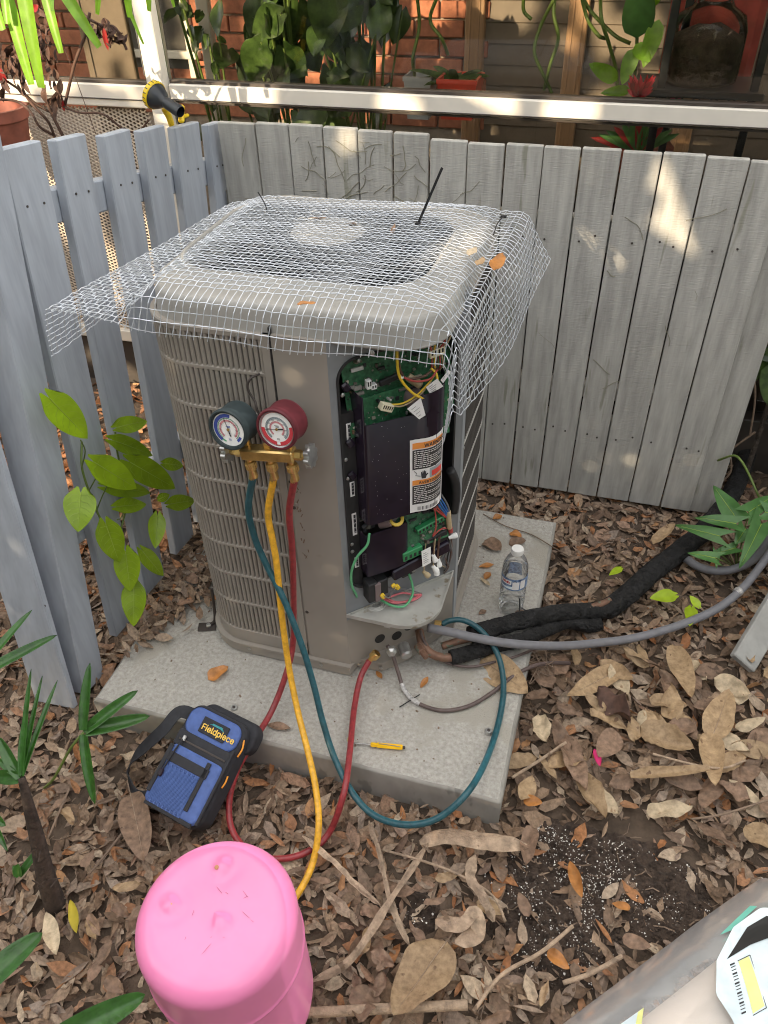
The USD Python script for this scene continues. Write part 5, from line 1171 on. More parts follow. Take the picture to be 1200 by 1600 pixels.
# loose leaves on the slab
for lab, c0, c1, w, m, kd in (('bright orange brown leaf on the slab left of the red hose', (325, 1062), (357, 1043), .036, 'orange_leaf', 'ovate'), ('crumpled rust brown leaf on the slab beside the red hose', (416, 1132), (455, 1140), .020, 'brown_leaf', 'ellipse'), ('small orange leaf on the slab in front of the brown cable', (657, 1075), (669, 1058), .014, 'orange_leaf', 'ellipse'), ('tiny yellow leaf on the slab near the unit', (543, 1160), (552, 1142), .008, 'yellow_leaf', 'ellipse'),
                              ('wide rust brown leaf on the back of the slab', (757, 845), (783, 862), .050, 'brown_leaf', 'ovate'), ('narrow rust leaf on the slab between bottle and unit', (748, 886), (772, 883), .018, 'orange_leaf', 'ellipse'), ('small red brown leaf on the slab left of the bottle', (757, 905), (766, 895), .02, 'orange_leaf', 'ellipse'), ('pale curled leaf blade on the slab left of the bottle', (750, 902), (766, 917), .012, 'pale_leaf', 'ellipse'), ('orange leaf by the twig at the back of the slab', (797, 832), (815, 840), .028, 'orange_leaf', 'ovate'), ('dark brown curled leaf at the back of the slab', (795, 850), (822, 846), .034, 'brown_leaf', 'ovate'), ('yellow brown leaf at the back edge of the slab', (770, 811), (785, 806), .024, 'orange_leaf', 'ellipse'),
                              ('brown leaf under the foot of the bottle', (803, 963), (822, 957), .024, 'brown_leaf', 'ellipse'), ('small dark star shaped leaf scrap on the slab', (748, 960), (760, 954), .016, 'brown_leaf', 'ellipse'), ('small yellow leaf beside the valve on the slab', (588, 1048), (597, 1062), .012, 'orange_leaf', 'ellipse')):
    P, Q = at(*c0, z=SLAB[4] + .003), at(*c1, z=SLAB[4] + .006)
    tag(obj('fallen_leaf', leaf(P, Q, w, kind=kd, fold=.35, droop=-.08, wave=.06, seed=c0[0]), m, smooth=True), lab, 'leaf')
tw = thing('twig', 'thin dark twig lying across the back of the slab', 'twig', at(760, 803, z=.085))
obj('stem', tube(smooth_path([at(755, 803, z=.086), at(790, 822, z=.088), at(830, 835, z=.087), at(866, 856, z=.086), at(890, 870, z=.02)], 4), .0016, 5), 'twig', tw)
ck = []
g = np.random.default_rng(91)
for k in range(220):
    x, y = g.uniform(-.95, -.06), g.uniform(.89, 1.78); s_ = g.uniform(.001, .004)
    if AX0 < x < AX1 and AY0 < y < AY1: continue
    ck.append(cbox((x, y, SLAB[4] + s_ * .2), (s_, s_ * g.uniform(.4, 2), s_ * .5), .0004, rot((0, 0, 1), g.uniform(0, 180))))
obj('grit', ck, 'twig', label='dark crumbs of grit and bark on the concrete slab', cat='grit', kind='stuff')

# ------------------------------------------------------------------ pipes and cables
def foam_tube(pts, r, seed):
    P = smooth_path(pts, 24); r = np.interp(np.linspace(0, 1, len(P)), np.linspace(0, 1, len(r)), r) if np.ndim(r) else r; V, F = tube(P, r, 36)
    nz = meshkit.fbm(V * 34, 4, seed) - .5; m = len(P) * 36
    C = np.repeat(P, 36, 0); D = V[:m] - C; V[:m] = C + D * (1 + .24 * nz[:m, None] - .16 * np.exp(-(np.abs(meshkit.fbm(V[:m] * 55, 3, seed + 9) - .5) / .035) ** 2)[:, None])
    return V, F
ls = thing('refrigerant_line', 'cracked black foam insulated refrigerant line curving from the unit to the right', 'pipe', at(700, 1020, z=.1))
r1 = .024
obj('insulation', foam_tube([at(735, 992, z=.125), at(775, 980, z=.122), at(820, 968, z=.115), at(870, 958, z=.085), at(915, 955, z=.055), at(948, 952, z=.04), at(985, 925, z=.035), at(1020, 893, z=.035), at(1060, 862, z=.035), at(1100, 828, z=.035), at(1135, 785, z=.035), at(1158, 740, z=.035), at(1172, 690, z=.05), at(1178, 640, z=.08), at(1190, 590, z=.10)], [.022] * 50 + [.028] * 91, 3), 'foam', ls, smooth=True)
obj('insulation', foam_tube([at(704, 1027, z=.112), at(735, 1020, z=.112), at(775, 1008, z=.108), at(815, 1000, z=.098), at(850, 985, z=.072), at(885, 972, z=.05), at(920, 978, z=.032), at(938, 975, z=.03)], .0185, 5), 'foam', ls, smooth=True)
obj('copper_pipe', tube(smooth_path([at(655, 985, z=.15), at(660, 1005, z=.14), at(672, 1020, z=.125), at(690, 1027, z=.113), at(712, 1027, z=.112)], 5), .0105, 12), 'copper', ls, smooth=True)
obj('copper_pipe', tube(smooth_path([at(690, 1010, z=.12), at(712, 1003, z=.125), at(740, 996, z=.125)], 5), .009, 12), 'copper', ls, smooth=True)
obj('copper_pipe', tube(smooth_path([at(918, 950, z=.066), at(936, 945, z=.064), at(953, 938, z=.062)], 4), .0085, 12), 'copper', ls, smooth=True)
obj('tie_band', [tube(smooth_path([at(832, 985, z=.075), at(836, 960, z=.13), at(824, 955, z=.12), at(815, 950, z=.1)], 4), .0016, 5), tube(smooth_path([at(812, 955, z=.14), at(812, 935, z=.165)], 3), .0018, 5)], 'black_matt', ls)
cd = thing('conduit', 'grey plastic electrical conduit sweeping from the unit to the right', 'conduit', at(668, 980, z=.17))
cpts = [at(668, 981, z=.185), at(700, 987, z=.175), at(740, 996, z=.160), at(785, 1004, z=.145), at(828, 1008, z=.125), at(880, 1009, z=.088), at(930, 1005, z=.06), at(985, 998, z=.045), at(1040, 984, z=.045), at(1090, 966, z=.05), at(1130, 945, z=.06), at(1165, 914, z=.075), at(1200, 868, z=.09), at(1225, 830, z=.1)]
obj('tube', tube(smooth_path(cpts, 8), .0105, 14), 'conduit', cd, smooth=True)
obj('clear_clip', lathe([(.0112, -.008), (.0122, -.006), (.0122, .006), (.0112, .008)], 16, at(1153, 925, z=.07), at(1165, 914, z=.075) - at(1130, 945, z=.06)), 'tape', cd, smooth=40)
cd2 = thing('conduit', 'second grey conduit loop under the green arrowhead leaves', 'conduit', at(1085, 880, z=.03))
obj('tube', tube(smooth_path([at(1070, 872, z=.02), at(1095, 887, z=.025), at(1130, 892, z=.03), at(1165, 882, z=.035), at(1190, 860, z=.04), at(1215, 815, z=.05)], 8), .0115, 14), 'conduit', cd2, smooth=True)
cb = thing('control_cable', 'brown control cable curling over the slab with a silver tape wrap', 'cable', at(612, 1015, z=.15))
cpt = smooth_path([at(605, 1008, z=.16), at(614, 1025, z=.145), at(622, 1050, z=.115), at(632, 1078, z=.092), at(652, 1098, z=.088), at(690, 1110, z=.088), at(730, 1104, z=.088), at(765, 1085, z=.088), at(800, 1058, z=.088), at(830, 1042, z=.088), at(860, 1036, z=.05), at(890, 1036, z=.02)], 8)
obj('jacket', tube(cpt, .0046, 10), 'cable_brown', cb, smooth=True)
k0, k1 = 21, 34
obj('tape_wrap', tube(cpt[k0:k1], .0056 + .0006 * np.sin(np.arange(k1 - k0) * 2.1), 10), 'tape', cb)
a, b = at(624, 1105, z=.086), at(656, 1085, z=.092)
obj('tie_tail', bar(a, b, .003, .0012), 'black_matt', cb)
cc = thing('thin_cable', 'thin brown cable looping beside the copper pipe', 'cable', at(662, 985, z=.16))
obj('jacket', tube(smooth_path([at(657, 985, z=.17), at(663, 1003, z=.15), at(676, 1022, z=.12), at(700, 1036, z=.098), at(735, 1042, z=.095), at(770, 1035, z=.095), at(805, 1026, z=.095), at(840, 1012, z=.08)], 7), .0034, 8), 'cable_brown', cc, smooth=True)
wr_ = []
g = np.random.default_rng(95)
for k in range(12):
    c = at(g.uniform(800, 860), g.uniform(1015, 1050), z=.05); wr_.append(tube(smooth_path([c + g.normal(0, .02, 3) * (1, 1, .6) for q in range(5)], 4), .0011, 4))
obj('dead_roots', wr_, 'twig', label='tangle of thin dead roots at the slab edge under the conduit', cat='roots', kind='stuff')
# ------------------------------------------------------------------ large fallen leaves and husks on the ground
def gl(lab, c0, c1, w, m, kind='ovate', fold=.25, droop=-.06, wave=.05, z=.022, group=None, name='fallen_leaf', torn=0, stalk=False, dz=.012):
    P, Q = at(*c0, z=z), at(*c1, z=z + dz)
    nm = np.array([rnd.uniform(-.25, .25), rnd.uniform(-.35, .05), 1.])
    v = leaf(P, Q, w * 1.06, nm, kind, fold, droop, wave, nl=16, nw=6, seed=int(c0[0] * 7 + c0[1]), torn=torn * .6, crumple=.16 + wave * 2.2)
    if not stalk:
        return tag(obj(name, v, m, smooth=True), lab, 'leaf', group)
    t = thing(name, lab, 'leaf', P, group)
    obj('blade', v, m, t, smooth=True)
    s, u, d = frame(Q - P, nm)
    mid = [v[0][k * 7 + 3] + u * .0012 for k in range(15)]
    obj('midrib', tube(mid, np.linspace(.0011, .0003, 15), 5), 'dry_husk', t)
    obj('stalk', tube(smooth_path([P, P - (Q - P) * .10 + (0, 0, .003), P - (Q - P) * .2 + (0, 0, -.004)], 3), .0014, 5), 'twig', t)
    return t
gl('largest tan leaf lying at the bottom centre of the picture', (698, 1472), (615, 1590), .090, 'tan_leaf', fold=.12, wave=.03, stalk=True, z=.035)
gl('broad tan leaf below the grey conduit right of the slab', (972, 1043), (884, 1093), .050, 'tan_leaf', fold=.15, stalk=True, z=.03)
gl('upright creased tan leaf under the conduit', (1052, 1008), (1082, 1095), .052, 'tan_leaf', fold=.35, z=.03)
gl('round tan leaf with bent stalk at the right', (1112, 1155), (1140, 1080), .062, 'tan_leaf', fold=.15, stalk=True, z=.035)
gl('wide folded tan leaf in the heap at the right', (1000, 1135), (1086, 1172), .062, 'tan_leaf', fold=.4, wave=.1, z=.03, torn=.2)
gl('crumpled grey brown leaf right of the slab corner', (882, 1152), (915, 1240), .050, 'brown_leaf', fold=.5, wave=.12, z=.035, torn=.2)
gl('curled tan leaf below the crumpled one', (905, 1205), (946, 1282), .046, 'tan_leaf', fold=.6, wave=.1, z=.03)
gl('pale cream leaf flat on the dark soil', (1010, 1270), (1083, 1262), .036, 'pale_leaf', fold=.3, wave=.14, z=.03)
gl('long tan leaf strip arched above the pale leaf', (985, 1212), (1106, 1207), .028, 'tan_leaf', kind='strap', fold=.7, droop=-.12, z=.04)
gl('large brown leaf on the slab corner under the cables', (752, 1030), (826, 1084), .075, 'tan_leaf', fold=.2, z=SLAB[4] + .004, stalk=True, dz=.002)
gl('large dull brown leaf beside the blue pouch', (203, 1238), (228, 1350), .062, 'brown_leaf', fold=.3, wave=.06, z=.03, stalk=True)
gl('folded tan leaf standing at the right above the long strip', (1108, 1145), (1118, 1232), .050, 'tan_leaf', fold=.45, z=.035)
gl('tan leaf cut by the right edge of the picture', (1165, 1290), (1215, 1330), .050, 'tan_leaf', z=.03)
gl('tan leaf curling in front of the fence below the arrowhead plant', (1020, 850), (1055, 820), .035, 'tan_leaf', fold=.5, z=.025)
gl('dark fibrous bark flake among the tan leaves', (935, 1075), (985, 1128), .060, 'dead_frond', fold=.3, wave=.2, z=.035, torn=.45)
gl('golden yellow leaf on the litter left of the pink cylinder', (110, 1406), (122, 1460), .018, 'yellow_leaf', kind='ellipse', fold=.3, z=.025)
gl('pale silvery leaf with long stalk at lower left', (73, 1425), (90, 1495), .028, 'pale_leaf', kind='ellipse', fold=.4, z=.025)
gl('bright orange leaf on the dark soil', (985, 1418), (955, 1412), .014, 'orange_leaf', z=.03)
gl('orange leaf standing in the soil near the cable end', (856, 1485), (890, 1515), .022, 'orange_leaf', z=.03)
gl('rust coloured curled leaf left of the dark soil', (832, 1290), (822, 1355), .034, 'brown_leaf', fold=.5, wave=.1, z=.035)
gl('long rust brown leaf standing on the dark soil', (890, 1345), (910, 1405), .022, 'orange_leaf', kind='ellipse', fold=.5, z=.035)
gl('grey leaf on the dark soil beside the clear bag', (972, 1466), (1018, 1480), .024, 'brown_leaf', fold=.2, z=.032)
gl('small orange leaf lying on the litter by the slab corner', (818, 1250), (848, 1255), .022, 'orange_leaf', z=.028)
gl('crisp brown leaf at the bottom right of the litter', (575, 1540), (560, 1600), .055, 'brown_leaf', fold=.2, wave=.08, z=.028, torn=.3)
g = np.random.default_rng(101)
n = 0
while n < 96:
    u, v = (g.uniform(830, 1200), g.uniform(1030, 1340)) if n < 62 else (g.uniform(480, 860), g.uniform(1330, 1590)) if n < 82 else (g.uniform(0, 200), g.uniform(1240, 1590))
    P = at(u, v, z=.02)
    if in_slab(P[0], P[1], .03) or (n < 62 and float(soil_w(np.array(P[0]), np.array(P[1]))) > .3) or math.hypot(P[0] - tc[0], P[1] - tc[1]) < .17 or u + v > 2440: continue
    a = g.uniform(0, 6.28); L = g.uniform(.05, .10) if n < 62 else g.uniform(.035, .06)
    Q = P + np.array([math.cos(a), math.sin(a), g.uniform(-.05, .25)]) * L
    P[2] += g.uniform(.004, .016); Q[2] = max(Q[2], .018)
    m = ['tan_leaf', 'tan_leaf', 'tan_leaf', 'brown_leaf', 'brown_leaf', 'tan_leaf', 'brown_leaf', 'pale_leaf'][g.integers(8)] if n < 62 else ['brown_leaf', 'brown_leaf', 'tan_leaf'][g.integers(3)]
    kd = ['ovate', 'ellipse'][g.integers(2)]
    lab, grp = ('large dry leaf in the heap of leaves right of the slab', 'large dry leaves right of the slab') if n < 62 else ('dry leaf in the litter in front of the slab', 'dry leaves in front of the slab') if n < 82 else ('dry leaf in the litter at lower left', 'dry leaves at lower left')
    hue = {'tan_leaf': 'tan', 'brown_leaf': 'dull brown', 'pale_leaf': 'pale cream'}[m]; lab = lab.replace('dry', hue + ' dry').replace('dull dull', 'dull'); grp = hue + ' ' + grp
    tag(obj('fallen_leaf', leaf(P, Q, L * g.uniform(.35, .62), (g.normal(0, .4), g.normal(-.2, .4), 1), kd, g.uniform(-.2, .55), g.uniform(-.25, .2), g.uniform(.03, .13), nl=12, nw=6, seed=n, torn=g.choice([0, 0, .2]), crumple=g.uniform(.25, .7)), m, smooth=True), lab, 'leaf', grp); n += 1
def stick(name, lab, pts, r, m, cat, z=.03, flat=None):
    P = [at(u, v, z=z + k) for u, v, k in pts]; t = None
    if flat:
        C = smooth_path(P, 8); T = np.gradient(C, axis=0); T /= np.linalg.norm(T, axis=1, keepdims=True); S = np.cross(T, np.array([0, -.25, 1.])); S /= np.linalg.norm(S, axis=1, keepdims=True); U = np.cross(S, T)
        q = np.linspace(-1, 1, 9); s_ = np.linspace(0, 1, len(C)); wv = flat / 2 * (.72 + .5 * meshkit.noise(np.stack([s_ * 6, 0 * s_, 0 * s_ + len(lab)], -1), 3)) * np.minimum(1, .25 + 8 * np.minimum(s_, 1 - s_))
        rdg = np.array([.5, -.6, .4, -.3, .7, -.5, .3, -.6, .5]) * .0013 + .0035 * q ** 2 * (len(lab) % 3 - .6)
        tw = .5 * np.sin(s_ * 5 + len(lab))
        V = C[:, None] + (q[None, :, None] * wv[:, None, None]) * (S[:, None] * np.cos(tw)[:, None, None] + U[:, None] * np.sin(tw)[:, None, None]) + U[:, None] * rdg[None, :, None]
        V = V + (meshkit.fbm(V * 70, 3, 5)[..., None] - .5) * .005
        i = np.arange(len(C) - 1)[:, None] * 9; j = np.arange(8)[None]
        v = (V.reshape(-1, 3), tri(np.stack([i + j, i + j + 1, i + 10 + j, i + 9 + j], -1).reshape(-1, 4)))
    else: v = tube(smooth_path(P, 6), r, 8)
    return tag(obj(name, v, m, smooth=True), lab, cat)
stick('palm_husk', 'broad pinkish tan palm husk at the front corner of the slab', [(655, 1318, .005), (700, 1308, .018), (760, 1316, .02), (826, 1322, .008)], 0, 'dry_husk', 'husk', flat=.028)
stick('palm_husk', 'bent pale palm stalk running down to the pink cylinder', [(668, 1318, .012), (640, 1362, .016), (606, 1412, .02), (575, 1462, .016), (540, 1506, .01), (485, 1534, .0)], 0, 'dry_husk', 'husk', flat=.016)
stick('palm_husk', 'ribbed dry palm strip crossing under the bent stalk', [(472, 1306, .004), (520, 1345, .01), (560, 1385, .012), (594, 1414, .008)], 0, 'dry_husk', 'husk', flat=.013)
stick('palm_husk', 'narrow dry palm strip hanging from the slab edge', [(576, 1282, .02), (592, 1330, .014), (604, 1385, .012), (622, 1440, .008), (642, 1482, .0)], 0, 'dry_husk', 'husk', flat=.012)
stick('palm_husk', 'twisted tan husk on the dark soil', [(742, 1335, .01), (735, 1370, .02), (755, 1400, .02), (772, 1440, .005)], 0, 'dry_husk', 'husk', flat=.02)
stick('palm_husk', 'folded grey husk above the largest tan leaf', [(680, 1440, .01), (720, 1445, .03), (742, 1425, .03), (745, 1460, .02), (710, 1472, .008)], 0, 'dry_husk', 'husk', flat=.026)
stick('twig', 'long greenish dry stalk across the soil at the bottom', [(895, 1447, .02), (845, 1488, .02), (783, 1524, .014), (740, 1580, .004)], .0036, 'dry_husk', 'twig')
stick('twig', 'pale cut stick on the dark soil near the clear bag', [(880, 1536, .008), (925, 1520, .012), (972, 1494, .016)], .0042, 'dry_husk', 'twig')
stick('twig', 'thin curved stem crossing the husks towards the soil', [(598, 1328, .008), (660, 1345, .014), (720, 1368, .014), (770, 1400, .01), (790, 1440, .004)], .0026, 'dry_husk', 'twig')
stick('twig', 'pale stick leaning at the right side of the slab', [(800, 1215, .004), (840, 1190, .02), (884, 1160, .024)], .0035, 'dry_husk', 'twig')
stick('twig', 'grey twig on the litter left of the pouch', [(75, 1310, .006), (92, 1270, .012), (108, 1233, .014)], .0022, 'twig', 'twig')
stick('twig', 'slender twig on the litter left of the pink cylinder', [(140, 1365, .004), (165, 1335, .012), (192, 1300, .014)], .0024, 'twig', 'twig')
stick('twig', 'straw coloured twig across the pale heap at the right', [(1020, 1178, .02), (1085, 1195, .024), (1130, 1200, .02), (1165, 1188, .01)], .0026, 'dry_husk', 'twig')
stick('twig', 'dark twig crossing the heap at the right edge', [(1080, 1280, .016), (1130, 1272, .02), (1200, 1250, .02)], .0024, 'twig', 'twig')
stick('twig', 'weathered grey stick half hidden at the bottom edge', [(465, 1583, .0), (530, 1580, .004), (620, 1575, .004), (730, 1570, .0)], .009, 'dry_husk', 'twig')
tag(obj('flower_petal', leaf(at(928, 1170, z=.03), at(938, 1196, z=.034), .016, fold=.5, wave=.1), 'petal', smooth=True), 'bright pink fallen petal among the dry leaves', 'petal')

# ------------------------------------------------------------------ plants
def stem(parent, pts, r, m='stem_green'): return obj('stem', tube(smooth_path(pts, 6), r, 7), m, parent, smooth=True)
vn = thing('climbing_vine', 'lime green heart leaved vine climbing the left picket fence', 'vine', (-1.04, 1.15, 0))
def vl(b, tp, w, x0=-1.0, x1=-.99, nm=(.55, -.6, .55), kd='heart', fold=.14, droop=.08):
    nm = np.array(nm) * .45 + np.array([.55, -.6, .58]); w = w * 1.08
    P, Q = at(*b, x=x0), at(*tp, x=x1)
    v = leaf(P, Q, w, nm, kd, fold, droop, .015, nl=14, nw=8, seed=b[0])
    lf = obj('leaf', v, 'vine_green', vn, smooth=True); nn = nm / np.linalg.norm(nm)
    M_ = v[0].reshape(15, 9, 3); obj('midrib', tube(M_[:13, 4] + nn * .0006, np.linspace(.0011, .0003, 13), 5), 'vein', lf)
    obj('side_veins', [tube([M_[k, 4] + nn * .0005, M_[k + 1, 4 + s * 2] + nn * .0005, M_[min(14, k + 2), 4 + s * 3] + nn * .0005], .00028, 3, False) for k in (1, 3, 5, 7, 9) for s in (-1, 1)], 'vein', lf, kind='stuff')
    return P
for b, tp, w, x0, x1, nm in (((77, 622), (142, 688), .058, -1.01, -.985, (.3, -.3, .9)), ((183, 668), (234, 655), .040, -1.04, -1.03, (.3, -.5, .8)), ((176, 688), (246, 712), .040, -1.03, -1.01, (.3, -.45, .8)), ((147, 722), (219, 766), .058, -1.0, -.97, (.35, -.6, .7)), ((203, 722), (281, 766), .058, -1.0, -.96, (.35, -.6, .7)),
                          ((256, 724), (290, 728), .032, -1.03, -1.02, (.5, -.6, .6)), ((126, 770), (122, 831), .060, -.99, -.975, (.55, -.75, .35)), ((166, 760), (244, 770), .040, -1.05, -1.04, (.3, -.6, .7)), ((165, 818), (187, 882), .054, -.98, -.965, (.55, -.75, .35)), ((182, 792), (234, 786), .036, -1.03, -1.02, (.3, -.4, .9)),
                          ((265, 788), (309, 780), .040, -1.0, -.985, (.3, -.5, .8)), ((248, 780), (266, 772), .022, -1.0, -.99, (.4, -.5, .7)), ((196, 862), (204, 926), .054, -.97, -.955, (.5, -.75, .4)), ((246, 806), (243, 857), .040, -1.0, -.985, (.6, -.7, .3)), ((222, 860), (258, 904), .036, -.97, -.955, (.5, -.6, .6)), ((209, 914), (209, 980), .052, -.96, -.945, (.5, -.75, .4))):
    vl(b, tp, w, x0, x1, nm)
stem(vn, [at(128, 690, x=-1.06), at(128, 730, x=-1.05), at(140, 770, x=-1.04), at(152, 800, x=-1.03), at(170, 835, x=-1.02), at(190, 868, x=-1.01), at(208, 900, x=-1.0), at(214, 950, z=.01)], .0026)
stem(vn, [at(180, 675, x=-1.06), at(183, 705, x=-1.05), at(192, 745, x=-1.05), at(198, 785, x=-1.05), at(188, 830, x=-1.04)], .0024)
for a, b, c in (((128, 730), (133, 705), (126, 688)), ((140, 765), (150, 745), (150, 724)), ((150, 800), (160, 775), (167, 760)), ((152, 800), (150, 790), (128, 772)), ((170, 835), (168, 826), (166, 818)), ((190, 868), (194, 866), (196, 862)), ((192, 745), (196, 735), (203, 722)), ((198, 785), (190, 808), (183, 812)), ((198, 868), (210, 870), (222, 868)), ((208, 905), (210, 910), (209, 914))):
    stem(vn, [at(*a, x=-1.045), at(*b, x=-1.02), at(*c, x=-1.0)], .0015)
ar = thing('arrowhead_plant', 'green arrowhead leaved plant beside the black line at the right', 'plant', at(1150, 885, z=.0))
for b, tp, w, z0, z1, nm in (((1148, 806), (1113, 756), .060, .16, .19, (-.2, -.7, .7)), ((1125, 838), (1054, 818), .044, .15, .14, (-.1, -.5, .8)), ((1150, 818), (1084, 806), .046, .17, .16, (-.1, -.4, .9)), ((1118, 872), (1073, 862), .036, .12, .11, (-.1, -.4, .9)), ((1190, 818), (1158, 884), .056, .17, .14, (-.1, -.7, .7)), ((1150, 856), (1104, 868), .036, .11, .09, (0, -.3, .9)), ((1165, 826), (1150, 850), .05, .15, .13, (.1, -.6, .7)), ((1195, 800), (1240, 812), .05, .18, .17, (.1, -.6, .8)), ((1120, 862), (1120, 888), .02, .11, .09, (0, -.8, .5)), ((1170, 800), (1215, 770), .05, .18, .20, (.1, -.6, .8))):
    v = leaf(at(*b, z=z0), at(*tp, z=z1), w * 1.12, nm, 'arrow', .22, .10, .03, nl=14, nw=8, seed=b[0])
    lf = obj('leaf', v, 'arrow_green', ar, smooth=True); M_ = v[0].reshape(15, 9, 3); nn = np.array(nm) / np.linalg.norm(nm)
    obj('midrib', tube(M_[:13, 4] + nn * .0006, np.linspace(.0009, .0003, 13), 5), 'vein', lf)
    stem(ar, [at(1150, 890, z=.0), at((1150 + b[0]) / 2, (885 + b[1]) / 2, z=z0 * .6), at(*b, z=z0)], .0016)
for k, (lab, c0, c1, w, m) in enumerate((('wide lime leaf on the litter below the black line', (1054, 930), (1016, 934), .038, 'lime_leaf'), ('lime heart leaf with pointed tip near the loose board', (1080, 950), (1078, 977), .034, 'lime_leaf'), ('small lime leaf folded above the heart shaped one', (1092, 948), (1078, 930), .022, 'lime_leaf'), ('small lime leaf on the litter between slab and black line', (970, 888), (952, 898), .020, 'lime_leaf'))):
    tag(obj('young_leaf', leaf(at(*c0, z=.045), at(*c1, z=.055), w, (.0, -.4, .9), 'heart', .2, .05, .02, nl=10, nw=6), m, smooth=True), lab, 'leaf')
# lady palm clumps at the left
def palm(lab, hub, zh, tips, root=None, w=.020, trunk=None):
    H_ = at(*hub, z=zh); t = thing('lady_palm', lab, 'palm', root if root is not None else (H_[0], H_[1], 0))
    for (u, v, dz, ww) in tips:
        Q = at(u, v, z=zh + dz); d = Q - H_; L = np.linalg.norm(d)
        nm = np.array([-d[1] * .2, -.55, .8]) if abs(d[2]) < .8 * L else np.array([.2, -.9, .3])
        P0 = H_ + d * .03
        vv = leaf(P0, Q, ww, nm, 'blade', .5, .05, .01, nl=14, nw=8, seed=int(u + v))
        # pleats along the blade
        M_ = vv[0].reshape(15, 9, 3); up_ = np.cross(d / L, np.cross(nm, d / L)); M_ += (np.array([0, 1, 0, 1, 0, 1, 0, 1, 0])[None, :, None] * .0016) * nm / np.linalg.norm(nm)
        obj('blade', (M_.reshape(-1, 3), vv[1]), 'palm_green', t, smooth=True)
    return t, H_
r_ = at(112, 1200, z=.0)
t, H_ = palm('lady palm frond with three dark glossy blades in front of the fence post', (131, 1144), .17, ((138, 1036, .10, .024), (214, 1078, .05, .026), (234, 1118, .0, .030), (146, 1258, -.10, .024), (150, 1130, .01, .012)), r_)
stem(t, [r_ + (-.03, -.06, 0), at(85, 1215, z=.06), at(110, 1170, z=.14), H_], .003)
r_ = at(84, 1412, z=0)
t, H_ = palm('lady palm with upright bright blades on a fibrous trunk at the left edge', (34, 1216), .30, ((44, 1046, .14, .012), (62, 1056, .12, .011), (86, 1062, .10, .012), (40, 1105, .08, .017), (-4, 1152, .02, .024), (-14, 1212, -.02, .026), (-10, 1182, .0, .014)), r_)
obj('trunk', tube(smooth_path([r_ + (0, 0, -.02), at(72, 1370, z=.07), at(58, 1310, z=.16), at(45, 1260, z=.24), H_], 6), [.021 - .0006 * k for k in range(25)], 10), 'fibre_trunk', t, smooth=True)
for k in range(14):
    a = rnd.uniform(0, 6.28); b = at(58 + rnd.uniform(-8, 22), rnd.uniform(1270, 1390), z=rnd.uniform(.05, .22))
    obj('fibre', tube([b, b + np.array([math.cos(a) * .02, math.sin(a) * .02, rnd.uniform(-.02, .03)])], .0012, 4), 'fibre_trunk', t)
t, H_ = palm('lady palm blades reaching in at the left edge before the fence board', (-40, 1060), .38, ((48, 950, .05, .018), (88, 990, .02, .022)), None)
stem(t, [(H_[0] - .05, H_[1], 0), (H_[0] - .03, H_[1], .2), H_], .004)
t, H_ = palm('lady palm blade at the left edge near the bottom corner', (-60, 1570), .42, ((66, 1455, -.01, .036),), None)
stem(t, [(H_[0] - .1, H_[1], 0), (H_[0] - .05, H_[1], .3), H_], .004)
t, H_ = palm('lady palm blade with cut tip at the bottom of the picture', (60, 1640), .46, ((229, 1553, -.04, .034),), None)
stem(t, [(H_[0] - .1, H_[1] - .1, 0), (H_[0] - .05, H_[1] - .05, .3), H_], .004)
t, H_ = palm('small dark lady palm leaf low at the left edge', (-15, 1270), .12, ((8, 1290, .0, .02), (10, 1330, -.02, .014), (-2, 1320, -.02, .02)), None)
t, H_ = palm('small dark lady palm sprout at the foot of the fibrous trunk', (30, 1370), .06, ((64, 1322, .03, .016), (28, 1350, .02, .02), (20, 1352, .0, .012)), None)

# hanging plant and dead fronds at the top left
sp_ = thing('strap_leaf_plant', 'bright green strap leaves hanging in at the top left corner', 'plant', at(30, -40, y=1.75))
for b, tp, w in (((5, -60), (8, 36), .026), ((30, -70), (58, 138), .040), ((10, -20), (44, 132), .034), ((60, -60), (91, 82), .028), ((84, -40), (151, 71), .030), ((-20, -30), (2, 45), .03), ((82, -30), (80, 15), .014)):
    obj('strap_leaf', leaf(at(*b, y=1.70), at(*tp, y=1.66), w, (.1, -1, .35), 'strap', .25, .08, .01, nl=14, nw=6, seed=tp[0]), 'strap_green', sp_, smooth=True)
s2 = thing('strap_leaf_plant', 'short green leaf tips hanging above the window post', 'plant', at(190, -60, y=1.75))
for b, tp, w in (((160, -50), (149, 22), .018), ((196, -60), (200, 27), .024), ((200, 10), (222, 68), .009), ((232, -50), (231, 17), .018), ((255, -60), (270, 10), .012)):
    obj('strap_leaf', leaf(at(*b, y=1.72), at(*tp, y=1.70), w, (.1, -1, .35), 'strap', .25, .1, .01, nl=10, nw=4, seed=tp[0]), 'strap_green', s2, smooth=True)
df = thing('dead_fern', 'brown withered fern fronds and twigs hanging over the left fence', 'fern', at(70, 120, y=1.85))
g = np.random.default_rng(111)
def twig_(pts, r=.003): obj('twig', tube(smooth_path([at(u, v, y=1.85 + dy) for u, v, dy in pts], 5), r, 6), 'dead_frond', df, smooth=True)
twig_([(-10, 155, 0), (25, 158, -.03), (48, 175, -.05), (62, 198, -.05), (85, 212, 0)], .0032); twig_([(28, 95, 0), (36, 140, 0), (52, 165, -.03), (75, 190, -.02), (88, 220, 0)], .0034); twig_([(65, 120, 0), (70, 150, 0), (82, 180, 0), (98, 212, 0)], .004); twig_([(0, 120, 0), (30, 140, 0), (60, 165, 0), (85, 178, 0)], .003)
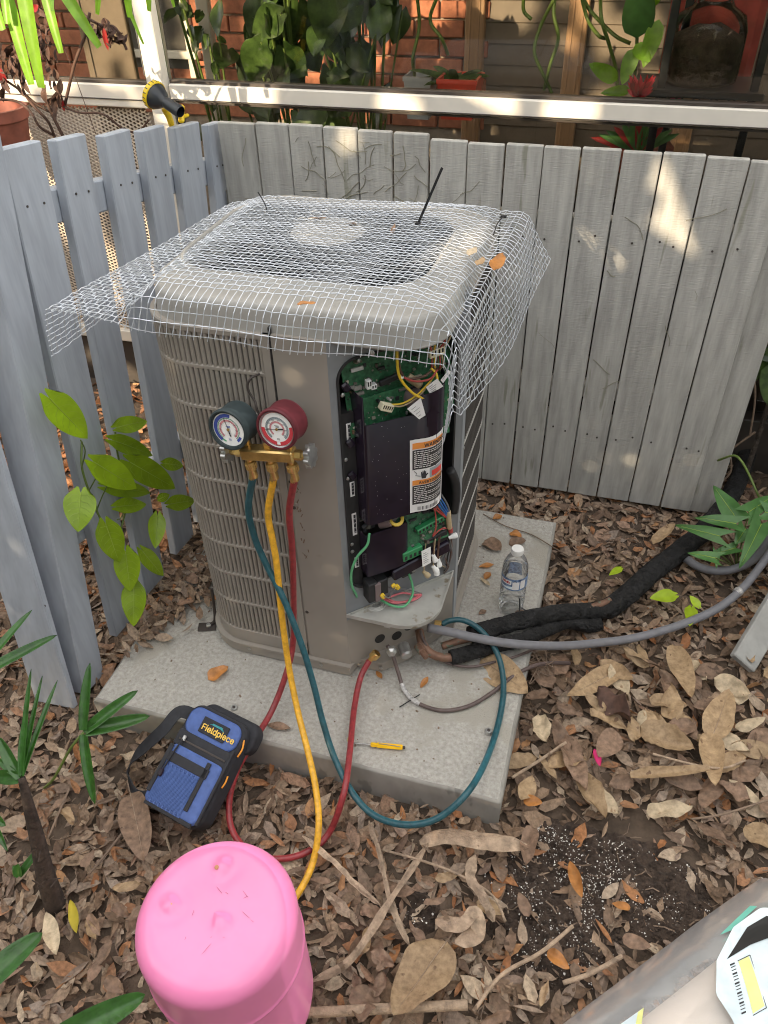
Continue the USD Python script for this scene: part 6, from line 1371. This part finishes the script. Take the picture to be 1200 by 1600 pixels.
twig_([(140, 20, 0), (135, 50, 0), (118, 95, 0), (108, 135, 0), (100, 170, 0)], .0036); twig_([(95, 165, 0), (125, 176, -.05), (160, 178, -.08), (190, 200, -.05), (205, 206, -.03), (218, 205, 0), (232, 188, 0)], .0026); twig_([(118, 12, 0), (140, 30, 0), (160, 40, 0), (178, 42, 0), (190, 60, 0), (198, 78, 0)], .0032); twig_([(86, 38, 0), (112, 105, 0), (130, 155, 0), (150, 210, 0)], .0009)
for k in range(120):
    c = [(70, 75), (85, 130), (30, 70), (15, 110), (60, 40), (160, 42), (180, 55)][k % 7]
    u, v = c[0] + g.normal(0, 9), c[1] + g.normal(0, 17 if k % 7 < 5 else 5); P = at(u, v, y=1.85 + g.uniform(-.05, .05)); Q = at(u + g.normal(0, 7), v + g.uniform(10, 32) * (1 if k % 7 < 5 else .5), y=1.85 + g.uniform(-.06, .06))
    obj('dead_leaf', leaf(P, Q, g.uniform(.008, .024), (g.normal(0, .5), -1, .2), 'ellipse', .6, .1, .08, nl=6, nw=2, seed=k), 'dead_frond', df)
for b, tp, w in (((162, 40), (168, 80), .012), ((78, 12), (90, 45), .022), ((60, 8), (50, 18), .014), ((0, 105), (10, 140), .02), ((98, 155), (100, 175), .008)):
    obj('red_leaf', leaf(at(*b, y=1.84), at(*tp, y=1.84), w, (.2, -1, .2), 'ellipse', .4, .1, .05), 'red_leaf', df, smooth=True)

# ------------------------------------------------------------------ hose nozzle on the picket fence
nz = thing('spray_nozzle', 'yellow and black garden spray nozzle hung on the picket fence', 'hose nozzle', at(250, 165, x=-1.13))
NX = -1.13
hc_, bc_ = at(248, 153, y=1.83), at(290, 180, y=1.80)
dv = (hc_ - bc_); dv /= np.linalg.norm(dv)
obj('head', lathe([(.011, -.035), (.014, -.018), (.021, -.010), (.027, .002), (.030, .012), (.0285, .014), (0, .013)], 28, hc_, dv), 'nozzle_black', nz, smooth=40)
fr_ = obj('face_ring', lathe([(.030, .008), (.0318, .010), (.0318, .021), (.0295, .023), (.026, .0215), (0, .021)], 28, hc_, dv), 'nozzle_yellow', nz, smooth=40)
sd_, ud_, _ = frame(dv)
obj('ring_notch', [cbox(hc_ + dv * .016 + (sd_ * math.cos(a) + ud_ * math.sin(a)) * .0316, (.002, .002, .009), .0005, np.stack([sd_, ud_, dv], 1)) for a in np.arange(18) * .349], 'nozzle_black', fr_)
obj('barrel', lathe([(.0125, -.075), (.0145, -.07), (.0135, -.03), (.012, -.02)], 20, hc_, dv), 'nozzle_black', nz, smooth=40)
obj('trigger', tube(smooth_path([at(257, 170, x=NX + .01), at(265, 185, x=NX + .01), at(270, 205, x=NX), at(270, 230, x=NX), at(271, 250, x=NX)], 5), [.008] * 8 + [.0065] * 13, 8), 'nozzle_yellow', nz, smooth=True)
obj('grip', tube(smooth_path([at(281, 176, x=NX), at(285, 196, x=NX), at(288, 220, x=NX), at(288, 250, x=NX)], 5), .011, 10), 'nozzle_black', nz, smooth=True)
obj('latch', [bar(at(284, 164, x=NX + .012), at(283, 192, x=NX + .014), .012, .016, (1, 0, 0), .004), bar(at(280, 184, x=NX + .014), at(294, 180, x=NX + .014), .008, .010, (1, 0, 0), .003)], 'nozzle_yellow', nz)
hs_ = thing('garden_hose', 'dark garden hose hanging behind the left picket fence', 'hose', at(45, 420, x=-1.2))
obj('tube', tube(smooth_path([at(36, 380, x=-1.22), at(42, 430, x=-1.22), at(47, 480, x=-1.22), at(56, 530, x=-1.22), at(68, 565, x=-1.22), at(82, 590, x=-1.22)], 6), .0075, 10), 'nozzle_black', hs_, smooth=True)

# ------------------------------------------------------------------ plants and pots inside the porch
g = np.random.default_rng(121)
def pot_plant(lab, cx, cy, leaves, m='dark_leaf', pot=None, name='potted_plant', kd='heart', w=(.07, .12), zc=1.0, spread=(.2, .15, .15), base=.17, stems=True):
    t = thing(name, lab, 'plant', (cx, cy, base))
    if pot: obj('pot', lathe([(.06, 0), (.085, .14), (.092, .15), (.088, .152), (.075, .13), (0, .125)], 28, (cx, cy, base)), pot, t, smooth=40)
    for k in range(leaves):
        P = np.array([cx, cy, zc]) + g.normal(0, 1, 3) * spread; d = np.array([g.normal(0, .6), g.normal(-.3, .4), g.normal(-.8, .5)]); d /= np.linalg.norm(d)
        ww = g.uniform(*w); nm = np.array([g.normal(0, .4), -1, g.uniform(.1, .9)])
        obj('leaf', leaf(P, P + d * ww * 1.35, ww, nm, kd, .2, .12, .03, nl=10, nw=6, seed=k), m, t, smooth=True)
        if stems and k % 2 == 0: obj('stem', tube(smooth_path([(cx + g.normal(0, .03), cy, base + .1), (cx * .5 + P[0] * .5, cy + .02, (base + P[2]) / 2 + .05), P], 5), .004, 6), 'stem_green', t, smooth=True)
    return t
c = at(430, 70, y=2.75)
pot_plant('dense variegated pothos behind the glass left of the middle', c[0], 2.78, 46, w=(.07, .13), zc=c[2] + .02, spread=(.13, .10, .12), pot='grey_pot')
c = at(560, 60, y=2.8)
pot_plant('dark holey leaved plant behind the glass above the fan', c[0], 2.85, 30, w=(.06, .12), zc=c[2] + .04, spread=(.07, .08, .14), pot='terracotta', name='monstera')
c = at(330, 60, y=2.7)
pot_plant('thin trailing vine on a pale pole behind the left end of the glass', c[0], 2.7, 26, w=(.025, .05), zc=c[2], spread=(.05, .05, .22), name='trailing_vine')
obj('pale_pole', cbox((at(325, 60, y=2.8)[0], 2.8, .9), (.045, .03, 1.5), .003), 'trim_white', None, label='pale wooden pole carrying the vine behind the glass', cat='pole')
c = at(720, 128, y=2.75)
rp_ = thing('planter', 'square glossy red planter behind the window', 'planter', (c[0], 2.75, c[2] - .10))
V, F = lathe([(.070, 0), (.088, .105), (.092, .105), (.092, .118), (.080, .118), (.074, .08), (0, .08)], 4, (0, 0, 0)); 
obj('pot', xf((V, F), rot((0, 0, 1), 45), (c[0], 2.75, c[2] - .10)), 'red_glaze', rp_)
for k in range(9):
    a = k * .7; P = np.array([c[0] - .02, 2.75, c[2] - .01]); Q = P + np.array([math.cos(a) * .12 - .02, math.sin(a) * .06, .05 + .03 * math.sin(k * 3)])
    obj('leaf', leaf(P, Q, .03, (0, -.4, 1), 'blade', .4, .25, .02), 'dark_leaf', rp_, smooth=True)
gp = thing('planter', 'square pale grey planter left of the red one behind the window', 'planter', (c[0] - .145, 2.80, c[2] - .12))
V, F = lathe([(.050, 0), (.064, .115), (.068, .115), (.068, .128), (.058, .128), (.054, .09), (0, .09)], 4, (0, 0, 0)); obj('pot', xf((V, F), rot((0, 0, 1), 45), (c[0] - .145, 2.80, c[2] - .12)), 'grey_pot', gp)
obj('table', cbox((c[0] - .1, 2.8, .50), (.9, .42, .03), .004), 'floor_dark', None, label='dark plant table behind the glass under the planters', cat='table')
# trailing cactus stems
tr_ = thing('trailing_cactus', 'slim green trailing cactus stems hanging behind the glass right of the red planter', 'plant', at(850, -30, y=2.8))
for pts in (((870, -20), (865, 20), (872, 60), (860, 100), (850, 140)), ((865, 0), (845, 40), (835, 80), (848, 115), (862, 145)), ((905, -20), (918, 30), (935, 55), (945, 60)), ((938, -10), (940, 30), (952, 70), (963, 110), (965, 140)), ((912, 0), (925, 20), (960, 55), (985, 68)), ((690, -20), (672, 30), (690, 60), (700, 85)), ((650, -20), (655, 40), (645, 90), (648, 118)), ((820, -20), (818, 15), (830, 30))):
    obj('stem', tube(smooth_path([at(u, v, y=2.8 + .03 * math.sin(u)) for u, v in pts], 6), .0055, 7), 'stem_green', tr_, smooth=True)
bf = thing('broad_leaf_plant', 'tall broad leaved plant with pale green leaves behind the right window', 'plant', at(1000, 40, y=2.7))
for b, tp, w in (((995, 60), (1003, -40), .09), ((992, 70), (1015, 95), .04), ((1030, 30), (1005, 105), .05), ((992, 75), (972, 132), .045), ((965, 125), (922, 100), .045), ((985, 140), (940, 145), .03), ((1010, 10), (1030, -40), .06)):
    obj('leaf', leaf(at(*b, y=2.7), at(*tp, y=2.66), w, (0, -1, .3), 'ovate', .15, .1, .02), 'strap_green' if b[0] != 995 else 'arrow_green', bf, smooth=True)
stem(bf, [at(990, 140, y=2.72), at(994, 90, y=2.72), at(996, 40, y=2.72)], .005)
br_ = thing('bromeliad', 'red flowered bromeliad plant behind the right end of the window', 'plant', at(998, 230, y=2.6))
for k in range(36):
    a = k * 2.4; P = at(998, 152, y=2.5); Q = P + np.array([math.cos(a) * .034, math.sin(a) * .02 - .01, .02 + .035 * (k % 5) / 4])
    obj('bract', leaf(P, Q, .014, (math.sin(a), -1, .3), 'ellipse', .4, .1, 0, nl=5, nw=2), 'bract_red' if k % 3 else 'red_leaf', br_, smooth=True)
for k in range(12):
    u = 998 + (k - 6) * 12; P = at(998, 235, y=2.62); Q = at(u, 185 + abs(k - 6) * 5, y=2.58)
    obj('leaf', leaf(P, Q, .022, (0, -1, .3), 'blade', .4, .15, 0), 'arrow_green' if k % 3 else 'red_leaf', br_, smooth=True)
stem(br_, [at(998, 235, y=2.62), at(998, 180, y=2.6), at(998, 148, y=2.6)], .006)
for lab, (u, v), s_ in (('hot pink bloom behind the glass under the lamp', (1056, 152), .016), ('small pink bloom left of the bromeliad stem', (956, 188), .010)):
    t = thing('bloom', lab, 'flower', at(u, v, y=2.6))
    for k in range(9):
        a = k * .7; P = at(u, v, y=2.6); obj('petal', leaf(P, P + np.array([math.cos(a), -.3, math.sin(a) * .7]) * s_, s_ * .8, (0, -1, .2), 'ovate', .2, .1, .05, nl=5, nw=2), 'petal', t, smooth=True)
# lantern frame with jar of soil
JX = at(1105, 60, y=2.62)
ln_ = thing('lantern_stand', 'black metal plant stand behind the right end of the window', 'stand', (JX[0], 2.62, .5))
for u in (1032, 1052, 1178): 
    p0, p1 = at(u, 140, y=2.55 if u != 1052 else 2.70), at(u + 18, 0, y=2.55 if u != 1052 else 2.70)
    obj('upright', bar((p0[0], p0[1], .2), (p0[0], p0[1], 1.6), .022, .022), 'lamp_black', ln_)
zz = at(1105, 137, y=2.55)[2]
obj('shelf', cbox((JX[0], 2.62, zz - .012), (.34, .22, .018), .003), 'lamp_black', ln_)
obj('scroll', [lathe([(.014, -.002), (.017, -.002), (.017, .002), (.014, .002)], 18, (JX[0] - .09 + .045 * k, 2.515, zz - .035), (0, -1, 0)) for k in range(5)], 'lamp_black', ln_)
jz = zz - .003
jr = thing('glass_jar', 'clear glass bottle garden half full of dark soil behind the window', 'jar', (JX[0], 2.62, jz))
obj('glass', lathe([(0, .001), (.085, .001), (.098, .008), (.101, .03), (.100, .13), (.088, .165), (.055, .185), (.046, .20), (.046, .26), (.052, .265), (.05, .268)], 40, (JX[0], 2.62, jz)), 'jar_glass', jr, smooth=40)
V, F = lathe([(0, .004), (.08, .004), (.094, .012), (.096, .10), (.09, .115), (.06, .128), (.03, .14), (0, .145)], 40, (JX[0], 2.62, jz)); V = V + np.array([0, 0, 1]) * (meshkit.fbm(V * 60, 3, 4)[:, None] - .5) * .02 * (V[:, 2:] > jz + .09)
obj('soil', (V, F), 'potting_soil', jr, smooth=True)
obj('red_cushion', cbox((JX[0] + .02, 2.78, jz + .22), (.26, .05, .5), .03), 'red_cloth', None, label='red cloth hanging behind the glass bottle garden', cat='cloth')
obj('red_cushion', cbox((JX[0] - .12, 2.85, .72), (.20, .05, .26), .02), 'terracotta', None, label='terracotta box low behind the bromeliad leaves', cat='box')
obj('plant_bench', cbox((.20, 2.50, .56), (2.85, .24, .5), .006), 'floor_dark', None, label='dark box added behind the glass to darken the porch below the white beam', cat='bench')  # dark box added so the interior stays dark below the beam

# shrubs in the gap at the right of the back fence
sb = thing('shrub', 'dark leafy shrub in the gap right of the back fence', 'shrub', (.75, 2.7, 0))
for k in range(290):
    P = np.array([g.uniform(.40, 1.3), g.uniform(2.14, 2.29), g.uniform(.02, 1.0)]) if k % 3 else np.array([g.uniform(.42, 1.0), g.uniform(2.12, 2.2), g.uniform(.02, .7)])
    P[2] = .42 + .6 * P[2] if P[0] < .8 else P[2]; d = np.array([g.normal(0, .6), g.normal(-.4, .3), g.normal(-.5, .5)]); d /= np.linalg.norm(d); ww = g.uniform(.03, .07)
    obj('leaf', leaf(P, P + d * ww * 1.9, ww, (g.normal(0, .4), -1, g.uniform(.1, .9)), 'ovate', .25, .12, .03, nl=6, nw=4, seed=k), 'dark_leaf', sb, smooth=True)
for k in range(9):
    x = .5 + k * .09; obj('branch', tube(smooth_path([(x, 2.22, -.02), (x + g.normal(0, .05), 2.22, .5), (x + g.normal(0, .1), 2.2, 1.0)], 5), .008, 6), 'bark', sb)
vs_ = thing('dry_stem', 'yellow green dry stem bending beside the fence end', 'stem', at(1190, 800, z=.1))
obj('stalk', tube(smooth_path([at(1120, 720, y=2.05), at(1145, 712, y=2.0), at(1158, 720, y=1.97), at(1172, 745, y=1.95), at(1185, 775, y=1.92), at(1210, 830, z=.05)], 5), .0035, 6), 'stem_green', vs_, smooth=True)
for pts in (((1175, 560), (1180, 620), (1172, 680)), ((1112, 740), (1140, 705), (1180, 675)), ((1090, 810), (1110, 770), (1140, 740), (1142, 715))):
    obj('stalk', tube(smooth_path([at(u, v, y=2.08) for u, v in pts], 5), .003, 6), 'twig', vs_, smooth=True)

# ------------------------------------------------------------------ clear bag at the bottom right corner
A0, A1 = at(930, 1600, z=.10), at(1200, 1392, z=.10)
ea = A1 - A0; ea[2] = 0; ea /= np.linalg.norm(ea); eb = np.array([ea[1], -ea[0], 0])
BRm = np.stack([ea, eb, (0, 0, 1)], 1)
Lb, Wb, Hb = .62, .40, .19
bcn = A0 + ea * (.13) + eb * (Wb / 2 - .03) + np.array([0, 0, -.10])
bg = thing('soil_bag', 'clear plastic sack of beige material with a white label at the bottom right', 'bag', bcn)
def pillow(lx, ly, hz, pw, amp, seed, z0=.0, nx=70, ny=50):
    u = np.linspace(-1, 1, nx); v = np.linspace(-1, 1, ny); U, Vv = np.meshgrid(u, v, indexing='ij')
    prof_ = (1 - np.abs(U) ** pw) ** .5 * (1 - np.abs(Vv) ** pw) ** .5
    X, Yy = U * lx / 2, Vv * ly / 2
    wr = amp * (meshkit.fbm(np.stack([X * 22, Yy * 8, 0 * X], -1), 4, seed) - .5)
    Z = z0 + prof_ * hz + wr * np.clip(prof_ * 3, 0, 1)
    def g_(Zz, flip):
        V = np.stack([X, Yy, Zz], -1).reshape(-1, 3); i = np.arange(nx - 1)[:, None] * ny; j = np.arange(ny - 1)[None]
        F = tri(np.stack([i + j, i + ny + j, i + ny + j + 1, i + j + 1], -1).reshape(-1, 4)); return V, F[:, ::-1] if flip else F
    return join([g_(Z, False), g_(z0 + 0 * Z + .001, True)]), lambda a, b: z0 + (1 - abs(a / (lx / 2)) ** pw) ** .5 * (1 - abs(b / (ly / 2)) ** pw) ** .5 * hz
inb, hf = pillow(Lb, Wb - .09, Hb - .016, 4, .003, 3)
off_ = np.array([0, .008, 0])
obj('contents', xf((inb[0] + off_, inb[1]), BRm, bcn), 'bag_beige', bg, smooth=True)
outb, hf = pillow(Lb + .10, Wb + .02, Hb + .012, 3.6, .012, 9)
obj('film', xf(outb, BRm, bcn), 'clear_film', bg, smooth=True)
def on_bag(x, y, h=.006): 
    hh_ = hf(np.clip(x, -Lb / 2, Lb / 2), np.clip(y, -Wb / 2 * .98, Wb / 2 * .98)); return bcn + BRm @ np.array([x, y, hh_ + h])
def bag_patch(poly, m, name, parent, h):
    mesh = trimesh.creation.extrude_polygon(poly, .0003, engine='earcut'); 
    mesh = mesh.subdivide().subdivide()
    v = np.array([on_bag(x, y, h + w) for x, y, w in mesh.vertices]); return obj(name, (v, np.array(mesh.faces)), m, parent)
def bagxy(u, v):
    p = at(u, v, z=Hb - .0) - bcn; q = BRm.T @ p; return q[0], q[1]
lbp = [bagxy(*p) for p in ((1140, 1600), (1116, 1560), (1120, 1504), (1150, 1446), (1195, 1412), (1330, 1430), (1330, 1700), (1180, 1700))]
lab = bag_patch(Polygon(lbp).buffer(-.016).buffer(.018, quad_segs=10), 'pale_blue', 'label', bg, .0105)
bag_patch(Polygon([bagxy(*p) for p in ((1133, 1503), (1168, 1448), (1200, 1428), (1215, 1440), (1210, 1465), (1170, 1480))]), 'label_black', 'label_picture', lab, .0112)
bag_patch(Polygon([bagxy(*p) for p in ((1150, 1508), (1166, 1500), (1188, 1580), (1170, 1592))]), 'highlight', 'highlight_box', lab, .0112)
bag_patch(Polygon([bagxy(*p) for p in ((1196, 1512), (1215, 1505), (1215, 1545), (1198, 1540))]), 'ink', 'label_symbol', lab, .0112)
bcs = []
for k in range(16):
    q = k / 16; u0, v0 = 1137 + 16 * q, 1512 + 84 * q; h_ = 1.2 + 1.6 * ((k * 7) % 3 == 0)
    mesh = trimesh.creation.extrude_polygon(Polygon([bagxy(u0, v0), bagxy(u0 + 7, v0 - 3), bagxy(u0 + 7.4, v0 - 3 + h_), bagxy(u0 + .4, v0 + h_)]), .0003, engine='earcut'); bcs.append((np.array([on_bag(x, y, .0112 + w) for x, y, w in mesh.vertices]), np.array(mesh.faces)))
obj('barcode', bcs, 'ink', lab)
fr2 = []
for a, b in (((1149, 1507), (1168, 1498)), ((1168, 1498), (1191, 1583)), ((1191, 1583), (1170, 1595))):
    fr2.append(tube([on_bag(*bagxy(*a), .0116), on_bag(*bagxy(*b), .0116)], .0005, 4))
obj('label_frame', fr2, 'ink', lab)
l2 = bag_patch(Polygon([bagxy(*p) for p in ((1128, 1455), (1180, 1402), (1190, 1405), (1148, 1448))]), 'teal_print', 'side_label', bg, .008)
l3 = bag_patch(Polygon([bagxy(*p) for p in ((962, 1604), (1006, 1574), (1000, 1604))]), 'pale_blue', 'corner_label', bg, .008)
bag_patch(Polygon([bagxy(*p) for p in ((992, 1604), (997, 1581), (1006, 1574), (1001, 1604))]), 'highlight', 'corner_band', l3, .0086)

assert len(stage.GetPrimAtPath('/World').GetChildren()) > 50
